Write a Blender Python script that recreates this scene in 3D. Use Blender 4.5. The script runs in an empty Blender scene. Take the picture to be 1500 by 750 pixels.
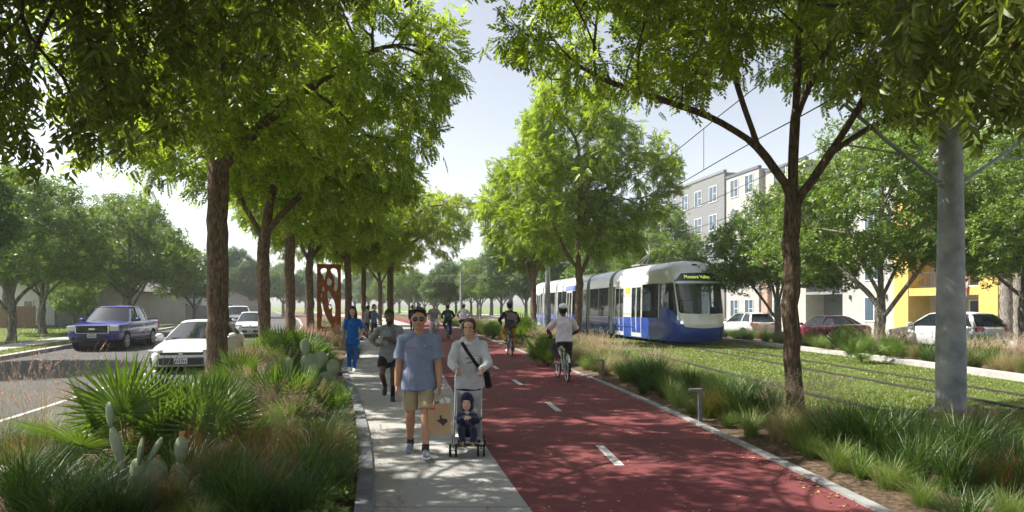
import bpy, bmesh, math, random, time
import numpy as np
from mathutils import Vector, Matrix
T0=time.time()
S=bpy.context.scene; COL=S.collection
PI=math.pi
FPX=924.0; CAMH=1.8; HOR=450.0
def G(px,py,z=0.0):
    "ground point seen at a photo pixel"
    Y=FPX*(CAMH-z)/(py-HOR); return ((px-750)/FPX*Y,Y,z)
def AT(px,Y,z=0.0): return ((px-750)/FPX*Y,Y,z)

# ---------- scene graph ----------
def tag(o,label=None,cat=None,group=None,kind=None):
    if label: o['label']=label
    if cat: o['category']=cat
    if group: o['group']=group
    if kind: o['kind']=kind
    return o
def thing(name,label,cat,loc=(0,0,0),rz=0,group=None,scale=1):
    o=bpy.data.objects.new(name,None); COL.objects.link(o)
    o.location=loc; o.rotation_euler=(0,0,rz); o.scale=(scale,)*3; o.empty_display_size=.2
    return tag(o,label,cat,group)
def kids(o): return [c for c in bpy.data.objects if c.parent==o]
def copy_tree(o,kidmap,parent=None):
    c=o.copy(); COL.objects.link(c)
    if parent is not None: c.parent=parent
    for ch in kidmap.get(o.name,()): copy_tree(ch,kidmap,c)
    return c
def kidmap_of(o):
    m={}
    st=[o]
    while st:
        a=st.pop(); ch=list(a.children); 
        if ch: m[a.name]=ch; st+=ch
    return m
def meshobj(name,me,mat,parent=None,loc=None,rz=0):
    if mat is not None:
        me.materials.clear()
        for m in (mat if isinstance(mat,(list,tuple)) else [mat]): me.materials.append(m)
    o=bpy.data.objects.new(name,me); COL.objects.link(o)
    if parent is not None: o.parent=parent
    if loc is not None: o.location=loc
    if rz: o.rotation_euler=(0,0,rz)
    return o
def np_mesh(name,V,F,smooth=False):
    "V (n,3); F array (m,k) of equal-size faces or list of lists"
    me=bpy.data.meshes.new(name)
    V=np.asarray(V,dtype=np.float32)
    if isinstance(F,np.ndarray):
        m,k=F.shape
        me.vertices.add(len(V)); me.vertices.foreach_set('co',V.ravel())
        me.loops.add(m*k); me.loops.foreach_set('vertex_index',F.astype(np.int32).ravel())
        me.polygons.add(m); me.polygons.foreach_set('loop_start',np.arange(0,m*k,k,dtype=np.int32))
        me.polygons.foreach_set('loop_total',np.full(m,k,dtype=np.int32))
        if smooth: me.polygons.foreach_set('use_smooth',np.ones(m,dtype=bool))
        me.update(calc_edges=True)
    else:
        me.from_pydata([tuple(v) for v in V.tolist()],[],F)
        if smooth: me.polygons.foreach_set('use_smooth',[True]*len(F))
        me.update()
    return me

class MB:
    def __init__(s): s.v=[]; s.f=[]; s.n=0
    def add(s,V,F):
        V=np.asarray(V,float).reshape(-1,3); n=s.n
        s.v.append(V); s.f+= [[int(i)+n for i in f] for f in F]; s.n+=len(V); return s
    def box(s,c,d,rz=0,rx=0,ry=0):
        x,y,z=[q/2 for q in d]
        V=np.array([(a*x,b*y,e*z) for e in(-1,1) for b in(-1,1) for a in(-1,1)])
        if rz or rx or ry:
            R=np.array(Matrix.Rotation(rz,3,'Z')@Matrix.Rotation(ry,3,'Y')@Matrix.Rotation(rx,3,'X')); V=V@R.T
        return s.add(V+np.array(c),[(0,2,3,1),(4,5,7,6),(0,1,5,4),(2,6,7,3),(0,4,6,2),(1,3,7,5)])
    def b2(s,p0,p1): 
        p0=np.array(p0,float);p1=np.array(p1,float); return s.box((p0+p1)/2,np.abs(p1-p0))
    def quad(s,a,b,c,d): return s.add([a,b,c,d],[(0,1,2,3)])
    def tube(s,P,R,seg=8,caps=True,ell=None):
        P=np.asarray(P,float); n=len(P)
        if np.isscalar(R): R=[R]*n
        T=np.gradient(P,axis=0); T/= np.linalg.norm(T,axis=1)[:,None]+1e-9
        u=np.array([1,0,0]) if abs(T[0][0])<.9 else np.array([0,1,0])
        V=[]
        for i in range(n):
            u=u-T[i]*np.dot(u,T[i]); u/=np.linalg.norm(u)+1e-9; w=np.cross(T[i],u)
            for k in range(seg):
                a=2*PI*k/seg; V.append(P[i]+R[i]*(math.cos(a)*u+math.sin(a)*w))
        F=[(i*seg+k,i*seg+(k+1)%seg,(i+1)*seg+(k+1)%seg,(i+1)*seg+k) for i in range(n-1) for k in range(seg)]
        if caps: F+= [tuple(range(seg))[::-1], tuple((n-1)*seg+k for k in range(seg))]
        return s.add(V,F)
    def cyl(s,p0,p1,r,r1=None,seg=12): return s.tube([p0,p1],[r,r if r1 is None else r1],seg)
    def loft(s,rings,close=False,caps=False):
        "rings: list of equal-length point lists; closed ring if close"
        n=len(rings[0]); V=[p for r in rings for p in r]; m=len(rings); K=n if close else n-1
        F=[(i*n+k,i*n+(k+1)%n,(i+1)*n+(k+1)%n,(i+1)*n+k) for i in range(m-1) for k in range(K)]
        if caps: F+=[tuple(range(n))[::-1],tuple((m-1)*n+k for k in range(n))]
        return s.add(V,F)
    def lathe(s,prof,c=(0,0,0),seg=16,axis='z'):
        V=[];
        for r,z in prof:
            for k in range(seg):
                a=2*PI*k/seg; p=(r*math.cos(a),r*math.sin(a),z)
                if axis=='x': p=(p[2],p[0],p[1])
                if axis=='y': p=(p[1],p[2],p[0])
                V.append((p[0]+c[0],p[1]+c[1],p[2]+c[2]))
        n=seg;m=len(prof)
        F=[(i*n+k,i*n+(k+1)%n,(i+1)*n+(k+1)%n,(i+1)*n+k) for i in range(m-1) for k in range(n)]
        F+=[tuple(range(n))[::-1],tuple((m-1)*n+k for k in range(n))]
        return s.add(V,F)
    def prism(s,poly,z0,z1,fn=None):
        "poly 2-D list extruded from z0 to z1; fn maps (a,b,z)->xyz"
        fn=fn or (lambda a,b,z:(a,b,z)); n=len(poly)
        V=[fn(a,b,z0) for a,b in poly]+[fn(a,b,z1) for a,b in poly]
        F=[tuple(range(n))[::-1],tuple(range(n,2*n))]+[(k,(k+1)%n,n+(k+1)%n,n+k) for k in range(n)]
        return s.add(V,F)
    def mesh(s,name,smooth=False):
        V=np.concatenate(s.v); me=np_mesh(name,V,s.f,smooth); return me
    def build(s,name,mat,parent=None,smooth=False,bevel=0,loc=None,fix=True,angle=40):
        me=s.mesh(name,smooth)
        if fix:
            bm=bmesh.new(); bm.from_mesh(me); bmesh.ops.recalc_face_normals(bm,faces=bm.faces); bm.to_mesh(me); bm.free()
        if smooth: 
            try: me.set_sharp_from_angle(angle=math.radians(angle))
            except Exception: pass
        o=meshobj(name,me,mat,parent,loc)
        if bevel:
            b=o.modifiers.new('bevel','BEVEL'); b.width=bevel; b.segments=2; b.limit_method='ANGLE'; b.angle_limit=.6
        return o

# ---------- materials ----------
def mat(name,color=(.5,.5,.5),rough=.6,metal=0,spec=.5,emit=None,es=0,trans=0,coat=0,ior=1.45,alpha=1):
    m=bpy.data.materials.new(name); m.use_nodes=True; nt=m.node_tree; b=nt.nodes['Principled BSDF']
    b.inputs['Base Color'].default_value=(*color,1); b.inputs['Roughness'].default_value=rough
    b.inputs['Metallic'].default_value=metal; b.inputs['Specular IOR Level'].default_value=spec
    b.inputs['Coat Weight'].default_value=coat; b.inputs['Coat Roughness'].default_value=.05
    b.inputs['Transmission Weight'].default_value=trans; b.inputs['IOR'].default_value=ior
    if emit: b.inputs['Emission Color'].default_value=(*emit,1); b.inputs['Emission Strength'].default_value=es
    return m
class NT:
    def __init__(s,m): s.m=m; s.t=m.node_tree; s.b=s.t.nodes['Principled BSDF']
    def n(s,kind,**kw):
        o=s.t.nodes.new('ShaderNode'+kind)
        for k,v in kw.items(): setattr(o,k,v)
        return o
    def l(s,a,b): s.t.links.new(a,b)
    def coord(s,which='Object',scale=(1,1,1)):
        c=s.n('TexCoord'); mp=s.n('Mapping'); mp.inputs['Scale'].default_value=scale
        s.l(c.outputs[which],mp.inputs['Vector']); return mp.outputs['Vector']
    def noise(s,vec,scale=5,detail=4,rough=.55,dist=0):
        o=s.n('TexNoise'); o.inputs['Scale'].default_value=scale; o.inputs['Detail'].default_value=detail
        o.inputs['Roughness'].default_value=rough; o.inputs['Distortion'].default_value=dist
        if vec: s.l(vec,o.inputs['Vector'])
        return o.outputs['Fac']
    def ramp(s,fac,stops,interp='LINEAR'):
        o=s.n('ValToRGB'); o.color_ramp.interpolation=interp; e=o.color_ramp.elements
        while len(e)<len(stops): e.new(.5)
        for i,(p,c) in enumerate(stops):
            e[i].position=p; e[i].color=(*c,1) if len(c)==3 else c
        s.l(fac,o.inputs['Fac']); return o.outputs['Color']
    def mix(s,f,a,b,mode='MIX'):
        o=s.n('MixRGB',blend_type=mode)
        for i,v in ((0,f),(1,a),(2,b)):
            if hasattr(v,'is_linked') or hasattr(v,'links'): s.l(v,o.inputs[i])
            elif i==0: o.inputs[0].default_value=v
            else: o.inputs[i].default_value=(*v,1)
        return o.outputs['Color']
    def math(s,op,a,b=0):
        o=s.n('Math',operation=op)
        for i,v in ((0,a),(1,b)):
            if hasattr(v,'links'): s.l(v,o.inputs[i])
            else: o.inputs[i].default_value=v
        return o.outputs[0]
    def bump(s,h,strength=.3,dist=.02,normal=None):
        o=s.n('Bump'); o.inputs['Strength'].default_value=strength; o.inputs['Distance'].default_value=dist
        s.l(h,o.inputs['Height']); 
        if normal: s.l(normal,o.inputs['Normal'])
        s.l(o.outputs['Normal'],s.b.inputs['Normal']); return o.outputs['Normal']
    def base(s,c): s.l(c,s.b.inputs['Base Color'])
def varied(name,c0,c1,scale=3,rough=.8,bump=.15,bscale=60,coord='Object',bd=.01,spec=.3,detail=6):
    m=mat(name,c0,rough,spec=spec); t=NT(m); v=t.coord(coord)
    t.base(t.ramp(t.noise(v,scale,detail),[(.3,c0),(.7,c1)]))
    if bump: t.bump(t.noise(v,bscale,4),bump,bd)
    return m
def leafmat(name,dark,mid,light,trans=.45,tint=(1.5,1.6,.7),autumn=None,rough=.42,pat=.42):
    m=mat(name,mid,rough,spec=.5); t=NT(m)
    g=t.n('NewGeometry'); v=t.coord('Object')
    st=[(0,dark),(.5,mid),(1,light)]
    if autumn: st=[(0,dark),(.45,mid),(.93,light),(1,autumn)]
    f=t.math('ADD',t.math('MULTIPLY',g.outputs['Random Per Island'],1-pat),t.math('MULTIPLY',t.noise(v,.7,3),pat))
    oi=t.n('ObjectInfo')
    f=t.math('ADD',f,t.math('MULTIPLY',t.math('SUBTRACT',oi.outputs['Random'],.5),.16))
    c=t.ramp(f,st); t.base(c)
    tr=t.n('BsdfTranslucent'); tc=t.mix(1.0,c,tint,'MULTIPLY'); t.l(tc,tr.inputs['Color'])
    mx=t.n('MixShader'); mx.inputs[0].default_value=trans
    t.l(t.b.outputs[0],mx.inputs[1]); t.l(tr.outputs[0],mx.inputs[2])
    out=[n for n in t.t.nodes if n.type=='OUTPUT_MATERIAL'][0]; t.l(mx.outputs[0],out.inputs['Surface'])
    return m
M={}
SUNAZ=-82; SUNEL=52; SKYDUST=1.6; EXPO=1.28; HAZE=.0005
# ---------- street geometry: edges as X(Y) ----------
def table(pts):
    ys=np.array([p[0] for p in pts],float); xs=np.array([p[1] for p in pts],float)
    # extend both ends linearly
    ys=np.concatenate([[-25],ys,[420]]); 
    xs=np.concatenate([[xs[0]+(xs[1]-xs[0])/(ys[2]-ys[1])*(-25-ys[1])],xs,[xs[-1]+(xs[-1]-xs[-2])/(ys[-2]-ys[-3])*(420-ys[-2])]])
    fine=np.arange(-25,420,.5); xf=np.interp(fine,ys,xs)
    w=np.clip(fine*.12,1.5,14)
    sm=np.array([xf[(fine>=y-q)&(fine<=y+q)].mean() for y,q in zip(fine,w)])
    return lambda Y: np.interp(Y,fine,sm)
road_l=table([(0,-11.3),(5,-12.6),(10,-14.2),(15,-15.9),(20,-17.5),(28,-20.2),(40,-24.5),(60,-31.5),(100,-48),(150,-70)])
road_r=table([(0,-4.6),(5,-5.3),(10,-6.3),(15,-7.5),(20,-8.7),(28,-10.8),(40,-14),(60,-20),(100,-34),(150,-54)])
walk_l=table([(0,-.15),(5.54,-1.21),(8.3,-1.84),(12.8,-3.1),(18,-4.75),(25,-6.4),(38.7,-9.15),(50,-10.4),(60,-12.6),(100,-25),(150,-44)])
red_l=table([(0,1.35),(5.54,.18),(7.7,-.26),(14,-1.35),(21,-2.55),(41,-5.7),(60,-9.1),(87,-16),(100,-19.5),(150,-38)])
red_r=table([(0,3.5),(5.58,3.2),(7.5,3.03),(9.9,2.78),(14.1,2.25),(21,1.12),(41,-2.3),(60,-5.8),(87,-12.3),(100,-15.8),(150,-34)])
t1=table([(0,6.1),(8,5.85),(10.6,5.78),(14.3,5.35),(21,4.9),(30,4.2),(35,3.45),(60,-1.6),(87,-9.1),(150,-30)])
t2=table([(0,10.2),(12,9.8),(21.3,9.15),(30,8.65),(35,7.85),(60,2.5),(87,-5),(150,-26)])
bed_r=lambda Y: t1(Y)-1.15
kerb_f=lambda Y: t2(Y)+np.interp(Y,[0,12,15,21,33,60,420],[2.4,2.75,2.8,3.2,3.3,3.3,3.3])
bedf_r=lambda Y: kerb_f(Y)+np.interp(Y,[0,15,30,50,420],[4.6,4.6,4.2,3.6,3.6])
park_r=lambda Y: bedf_r(Y)+7
YS=np.concatenate([np.arange(-12,40,.5),np.arange(40,100,1.5),np.arange(100,260,4)])
def strip(name,fl,fr,z,mat_,label,kind='structure',z0=-.2,ys=YS,nx=1,zf=None,cat=None):
    "solid strip between two edge functions, with skirts, uv = metres across / along"
    ys=np.asarray(ys); L=fl(ys);R=fr(ys); V=[];U=[]
    ln=np.concatenate([[0],np.cumsum(np.hypot(np.diff(ys),np.diff(L)))])
    for i,y in enumerate(ys):
        for k in range(nx+1):
            a=k/nx; x=L[i]*(1-a)+R[i]*a; zz=z if zf is None else z+zf(x,y,a)
            V.append((x,y,zz)); U.append((x-L[i],ln[i]))
    n=nx+1; F=[(i*n+k,i*n+k+1,(i+1)*n+k+1,(i+1)*n+k) for i in range(len(ys)-1) for k in range(nx)]
    b=len(V)
    for i,y in enumerate(ys):
        V.append((L[i],y,z0)); V.append((R[i],y,z0)); U+=[(0,ln[i]-.3),(R[i]-L[i],ln[i]-.3)]
    for i in range(len(ys)-1):
        F.append((b+2*i,i*n,(i+1)*n,b+2*i+2)); F.append((i*n+nx,b+2*i+1,b+2*i+3,(i+1)*n+nx))
    me=np_mesh(name,V,F); uv=me.uv_layers.new(name='UVMap')
    U=np.array(U,dtype=np.float32); idx=np.zeros(len(me.loops),dtype=np.int32); me.loops.foreach_get('vertex_index',idx)
    uv.data.foreach_set('uv',U[idx].ravel())
    o=meshobj(name,me,mat_); tag(o,label,cat,None,kind); return o
def setmats():
    # concrete with joints
    m=mat('concrete_walk',(.4,.39,.37),.85,spec=.25); t=NT(m); uv=t.n('UVMap').outputs[0]; sp=t.n('SeparateXYZ'); t.l(uv,sp.inputs[0])
    v=t.coord('Object')
    c=t.ramp(t.noise(v,1.6,8,.65),[(.3,(.24,.235,.225)),(.7,(.34,.33,.315))])
    f=t.noise(v,38,3); c=t.mix(.25,c,t.ramp(f,[(.35,(.18,.18,.17)),(.6,(.36,.35,.335))]),'MIX')
    slab=t.math('FLOOR',t.math('DIVIDE',sp.outputs[1],1.5)); wn=t.n('TexWhiteNoise',noise_dimensions='1D'); t.l(slab,wn.inputs['W'])
    c=t.mix(.35,c,t.ramp(wn.outputs['Value'],[(0,(.22,.22,.21)),(1,(.36,.35,.33))]))
    md=t.math('MODULO',sp.outputs[1],1.5); j=t.math('LESS_THAN',md,.018)
    c=t.mix(j,c,(.10,.10,.095)); t.base(c); t.bump(t.math('SUBTRACT',t.noise(v,70,4),t.math('MULTIPLY',j,3)),.25,.006); M['walk']=m
    # red acrylic cycle track
    m=mat('red_track',(.33,.05,.055),.8,spec=.25); t=NT(m); v=t.coord('Object')
    c=t.ramp(t.noise(v,.9,7,.6),[(.3,(.115,.030,.034)),(.7,(.165,.042,.046))])
    c=t.mix(t.ramp(t.noise(v,130,2),[(.35,(1,1,1)),(.5,(0,0,0))]),c,(.13,.032,.035))
    st=t.ramp(t.noise(v,.35,9,.72,.6),[(.42,(0,0,0)),(.62,(1,1,1))]); c=t.mix(t.math('MULTIPLY',st,.35),c,(.13,.055,.05))
    spk=t.ramp(t.noise(v,26,2),[(.70,(0,0,0)),(.74,(1,1,1))]); c=t.mix(t.math('MULTIPLY',spk,.5),c,(.20,.13,.11))
    uv=t.n('UVMap').outputs[0]; sp=t.n('SeparateXYZ'); t.l(uv,sp.inputs[0]); j=t.math('LESS_THAN',t.math('MODULO',sp.outputs[1],12.0),.02); c=t.mix(j,c,(.05,.02,.02))
    t.base(c); t.bump(t.noise(v,160,3),.35,.004); M['red']=m
    # asphalt
    m=mat('asphalt',(.06,.06,.06),.85,spec=.3); t=NT(m); v=t.coord('Object')
    c=t.ramp(t.noise(v,.5,8,.65),[(.3,(.06,.06,.06)),(.7,(.10,.098,.095))])
    c=t.mix(t.ramp(t.noise(v,90,2),[(.4,(1,1,1)),(.55,(0,0,0))]),c,(.045,.044,.043)); 
    t.base(c); t.bump(t.noise(v,120,3),.5,.006); M['asphalt']=m
    M['kerb']=varied('kerb_concrete',(.27,.265,.25),(.4,.39,.37),4,.85,.2,60)
    M['darkkerb']=varied('stone_edging',(.10,.11,.13),(.2,.205,.22),6,.8,.25,50)
    M['pale_edge']=varied('pale_edging',(.17,.17,.17),(.27,.27,.265),5,.8,.2,50)
    M['paint']=varied('road_paint',(.30,.27,.27),(.60,.60,.58),22,.7,.1,80,detail=8)
    # mulch soil
    m=mat('mulch',(.1,.07,.05),.95,spec=.1); t=NT(m); v=t.coord('Object')
    c=t.ramp(t.noise(v,14,8,.7),[(.35,(.055,.038,.026)),(.5,(.13,.09,.06)),(.68,(.24,.175,.12))]); t.base(c)
    t.bump(t.noise(v,22,8,.75),1,.06); M['mulch']=m
    # lawn under the blades
    m=mat('lawn',(.1,.15,.04),.95,spec=.1); t=NT(m); v=t.coord('Object')
    c=t.ramp(t.noise(v,1.1,9,.7),[(.3,(.085,.135,.03)),(.5,(.14,.19,.045)),(.7,(.24,.24,.09))]); 
    c=t.mix(t.ramp(t.noise(v,35,3),[(.4,(0,0,0)),(.65,(1,1,1))]),c,(.07,.11,.028)); t.base(c)
    t.bump(t.noise(v,30,8,.75),1,.05); M['lawn']=m
    M['steel']=mat('rail_steel',(.045,.04,.037),.6,.3); M['galv']=None
setmats()
gm=M['lawn']
V=[];F=[]
# ground sheet to the horizon
rs=[0,20,60,150,400,1200,4000]
gb=MB(); ring=[]
for r in rs[1:]: ring.append([(r*math.cos(a),r*math.sin(a)+30,-.25) for a in np.linspace(0,2*PI,49)[:-1]])
gb.loft(ring,close=True); gb.add(ring[0],[tuple(range(48))])
tag(gb.build('ground',gm),'short green grass ground reaching to the horizon',None,None,'structure')
strip('road',lambda y:road_l(y),lambda y:road_r(y),-.12,M['asphalt'],'grey asphalt road left of the planted median',z0=-.22)
off=lambda f,d:(lambda y:f(y)+d)
strip('kerb_far',off(road_l,-.32),off(road_l,0),.03,M['kerb'],'concrete kerb on the far side of the asphalt road')
strip('lawn_left',off(road_l,-1.6),off(road_l,-.32),.0,M['lawn'],'narrow grass verge between the kerb and far sidewalk',nx=2)
strip('sidewalk_far',off(road_l,-3.3),off(road_l,-1.6),.015,M['kerb'],'pale far sidewalk beyond the asphalt road')
def lump(x,y,a): return .05*math.sin(x*.35)*math.sin(y*.22)+.02*math.sin(x*1.3+y)
strip('lawn_far_left',off(road_l,-60),off(road_l,-3.3),.02,M['lawn'],'broad lawn in front of the white houses',nx=14,zf=lambda x,y,a:(.0 if a>.97 else lump(x,y,a)))
strip('median_kerb',off(road_r,0),off(road_r,.22),.03,M['kerb'],'concrete kerb along the planted median')
strip('median_bed',off(road_r,.22),off(walk_l,-.16),-.03,M['mulch'],'brown mulch soil of the planted median',nx=8,zf=lambda x,y,a: 0 if a in(0,1) else .05+.04*math.sin(x*2.1)*math.sin(y*1.7))
strip('walk_edging',off(walk_l,-.16),walk_l,.035,M['darkkerb'],'dark stone edging along the concrete footpath')
strip('footpath',walk_l,red_l,0,M['walk'],'pale concrete footpath beside the red cycle track')
strip('cycle_path',red_l,red_r,.004,M['red'],'dark red cycle track with white dashes')
strip('track_kerb',red_r,off(red_r,.12),.03,M['pale_edge'],'pale concrete edging right of the red cycle track')
strip('right_bed_soil',off(red_r,.15),bed_r,-.02,M['mulch'],'brown mulch soil of the bed beside the tram lawn',nx=5,zf=lambda x,y,a: 0 if a in(0,1) else .03+.03*math.sin(x*2.7)*math.sin(y*1.9))
strip('tram_lawn',bed_r,kerb_f,-.02,M['lawn'],'grassed tram track bed',nx=16,zf=lambda x,y,a: .012*math.sin(x*3.1+y)*math.sin(y*2.3))
strip('tram_kerb',kerb_f,off(kerb_f,.45),.13,M['kerb'],'wide concrete kerb along the far side of the tram lawn')
strip('far_bed_soil',off(kerb_f,.45),bedf_r,.02,M['mulch'],'mulch soil of the bed beyond the tram lawn',nx=4)
strip('parking_road',bedf_r,park_r,-.1,M['asphalt'],'asphalt parking lane in front of the apartment building')
strip('building_pavement',park_r,off(park_r,9),.03,M['kerb'],'pale pavement in front of the apartment building')
# dashes on the cycle track
mb=MB(); uc=lambda y:(red_l(y)*.5+red_r(y)*.5)-.02
for k in range(-1,26):
    y0=7.15+3.72*k; 
    if k<0: y0=3.5
    ya,yb=y0,y0+1.05; w=.055
    # line measured from the photograph sits near the middle of the track
    def cx(y): return np.interp(y,[0,7.66,11.4,15.1,18.7,40,60,100],[1.5,1.2,.75,.12,-.48,-4.0,-7.4,-17.6])
    ax,bx=cx(ya),cx(yb)
    mb.quad((ax-w,ya,.0085),(ax+w,ya,.0085),(bx+w,yb,.0085),(bx-w,yb,.0085))
tag(mb.build('track_markings',M['paint'],fix=False),'white dashes along the middle of the red cycle track',None,None,'structure')
mb=MB()
ys=np.arange(3,90,1.0); ln=table([(10.4,-8.4),(12.1,-8.9),(18,-10.9),(28,-13.9),(40,-17.6),(60,-24)])
ln=lambda y: np.interp(y,[0,10.4,12.1,20,28,40,60,100],[-6.9,-8.55,-8.95,-11.0,-13.4,-17.3,-24,-39])
for a,b in zip(ys[:-1],ys[1:]): mb.quad((ln(a)-.06,a,-.112),(ln(a)+.06,a,-.112),(ln(b)+.06,b,-.112),(ln(b)-.06,b,-.112))
tag(mb.build('road_markings',M['paint'],fix=False),'white lane line on the asphalt road',None,None,'structure')
# tram rails, each line its own structure with dark flangeway
for nm,f in (('tram_rail',t1),('tram_rail',t2)):
    for sg in (-1,1):
        mb=MB(); ys=YS
        def sec(y): 
            x=f(y)+sg*.72; return [(x-.075,y,-.05),(x-.075,y,.02),(x+.03,y,.02),(x+.03,y,-.0),(x+.075,y,-.0),(x+.075,y,.012),(x+.10,y,.012),(x+.10,y,-.05)]
        mb.loft([sec(y) for y in ys])
        tag(mb.build(nm,M['steel']),'steel rail set in the grass of the tram track',None,'rails in the tram lawn','structure')
# ---------- trees ----------
def frames(D,roll,N=None):
    "rotation matrices (n,3,3): local +Y along D, +Z as near up as possible, rolled"
    n=len(D); D=D/(np.linalg.norm(D,axis=1)[:,None]+1e-9)
    up=np.tile([0,0,1.],(n,1)) if N is None else N
    X=np.cross(D,up); l=np.linalg.norm(X,axis=1); X[l<1e-3]=[1,0,0]; X/=np.linalg.norm(X,axis=1)[:,None]
    Z=np.cross(X,D); c=np.cos(roll)[:,None]; s=np.sin(roll)[:,None]
    X2=c*X+s*Z; Z2=-s*X+c*Z
    return np.stack([X2,D,Z2],axis=2)
def scatter(tmplV,tmplF,P,R,sc):
    n=len(P); V=np.einsum('nij,vj->nvi',R*sc[:,None,None],tmplV)+P[:,None,:]
    k=len(tmplV); F=(tmplF[None]+ (np.arange(n)*k)[:,None,None]).reshape(-1,tmplF.shape[1])
    return V.reshape(-1,3),F
def leaf_quad(base,d,l,w,fold=.25,n=(0,0,1),droop=0):
    base=np.array(base,float); d=np.array(d,float); d/=np.linalg.norm(d); n=np.array(n,float)
    s=np.cross(d,n); s/=np.linalg.norm(s)+1e-9; n=np.cross(s,d)
    return [base,base+d*l*.42+s*w/2+n*w*fold,base+d*l-n*l*droop,base+d*l*.42-s*w/2+n*w*fold]
def leaf_tmpl(kind,rng):
    V=[]
    if kind=='pinnate': # compound leaf 1 unit long, alternate leaflets along a drooping midrib
        nl=11
        for i in range(nl):
            t=.18+.82*i/(nl-1); sd=1 if i%2 else -1
            b=(0,t,-.22*t*t); a=.9 if i<nl-1 else 0
            d=(sd*math.sin(a+rng.uniform(-.15,.15))+.01,math.cos(a),-.25+rng.uniform(-.15,.15))
            V+=leaf_quad(b,d,.36*rng.uniform(.8,1.1),.155,.2)
    elif kind=='spray': # short twig carrying several small leaves all round
        nl=12
        for i in range(nl):
            t=rng.uniform(0,1); a=rng.uniform(0,6.28)
            d=(math.cos(a),math.sin(a)*.7+.5,rng.uniform(-.6,.35))
            V+=leaf_quad((rng.uniform(-.2,.2),t,rng.uniform(-.2,.2)),d,rng.uniform(.3,.46),rng.uniform(.16,.24),.2,(rng.uniform(-.5,.5),rng.uniform(-.5,.5),1))
    elif kind=='big': # hanging twig with long pointed leaves
        nl=8
        for i in range(nl):
            t=i/(nl-1); sd=1 if i%2 else -1
            a=rng.uniform(.5,1.1)
            d=np.array((sd*math.sin(a),math.cos(a)*.8,-rng.uniform(.2,1.1))); d/=np.linalg.norm(d)
            b=np.array((0,t*.9,-.12*t*t)); l=rng.uniform(.34,.5); w=l*.36
            n=np.array((rng.uniform(-.4,.4),rng.uniform(-.4,.4),1)); s=np.cross(d,n); s/=np.linalg.norm(s); n=np.cross(s,d)
            for q in (1,-1):
                V+=[b,b+d*l*.33+s*q*w/2+n*w*.18,b+d*l*.68+s*q*w*.36+n*w*.08-np.array((0,0,.02)),b+d*l-np.array((0,0,.05))]
    V=np.array(V); F=np.arange(len(V)).reshape(-1,4); return V,F
def grow(rng,lines,att,step,kill,zmin,trop=.0,maxit=160,maxn=6000):
    pos=[];par=[]
    for li,L in enumerate(lines):
        L=np.array(L,float); seg=np.linalg.norm(np.diff(L,axis=0),axis=1); s=np.concatenate([[0],np.cumsum(seg)])
        n=max(2,int(s[-1]/step)+1); q=np.linspace(0,s[-1],n)
        P=np.stack([np.interp(q,s,L[:,k]) for k in range(3)],1)
        # smooth
        for _ in range(3): P[1:-1]=(P[:-2]+2*P[1:-1]+P[2:])/4
        P[1:-1]+=rng.normal(0,step*.06,(len(P)-2,3))
        if li==0: base=-1; st=0
        else:
            A=np.array(pos); base=int(np.argmin(((A-P[0])**2).sum(1))); st=1
        for k in range(st,len(P)):
            pos.append(P[k]); par.append(base); base=len(pos)-1
    pos=np.array(pos); par=list(par); npos=[p for p in pos]
    att=np.array(att); act=np.array([p[2]>=zmin for p in npos])
    near=np.full(len(att),-1); nd=np.full(len(att),1e9)
    def upd(idx):
        A=np.array([npos[i] for i in idx]); D=np.linalg.norm(att[:,None]-A[None],axis=2); j=D.argmin(1); dm=D[np.arange(len(att)),j]
        b=dm<nd; nd[b]=dm[b]; near[b]=np.array(idx)[j[b]]
    upd([i for i in range(len(npos)) if act[i]])
    seen={}
    for it in range(maxit):
        alive=nd>kill
        if not alive.all(): att=att[alive]; near=near[alive]; nd=nd[alive]
        if len(att)==0 or len(npos)>maxn: break
        infl=step*9; m=nd<infl
        if m.sum()<max(3,len(att)*.02): m=nd<np.quantile(nd,.25)
        U=att-np.array([npos[i] for i in near]); U/=np.linalg.norm(U,axis=1)[:,None]+1e-9
        new=[]
        ids=near[m]; Um=U[m]
        for i in np.unique(ids):
            d=Um[ids==i].sum(0); l=np.linalg.norm(d)
            if l<1e-3: continue
            d/=l; p0=npos[i]; pr=par[i]
            if pr>=0:
                pd=p0-npos[pr]; pd/=np.linalg.norm(pd)+1e-9; d=d+.55*pd
            d=d+np.array([0,0,trop])+rng.normal(0,.12,3); d/=np.linalg.norm(d)
            c=seen.get(i,0)
            if c>2: continue
            seen[i]=c+1
            npos.append(p0+d*step); par.append(int(i)); new.append(len(npos)-1)
        if not new: break
        upd(new)
    return np.array(npos),np.array(par)
def blob_points(rng,blobs,n,gap=.38,freq=.9,shell=.5):
    w=np.array([b[3]*b[4]*b[5] for b in blobs])**.8; w/=w.sum(); out=[]
    ph=rng.uniform(0,6,6)
    while len(out)<n:
        b=blobs[rng.choice(len(blobs),p=w)]
        d=rng.normal(size=3); d/=np.linalg.norm(d); r=rng.uniform(0,1)**(1/3.)
        if rng.uniform()<shell: r=rng.uniform(.75,1.03)
        p=np.array(b[:3])+d*r*np.array(b[3:6])
        g=(math.sin(p[0]*freq*1.7+ph[0]+math.sin(p[1]*freq))+math.sin(p[1]*freq*1.9+ph[1]+math.sin(p[2]*freq*1.3))+math.sin(p[2]*freq*2.3+ph[2]))/3
        if g< -gap: continue
        out.append(p)
    return np.array(out)
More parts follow.
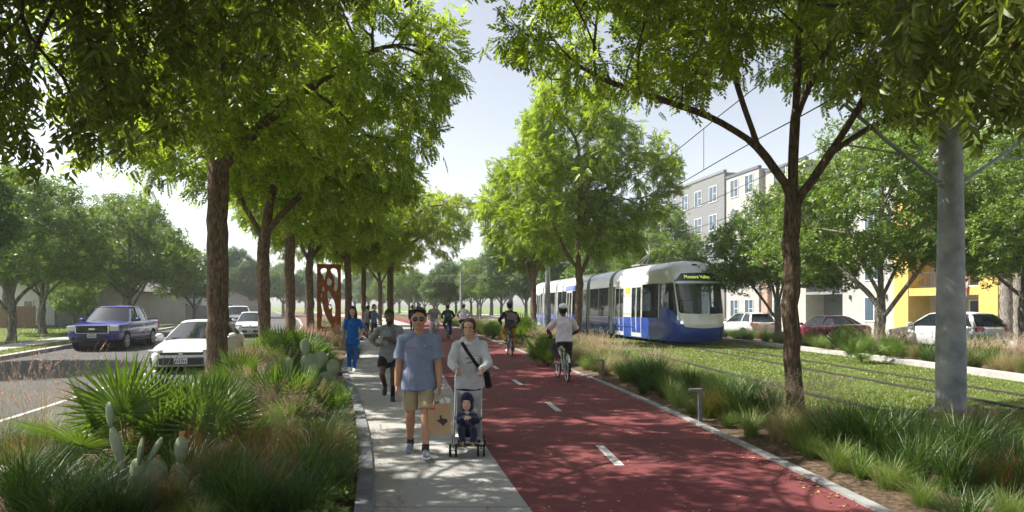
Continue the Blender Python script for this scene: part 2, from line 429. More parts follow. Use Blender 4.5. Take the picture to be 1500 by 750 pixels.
def make_tree(seed,lines,blobs,R,natt=900,step=.3,kill=.42,zmin=2,leaf='pinnate',lscale=.3,nspray=6000,lmat=None,wmat=None,
              sides=(18,6,4),minr=.006,taper=.5,droop=.35,gap=.38,freq=.9,tips=3,flare=1.5,trop=.05,spread=.16,shell=.5,clear=None,flute=.1):
    rng=np.random.default_rng(seed)
    att=blob_points(rng,blobs,natt,gap,freq,shell)
    P,par=grow(rng,lines,att,step,kill,zmin,trop)
    n=len(P); ch=[[] for _ in range(n)]
    for i,p in enumerate(par):
        if p>=0: ch[p].append(i)
    tip=np.zeros(n)
    for i in range(n-1,-1,-1):
        if not ch[i]: tip[i]=1
        if par[i]>=0: tip[par[i]]+=tip[i]
    rad=np.maximum(R*(tip/tip[0])**taper,minr)
    # relax
    for _ in range(2):
        Q=P.copy()
        for i in range(1,n):
            if par[i]>=0 and ch[i] and P[i][2]>zmin:
                j=max(ch[i],key=lambda k:tip[k]); Q[i]=(P[par[i]]+2*P[i]+P[j])/4
        P=Q
    # wood
    mbw=MB(); done=set(); stack=[(0,-1)]
    while stack:
        i,p=stack.pop(); chain=[p] if p>=0 else []; k=i
        while True:
            chain.append(k)
            if not ch[k]: break
            o=sorted(ch[k],key=lambda q:-tip[q]); stack+=[(q,k) for q in o[1:]]; k=o[0]
        if len(chain)<2: continue
        pts=P[chain]; rr=rad[chain].copy()
        if p>=0: rr[0]=min(rad[p],rad[i]*1.25)
        rr[-1]*=.5
        if rr.max()<minr*1.05 and rng.uniform()<.0: continue
        if p<0: # trunk: root flare
            h=pts[:,2]-pts[0,2]; rr=rr*(1+(flare-1)*np.exp(-h/.28))
        s=sides[0] if rr[0]>.09 else sides[1] if rr[0]>.03 else sides[2]
        m0=mbw.n; mbw.tube(pts,list(rr),s,caps=False)
        if s==sides[0] and flute:
            V=mbw.v[-1].reshape(len(pts),s,3); C=pts[:,None,:]; ang=np.arange(s)*2*PI/s
            z=pts[:,2][:,None]; f=1+flute*(.5*np.sin(ang*3+z*.6+seed)+.5*np.sin(ang*5-z*.9+1)+.35*np.sin(ang*8+z*1.7))
            mbw.v[-1]=(C+(V-C)*f[:,:,None]).reshape(-1,3)
    wood=mbw.mesh('wood',True); wood.materials.append(wmat)
    # leaves
    cand=np.where(tip<=tips)[0]; cand=cand[P[cand][:,2]>zmin+.1]
    if clear is not None: cand=np.array([c for c in cand if clear(P[c])])
    idx=rng.choice(cand,nspray); pp=P[idx]
    pd=np.array([P[i]-P[max(par[i],0)] for i in idx]); pd/=np.linalg.norm(pd,axis=1)[:,None]+1e-6
    D=pd*.6+rng.normal(0,.7,(nspray,3)); D[:,2]-=droop
    tV,tF=leaf_tmpl(leaf,rng); pos=pp+rng.normal(0,spread,(nspray,3))
    sc=lscale*rng.uniform(.7,1.25,nspray)
    V,F=scatter(tV,tF,pos,frames(D,rng.normal(0,.6,nspray)),sc)
    lv=np_mesh('foliage',V,F); lv.materials.append(lmat)
    return wood,lv
def place_tree(meshes,name,label,loc,rz=0,scale=1,group=None):
    r=thing(name,label,'tree',loc,rz,group,scale)
    meshobj('trunk',meshes[0],None,r); meshobj('crown',meshes[1],None,r); return r
def bark(name,a,b,sc=7,bump=1.0):
    m=mat(name,a,.92,spec=.15); t=NT(m); v=t.coord('Object',(1,1,.24))
    n=t.noise(v,sc*2.2,7,.7,.6); w=t.noise(v,sc*.5,3)
    c=t.ramp(n,[(.33,tuple(x*.35 for x in a)),(.47,a),(.66,b)]); c=t.mix(t.ramp(w,[(.35,(0,0,0)),(.7,(1,1,1))]),c,tuple(x*.8 for x in b),'MIX') if False else c
    t.base(c); t.bump(n,bump,.07); return m
M['bark']=bark('bark_brown',(.13,.088,.06),(.30,.215,.15),11,1.0)
M['barkd']=bark('bark_dark',(.10,.07,.05),(.24,.175,.12),12,1.0)
M['barkg']=bark('bark_grey',(.16,.145,.125),(.34,.31,.27),7,.6)
LF=lambda *a,**k: leafmat(*a,**k)
M['leafA']=LF('leaf_yellow_green',(.07,.12,.014),(.185,.26,.03),(.38,.43,.065),.5,(1.55,1.6,.6),autumn=(.38,.26,.04))
M['leafB']=LF('leaf_deep_green',(.04,.06,.010),(.10,.135,.018),(.22,.25,.035),.48,(1.6,1.7,.6))
M['leafC']=LF('leaf_background',(.06,.11,.028),(.13,.20,.045),(.24,.30,.075),.4,(1.4,1.5,.7))
M['leafD']=LF('leaf_blue_green',(.05,.09,.036),(.09,.145,.055),(.15,.21,.08),.38,(1.3,1.5,.8))
def limb(p,*pts): return [p]+list(pts)
# A: tall street tree of the left row (trunk with fork at 5.3 m)
TA=make_tree(11,[[(0,0,-.1),(.02,0,1.5),(.0,.05,3.2),(.05,0,5.3),(.2,.2,7.2),(.5,.3,9.2)],
   [(.03,0,5.0),(1.0,-.2,5.9),(2.4,-.5,6.9),(4.0,-.4,7.8)],
   [(.03,0,5.4),(-.9,.4,6.4),(-2.0,.8,7.9)],[(.1,.1,6.2),(.7,-1.2,7.2),(1.2,-2.6,8.0),(1.9,-4.2,8.4)],[(.1,.1,6.6),(.2,1.6,7.6),(.6,3,8.8)]],
   [(.6,0,8.2,3.6,3.4,2.7),(2.9,-.4,7.0,2.7,2.6,1.9),(-1.9,.5,7.9,2.2,2.6,2.3),(4.3,-.3,7.4,1.7,1.9,1.5),(.5,-1.5,6.4,1.6,1.6,1.2),(-2.6,0,6.2,1.3,1.6,1.1),(1.2,-3.6,7.9,2.8,2.2,1.3),(3.6,-4.2,8.2,2.4,1.9,1.0)],.225,natt=1700,
   nspray=9800,lscale=.34,lmat=M['leafA'],wmat=M['bark'],zmin=4.4,freq=1.45,spread=.13,gap=.2,sides=(24,8,4),step=.28,kill=.36)
print('TA',time.time()-T0,len(TA[0].vertices),len(TA[1].polygons))
TB=make_tree(23,[[(0,0,-.1),(-.05,0,1.5),(-.1,0,3.0),(.0,0,4.2),(.4,.1,6),(.7,.2,8)],[(0,0,3.6),(-.7,.2,4.8),(-1.4,.3,6.4)],[(0,0,3.9),(.9,-.3,5.0),(2.3,-.3,6.0),(3.4,-.2,6.8)],[(.1,0,4.5),(.2,1.2,6),(.1,2.2,7.2)],[(.1,0,4.8),(.3,-1.4,6.4),(.4,-2.6,7.4)]],
   [(.5,0,7.2,3.2,3.2,2.7),(2.6,0,6.4,2.4,2.4,1.8),(-1.8,.2,6.6,1.9,2.4,2.0),(.3,-2.,6.,1.8,1.6,1.6)],.175,natt=1200,nspray=7600,lscale=.36,lmat=M['leafA'],wmat=M['bark'],zmin=3.4,freq=1.45,spread=.13,gap=.2,step=.3,kill=.38)
# R1: slender leaning tree right of the track, five rising limbs
TR1=make_tree(37,[[(.08,0,-.1),(-.02,0,1.2),(-.06,.02,2.6),(.0,0,3.55),(.02,.05,4.6),(.12,.1,6.2),(.3,.1,8)],
   [(0,0,3.45),(.5,-.1,4.2),(1.0,-.15,5.0),(1.6,-.3,6.2),(2.0,-.3,7.4)],
   [(.55,-.1,4.25),(1.2,.1,4.75),(2.0,.2,5.0),(2.9,.3,5.15)],
   [(0,0,3.6),(-.5,.1,4.4),(-.8,.1,5.2),(-1.1,.3,6.6)],
   [(-.5,.1,4.4),(-1.3,0,4.9),(-2.3,-.2,5.1),(-3.4,-.3,5.5)],
   [(.02,.05,4.9),(.3,-1.0,6.0),(.4,-2.2,6.8)]],
   [(-2.6,-.2,6.2,2.1,2.2,1.2),(-.6,.4,7.6,2.8,2.6,1.8),(2.2,.2,6.9,2.2,2.4,1.7),(3.3,.4,5.6,1.2,1.6,.75),(-.2,-1.8,6.9,1.8,1.5,1.2)],.125,natt=1500,nspray=9600,lscale=.27,
   lmat=M['leafA'],wmat=M['barkd'],zmin=4.0,freq=1.5,spread=.12,gap=.22,sides=(20,8,4),step=.24,kill=.3,flare=1.35)
# R2: open light crowned tree
TR2=make_tree(41,[[(0,0,-.1),(.05,0,1.5),(.15,0,3.3),(.0,0,5),(.2,0,7.5),(.1,0,9.5)],[(.12,0,3.2),(.7,.1,4.6),(1.4,.2,6.4),(1.9,.2,8)],[(.1,0,3.6),(-.8,0,5),(-1.6,0,7)],[(.05,0,4.6),(.3,-1.4,6.5),(.3,-2,8)]],
   [(0,0,9.6,2.9,2.9,3.0),(2.7,0,8.2,2.6,2.5,2.4),(-2.4,0,7.0,2.2,2.4,2.2),(-.8,0,11.2,1.9,1.9,1.5),(1.4,-.5,5.6,2.2,2,1.3)],.18,natt=1200,nspray=8500,lscale=.4,lmat=M['leafA'],wmat=M['bark'],zmin=3.4,freq=1.3,gap=.15,step=.34,kill=.45)
# near trees whose crowns hang over the camera
TN=make_tree(53,[[(0,0,-.1),(.05,0,1.5),(.1,.1,3.0),(.2,.2,4.4),(.5,.5,6)],[(.1,.1,3.0),(.9,.5,4.2),(2.0,1.3,5.0),(3.4,1.8,5.4)],[(.15,.1,3.6),(.6,1.5,4.7),(1.0,2.9,5.2)],[(.1,.1,3.4),(-.8,1.0,4.6),(-1.8,1.6,5.6)],[(.2,.2,4.0),(1.0,-1.0,5.2),(2.3,-1.8,5.7)]],
   [(.6,.9,5.9,3.0,2.9,1.3),(1.4,2.4,5.35,1.9,1.4,.95),(2.6,.6,5.6,2.0,2.0,1.0),(-.9,1.9,5.3,2.0,1.7,1.2),(.2,2.6,4.3,1.5,1.0,1.0),(1.2,3.0,4.6,1.4,.9,.7),(-.6,1.8,4.4,1.2,.9,.9),(1.5,4.4,6.9,3.0,1.9,1.0),(.6,1.2,7.2,3.2,3.0,1.0),(4.9,4.4,7.5,2.3,2.0,.8),(-3.,2.2,7.4,2.6,2.8,1.0),(-2.4,5.0,7.6,2.2,1.8,.9)],.2,natt=2800,nspray=9500,leaf='big',lscale=.27,lmat=M['leafB'],wmat=M['barkd'],zmin=3.2,gap=.5,step=.22,kill=.3,droop=1.1,spread=.12,minr=.005)  # high outer blobs are unseen, added to shade the foreground beds and path
print('near',time.time()-T0)
# background trees
TG1=make_tree(61,[[(0,0,-.1),(.1,0,1.0),(.0,0,1.9),(.1,0,3.4),(0,0,5)],[(0,0,1.3),(-.7,0,2.3),(-1.7,.2,3.6)],[(0,0,1.7),(.8,.1,2.6),(2.0,.2,3.6)],[(0,0,1.9),(.2,1,3),(.3,2,4)],[(0,0,1.9),(-.1,-1,3),(-.2,-2,4)]],
   [(0,0,5.0,3.2,3.2,2.2),(-2.2,0,4.0,1.9,2.2,1.4),(2.3,0,4.1,1.9,2.2,1.5),(.2,0,6.6,2.0,2.0,1.3)],.165,natt=950,nspray=5400,leaf='spray',lscale=.31,lmat=M['leafC'],wmat=M['barkg'],zmin=1.9,freq=1.3,gap=.15,step=.34,kill=.5,minr=.012,sides=(12,6,3),droop=.1,shell=.7,spread=.2)
TG2=make_tree(67,[[(0,0,-.1),(.0,0,2.0),(.1,0,4.5),(0,0,8)],[(0,0,2.3),(-1.2,0,4.3),(-2.4,.2,6)],[(0,0,2.6),(1.2,.1,4.4),(2.6,.2,6)],[(0,0,3),(.2,1.6,5),(.3,2.8,7)],[(0,0,3),(-.1,-1.6,5),(-.2,-2.8,7)]],
   [(0,0,8.0,3.9,3.9,3.4),(-2.9,0,6.3,2.3,2.7,2.0),(3.0,0,6.3,2.4,2.7,2.1),(.2,-1.5,5.0,3.0,2.4,1.8),(.3,0,10.3,2.4,2.4,1.7)],.34,natt=1200,nspray=8500,leaf='spray',lscale=.5,lmat=M['leafD'],wmat=M['barkg'],zmin=2.4,gap=.25,step=.5,kill=.7,minr=.02,sides=(12,5,3),droop=.1,shell=.7,spread=.3)
print('trees built',time.time()-T0)
def px_tree(ms,name,label,px,Y,rz=0,scale=1,group=None,z=-.05):
    return place_tree(ms,name,label,AT(px,Y,z),rz,scale,group)
gl='trees in the planted median left of the footpath'
px_tree(TA,'street_tree','tall street tree in the median, its thick brown trunk in front of the white sedan',317,14.7,0,1,gl)
px_tree(TB,'street_tree','second median tree, trunk just right of the small white hatchback',390,21.2,.3,1.12,gl)
px_tree(TA,'street_tree','median tree with leaning trunk behind the palmetto fans, third along the row',425,28,2.0,.95,gl)
px_tree(TB,'street_tree','median tree whose trunk stands just left of the rusty steel panel',455,36,1.2,1.2,gl)
px_tree(TA,'street_tree','median tree with slim trunk rising behind the rusty steel panel',510,44,3.6,1.0,gl)
px_tree(TB,'street_tree','median tree behind the walking pair with the far stroller',533,50,5.1,1.1,gl)
px_tree(TA,'street_tree','big rounded tree rising beside the far end of the footpath',572,52,.4,1.15,gl)
px_tree(TB,'street_tree','slim farther tree standing behind the big rounded tree',556,62,4.1,1.1,gl)
gr='trees in the bed right of the red cycle track'
place_tree(TR1,'street_tree','slender dark trunk with five rising limbs in the grass bed beside the tram lawn',(4.46,10.0,-.05),0,1,gr)
px_tree(TR2,'street_tree','light crowned tree right of the cyclist in white, trunk in front of the tram',845,31,0,1,gr)
px_tree(TR2,'street_tree','light crowned tree with straight trunk left of the tram mast',783,41,2.2,1.0,gr)
place_tree(TN,'overhanging_tree','near tree hanging long dark leaves over the top left of the view',(-4.9,3.6,-.05),0,1)
place_tree(TN,'overhanging_tree','near tree reaching pointed green leaves in from the top right',(6.9,4.6,-.05),1.45,1.0)
place_tree(TG2,'lawn_tree','unseen tree added on the far lawn outside the left edge to shade the road',(-20.5,19.5,-.05),1,.8)  # out of view, added so its shadow falls across the road
gb_='trees between the tram lawn and the parked cars'
px_tree(TG1,'broadleaf_tree','small tree between the white wagon and the red sedan',1138,31,0,.98,gb_)
px_tree(TG1,'broadleaf_tree','spreading tree left of the white hatchback behind the steel mast',1292,23.6,2.3,1.12,gb_)
px_tree(TG1,'broadleaf_tree','tree at the right edge of the photo before the yellow building',1500,25,4.0,1.15,gb_)
px_tree(TG1,'broadleaf_tree','leafy tree behind the tram roof, left of its nose',965,52,1.0,1.25,gb_)
px_tree(TG1,'broadleaf_tree','leafy tree behind the middle of the tram',905,60,3.0,1.3,gb_)
px_tree(TG2,'broadleaf_tree','tall dull green tree behind the far end of the tram',835,70,1.0,1.0,gb_)
px_tree(TG2,'broadleaf_tree','dull green hazy tree left of the tram, behind the yellow trousered cyclist',748,84,2.0,1.0,gb_)
px_tree(TG1,'broadleaf_tree','round hazy tree beyond the far cyclists',704,95,2.0,1.15,gb_)
gf='trees on the lawn left of the road'
px_tree(TG1,'lawn_tree','forked tree with pale trunk on the lawn at the left edge of the photo',16,33,1.0,1.15,gf)
px_tree(TG1,'lawn_tree','green tree just behind the forked lawn tree',62,42,2.5,1.3,gf)
px_tree(TG2,'lawn_tree','tall dark tree towering at the left edge of the photo',10,58,2.0,1.15,gf)
px_tree(TG2,'lawn_tree','big dark green tree rising behind the blue pickup',185,62,.5,1.05,gf)
px_tree(TG1,'lawn_tree','broad light green tree directly behind the blue pickup',190,46,3.0,1.25,gf)
px_tree(TG1,'lawn_tree','small tree left of the blue pickup by the white house',108,48,2.0,.55,gf)
px_tree(TG1,'lawn_tree','small tree behind the white sedan near the grey fence',285,66,2.8,1.0,gf)
px_tree(TG2,'lawn_tree','grey green hazy tree above the white pickup',345,110,1.8,1.0,gf)
px_tree(TG1,'lawn_tree','pale hazy tree left of the second median trunk',378,120,.8,1.35,gf)
px_tree(TG2,'lawn_tree','pale hazy tree seen between the median trunks',415,130,2.8,.9,gf)
rn=random.Random(5)
mk=['round crown far down the street, hazy','hazy tree of the far row beyond the cyclists']
for i,(px,Y,k,s) in enumerate([(640,150,1,.8),(612,170,1,.9),(668,140,1,.85),(585,190,1,1.0),(700,130,0,1.4),(655,120,0,1.1),(560,180,1,1),(520,190,1,1),(480,185,1,1),(448,170,1,1),(622,130,0,1.1),(770,100,0,1.5),(735,112,0,1.5),(690,108,0,1.3),(655,100,1,.75),(600,118,0,1.2),(575,135,0,1.3),(720,140,1,1.1),(640,115,0,1.0),(540,160,1,.9),(790,118,1,1.1),(820,104,0,1.5)]):
    px_tree((TG1,TG2)[k],'distant_tree','pale hazy tree far down the street',px,Y,rn.uniform(0,6),s,'hazy trees closing the far end of the street')
# ---------- planting ----------
def blades(rng,n,h,w,spread,lean,curl,base=.08,segs=4,hv=.35,droop=0,az=None):
    "arching blades as tapered strips; returns V,F"
    a=rng.uniform(0,2*PI,n) if az is None else az; r=base*np.sqrt(rng.uniform(0,1,n)); b=rng.uniform(0,2*PI,n)
    P0=np.stack([r*np.cos(b),r*np.sin(b),np.zeros(n)],1)
    L=h*(1-hv*rng.uniform(0,1,n)); th=lean*rng.uniform(.15,1,n); cu=curl*rng.uniform(.5,1.3,n)
    tw=rng.uniform(-.9,.9,n); W=w*rng.uniform(.6,1.2,n); V=[];
    pos=P0.copy(); ang=th.copy(); rings=[]
    for s in range(segs+1):
        t=s/segs; ww=W*(1-t)**.7*(.55+.9*t if t<.5 else 1) if s<segs else W*.04
        sd=np.stack([-np.sin(a+tw),np.cos(a+tw),np.zeros(n)],1)
        rings.append((pos-sd*ww[:,None]/2,pos+sd*ww[:,None]/2))
        st=L/segs; pos=pos+np.stack([np.cos(a)*np.sin(ang)*st,np.sin(a)*np.sin(ang)*st,np.cos(ang)*st],1); ang=ang+cu/segs
    V=np.stack([q for r_ in rings for q in r_],1) # n,2*(segs+1),3
    k=2*(segs+1); f=np.array([[2*s,2*s+1,2*s+3,2*s+2] for s in range(segs)])
    F=(f[None]+(np.arange(n)*k)[:,None,None]).reshape(-1,4); return V.reshape(-1,3),F,(pos)
def merge(parts):
    V=[];F=[];n=0;M_=[]
    for i,(v,f) in enumerate(parts): V.append(v);F.append(f+n);n+=len(v);M_+= [i]*len(f)
    return np.concatenate(V),np.concatenate(F),np.array(M_,dtype=np.int32)
def clump_mesh(seed,kind):
    rng=np.random.default_rng(seed); P=[]
    def plume(n,h,lean,pm,pl=.16,pw=.022,nh=26):
        v,f,tip=blades(rng,n,h,.004,.1,lean,.35,.07,4,.25); P.append((v,f))
        # seed head: many tiny bristles round the last part of each stalk
        VV=[];k=len(v)//n; v2=v.reshape(n,k,3); a_=v2[:,-4:-2].mean(1); b_=v2[:,-2:].mean(1); d=b_-a_; d/=np.linalg.norm(d,axis=1)[:,None]
        m=n*nh; i=np.repeat(np.arange(n),nh); t=rng.uniform(0,1,m); base=b_[i]-d[i]*(pl*(1-t))[:,None]
        o=rng.normal(size=(m,3)); o/=np.linalg.norm(o,axis=1)[:,None]; o=o+d[i]*1.1; o/=np.linalg.norm(o,axis=1)[:,None]; l=(pw*np.sin(PI*np.clip(t*.9+.08,0,1))+.006)[:,None]
        sd=np.cross(o,rng.normal(size=(m,3))); sd/=np.linalg.norm(sd,axis=1)[:,None]
        q=np.stack([base-sd*.0015,base+sd*.0015,base+o*l+sd*.001,base+o*l-sd*.001],1).reshape(-1,3); P.append((q,np.arange(len(q)).reshape(-1,4)))
    if kind=='rush': v,f,_=blades(rng,330,.78,.013,.5,.75,.75,.13); P=[(v,f)]; mats=[M['g_dark']]
    elif kind=='sword': v,f,_=blades(rng,120,.72,.030,.4,.85,.55,.10); P=[(v,f)]; mats=[M['g_mid']]
    elif kind=='fine': v,f,_=blades(rng,520,.72,.006,.5,.8,.95,.12); P=[(v,f)]; mats=[M['g_fresh']]
    elif kind=='plume': v,f,_=blades(rng,420,.62,.006,.5,.8,.95,.12); P=[(v,f)]; plume(60,1.0,.55,None); mats=[M['g_straw'],M['g_straw'],M['g_plume']]
    elif kind=='pink': v,f,_=blades(rng,420,.60,.006,.5,.8,.9,.12); P=[(v,f)]; plume(70,.95,.6,None,.2,.03,30); mats=[M['g_fresh'],M['g_straw'],M['g_pink']]
    elif kind=='red': v,f,_=blades(rng,420,.62,.007,.5,.75,.8,.12); P=[(v,f)]; v,f,_=blades(rng,160,.75,.006,.5,.6,.5,.12); P.append((v,f)); mats=[M['g_mid'],M['g_red']]
    elif kind=='seed': v,f,_=blades(rng,260,.7,.006,.5,.6,.8,.12); P=[(v,f)]; plume(26,1.45,.32,None,.13,.016,22); mats=[M['g_dark'],M['g_straw'],M['g_pink']]
    V,F,mi=merge(P); me=np_mesh('clump_'+kind,V,F)
    for m in mats: me.materials.append(m)
    me.polygons.foreach_set('material_index',mi); me.update(); return me
M['g_dark']=leafmat('blade_dark',(.025,.05,.010),(.05,.095,.018),(.09,.15,.03),.3,(1.4,1.6,.7),pat=.2)
M['g_mid']=leafmat('blade_mid',(.045,.085,.015),(.09,.155,.028),(.16,.23,.05),.35,(1.4,1.6,.7),pat=.2)
M['g_fresh']=leafmat('blade_fresh',(.08,.13,.025),(.15,.215,.045),(.24,.28,.08),.35,(1.4,1.5,.7),pat=.2)
M['g_straw']=leafmat('blade_straw',(.16,.14,.06),(.30,.26,.12),(.42,.35,.20),.3,(1.2,1.1,.8),pat=.2)
M['g_plume']=leafmat('plume_beige',(.42,.32,.22),(.55,.44,.32),(.68,.56,.44),.35,(1.1,1.0,.9),pat=.2)
M['g_pink']=leafmat('plume_pinkish',(.30,.18,.15),(.42,.28,.22),(.55,.40,.32),.35,(1.2,1.0,.9),pat=.2)
M['g_red']=leafmat('blade_rust',(.20,.06,.02),(.32,.12,.04),(.42,.22,.08),.35,(1.3,1.0,.7),pat=.2)
M['palm']=leafmat('fan_leaf',(.045,.085,.016),(.085,.145,.026),(.19,.25,.05),.33,(1.5,1.6,.5),pat=.5)
M['palmstem']=leafmat('fan_stem',(.10,.13,.04),(.16,.18,.06),(.2,.2,.08),.1,pat=.5)
def fan_palm(seed,nf=15,R=.62,stem=.62,lift=.35,seg=26,sw=.043):
    rng=np.random.default_rng(seed); V=[];F=[];n=0; SV=[];mb=MB()
    for k in range(nf):
        az=2*PI*k*.381966+rng.uniform(-.2,.2); el=np.interp(k/(nf-1),[0,1],[1.35,.25])+rng.uniform(-.1,.1); L=stem*rng.uniform(.75,1.15)
        d=np.array([math.cos(az)*math.cos(el),math.sin(az)*math.cos(el),math.sin(el)]); p1=d*L*.6+np.array([0,0,lift*.3]); p2=d*L+np.array([0,0,lift*.3-.05*L])
        mb.tube([(0,0,0),p1,p2],[.011,.009,.008],5)
        # leaf frame
        f=unit_(d*.9+np.array([0,0,-.18])); s=unit_(np.cross(f,[0,0,1.])); u=np.cross(s,f); tilt=rng.uniform(.25,.85)*(1.2-k/nf*.2); f,u=f*math.cos(tilt)+u*math.sin(tilt),u*math.cos(tilt)-f*math.sin(tilt); f=unit_(f); u=unit_(np.cross(s,f)); 
        r=R*rng.uniform(.8,1.12); spread_=2.15
        for i in range(seg):
            t=(i/(seg-1)-.5)*2; a=t*spread_; ll=r*(1-.22*abs(t)**2)*rng.uniform(.93,1.04)
            dir_=f*math.cos(a)+s*math.sin(a); side=unit_(np.cross(dir_,u)); wid=sw*r/.62
            dr=.02+.06*abs(t)+rng.uniform(0,.07)
            q=[(0,.006,0),(.45,wid*1.0,.03),(.72,wid*.72,-.02),(1.0,.001,-dr)]
            base=p2; rows=[]; 
            for (tt,w,dz) in q:
                c=base+dir_*ll*tt+u*(.10*abs(math.sin(a))*tt*r+dz*ll*.55); rows.append((c-side*w/2,c+u*w*.28*(1 if i%2 else .6),c+side*w/2))
            for j in range(3):
                for h in (0,1):
                    V+= [rows[j][h],rows[j][h+1],rows[j+1][h+1],rows[j+1][h]]; F.append((n,n+1,n+2,n+3)); n+=4
    lv=np_mesh('fans',np.array(V),np.array(F)); lv.materials.append(M['palm'])
    st=mb.mesh('stems',True); st.materials.append(M['palmstem']); return st,lv
unit_=lambda v: np.asarray(v,float)/(np.linalg.norm(v)+1e-9)
m=mat('cactus_pad',(.16,.22,.13),.7,spec=.2); t=NT(m); v=t.coord('Object'); vo=t.n('TexVoronoi'); vo.inputs['Scale'].default_value=26; t.l(v,vo.inputs['Vector'])
c=t.ramp(t.noise(v,5,4),[(.3,(.15,.19,.11)),(.6,(.24,.29,.18)),(.8,(.34,.33,.2))]); c=t.mix(t.math('LESS_THAN',vo.outputs['Distance'],.14),c,(.34,.30,.2)); t.base(c); t.bump(t.noise(v,20,3),.2,.01); M['cactus']=m
M['cbud']=mat('cactus_bud',(.45,.24,.07),.7)
def pad(mb,p,d,n,L,w,th=.025):
    d=unit_(d); n=unit_(np.asarray(n,float)-d*np.dot(n,d)); s=np.cross(d,n); R=np.stack([s,n,d],1); c=np.asarray(p,float)+d*L*.5; sphere_(mb,c,(w/2,th,L*.53),R); return np.asarray(p,float)+d*L
def sphere_(mb,c,r,R,seg=14,rings=9):
    V=[(0,0,1)]
    for i in range(1,rings):
        a=PI*i/rings
        for k in range(seg):
            b=2*PI*k/seg; z=math.cos(a); q=math.sin(a)*(1+.18*z); V.append((q*math.cos(b),q*math.sin(b),z))
    V.append((0,0,-1)); V=(np.array(V)*np.array(r))@np.asarray(R).T
    F=[(0,1+k,1+(k+1)%seg) for k in range(seg)]
    for i in range(rings-2):
        for k in range(seg): a=1+i*seg+k; b=1+i*seg+(k+1)%seg; F.append((a,a+seg,b+seg,b))
    n=len(V)-1; s=n-seg; F+=[(n,s+(k+1)%seg,s+k) for k in range(seg)]; mb.add(V+c,F)
def cactus(loc,label,spec,rz=0,scale=1):
    "spec: list of (base x, y, z, dir, normal, length, width, bud)"
    T=thing('prickly_pear',label,'cactus',loc,rz,None,scale)
    for (p,d,n,L,w,b) in spec:
        m=MB(); e=pad(m,p,d,n,L,w); o=m.build('pad',M['cactus'],T,smooth=True)
        if b:
            m=MB(); 
            for k in range(b): m.tube([e+np.array([.02*(k-(b-1)/2),0,-.01]),e+unit_(d)*.045+np.array([.025*(k-(b-1)/2),0,0])],[.012,.017],8)
            m.build('bud',M['cbud'],o,smooth=True)
PAL=[fan_palm(3,18,.66,.72,.3,30),fan_palm(9,16,.60,.60,.3,28),fan_palm(15,14,.55,.5,.4,24),fan_palm(21,10,.74,.62,.35,30,.030),fan_palm(27,9,.72,.58,.3,30,.030)]
gp='fan palms among the street planting'
def palm(px,Y,lab,k=0,s=1,rz=0,z=-.03,grp=None,loc=None):
    r=thing('fan_palm',lab,'fan palm',loc or AT(px,Y,z),rz,grp or gp,s); meshobj('stem',PAL[k][0],None,r); meshobj('fan_leaves',PAL[k][1],None,r)
palm(188,7.1,'largest dark fan palm at the lower left, just right of the tall seed heads',3,.98,.3)
palm(292,7.3,'fan palm behind the pale cactus, its fans touching the nearest trunk',4,.95,2.1)
palm(415,9.9,'bright lit fan palm left of the footpath below the grey green cactus',4,.86,1.1)
palm(488,10.5,'fan palm spilling its tips over the dark stone edging',2,.62,3.9)
palm(350,12.4,'fan palm just right of the base of the nearest trunk',3,.8,5.2)
palm(425,16.5,'fan palm behind the grey green cactus',1,1.15,.9)
palm(462,17.2,'fan palm left of the woman in scrubs',2,1.0,2.2)
palm(400,17.8,'fan palm at the foot of the second median trunk',1,1.1,4.2)
palm(445,20,'fan palm between second and third median trunks',2,1.1,3.0)
palm(765,31,'fan palm behind the cyclist in mustard trousers',1,1.35,1)
palm(722,36,'small fan palm beside the far edge of the red track',2,1.1,2)
palm(803,19.5,'fan palm just left of the cyclist in pink',1,.95,2.8)
palm(1243,24.5,'fan palm beyond the tram lawn in front of the red sedan',1,1.0,.4,.03)
palm(1262,20.5,'yellowish fan palm beyond the tram kerb, left of a plume grass',3,.72,1.4,.03)
palm(1305,20.8,'fan palm beyond the tram kerb just left of the steel mast',3,.68,2.7,.03)
palm(1440,20.0,'fan palm beyond the tram kerb just right of the steel mast',2,.95,.7,.03)
sp=[]
U=(0,1,0)
cactus(AT(222,6.1,-.02),'pale prickly pear in the dark planting at the lower left, flowers on its pads',[
  ((-.28,0,.25),(-.25,0,1),(.3,1,0),.42,.13,0),((-.40,0,.66),(-.05,0,1),(.6,1,0),.24,.115,0),((-.12,.02,.05),(-.1,0,1),(.2,1,0),.30,.2,0),((-.13,.0,.30),(.12,.1,1),(.9,.6,0),.26,.14,0),
  ((.02,.0,.05),(.15,0,1),(0,1,0),.30,.22,1),((.0,-.05,.02),(-.6,-.2,.8),(0,1,.3),.25,.19,0),((.27,0,.0),(.0,0,1),(.1,1,0),.32,.20,0),((.28,0,.30),(.05,0,1),(.1,1,0),.27,.14,2),((-.05,0,.30),(.5,.2,1),(.5,.8,0),.28,.08,0),((.42,-.05,.0),(.5,0,.8),(0,1,.2),.24,.17,1)],0,1.0)
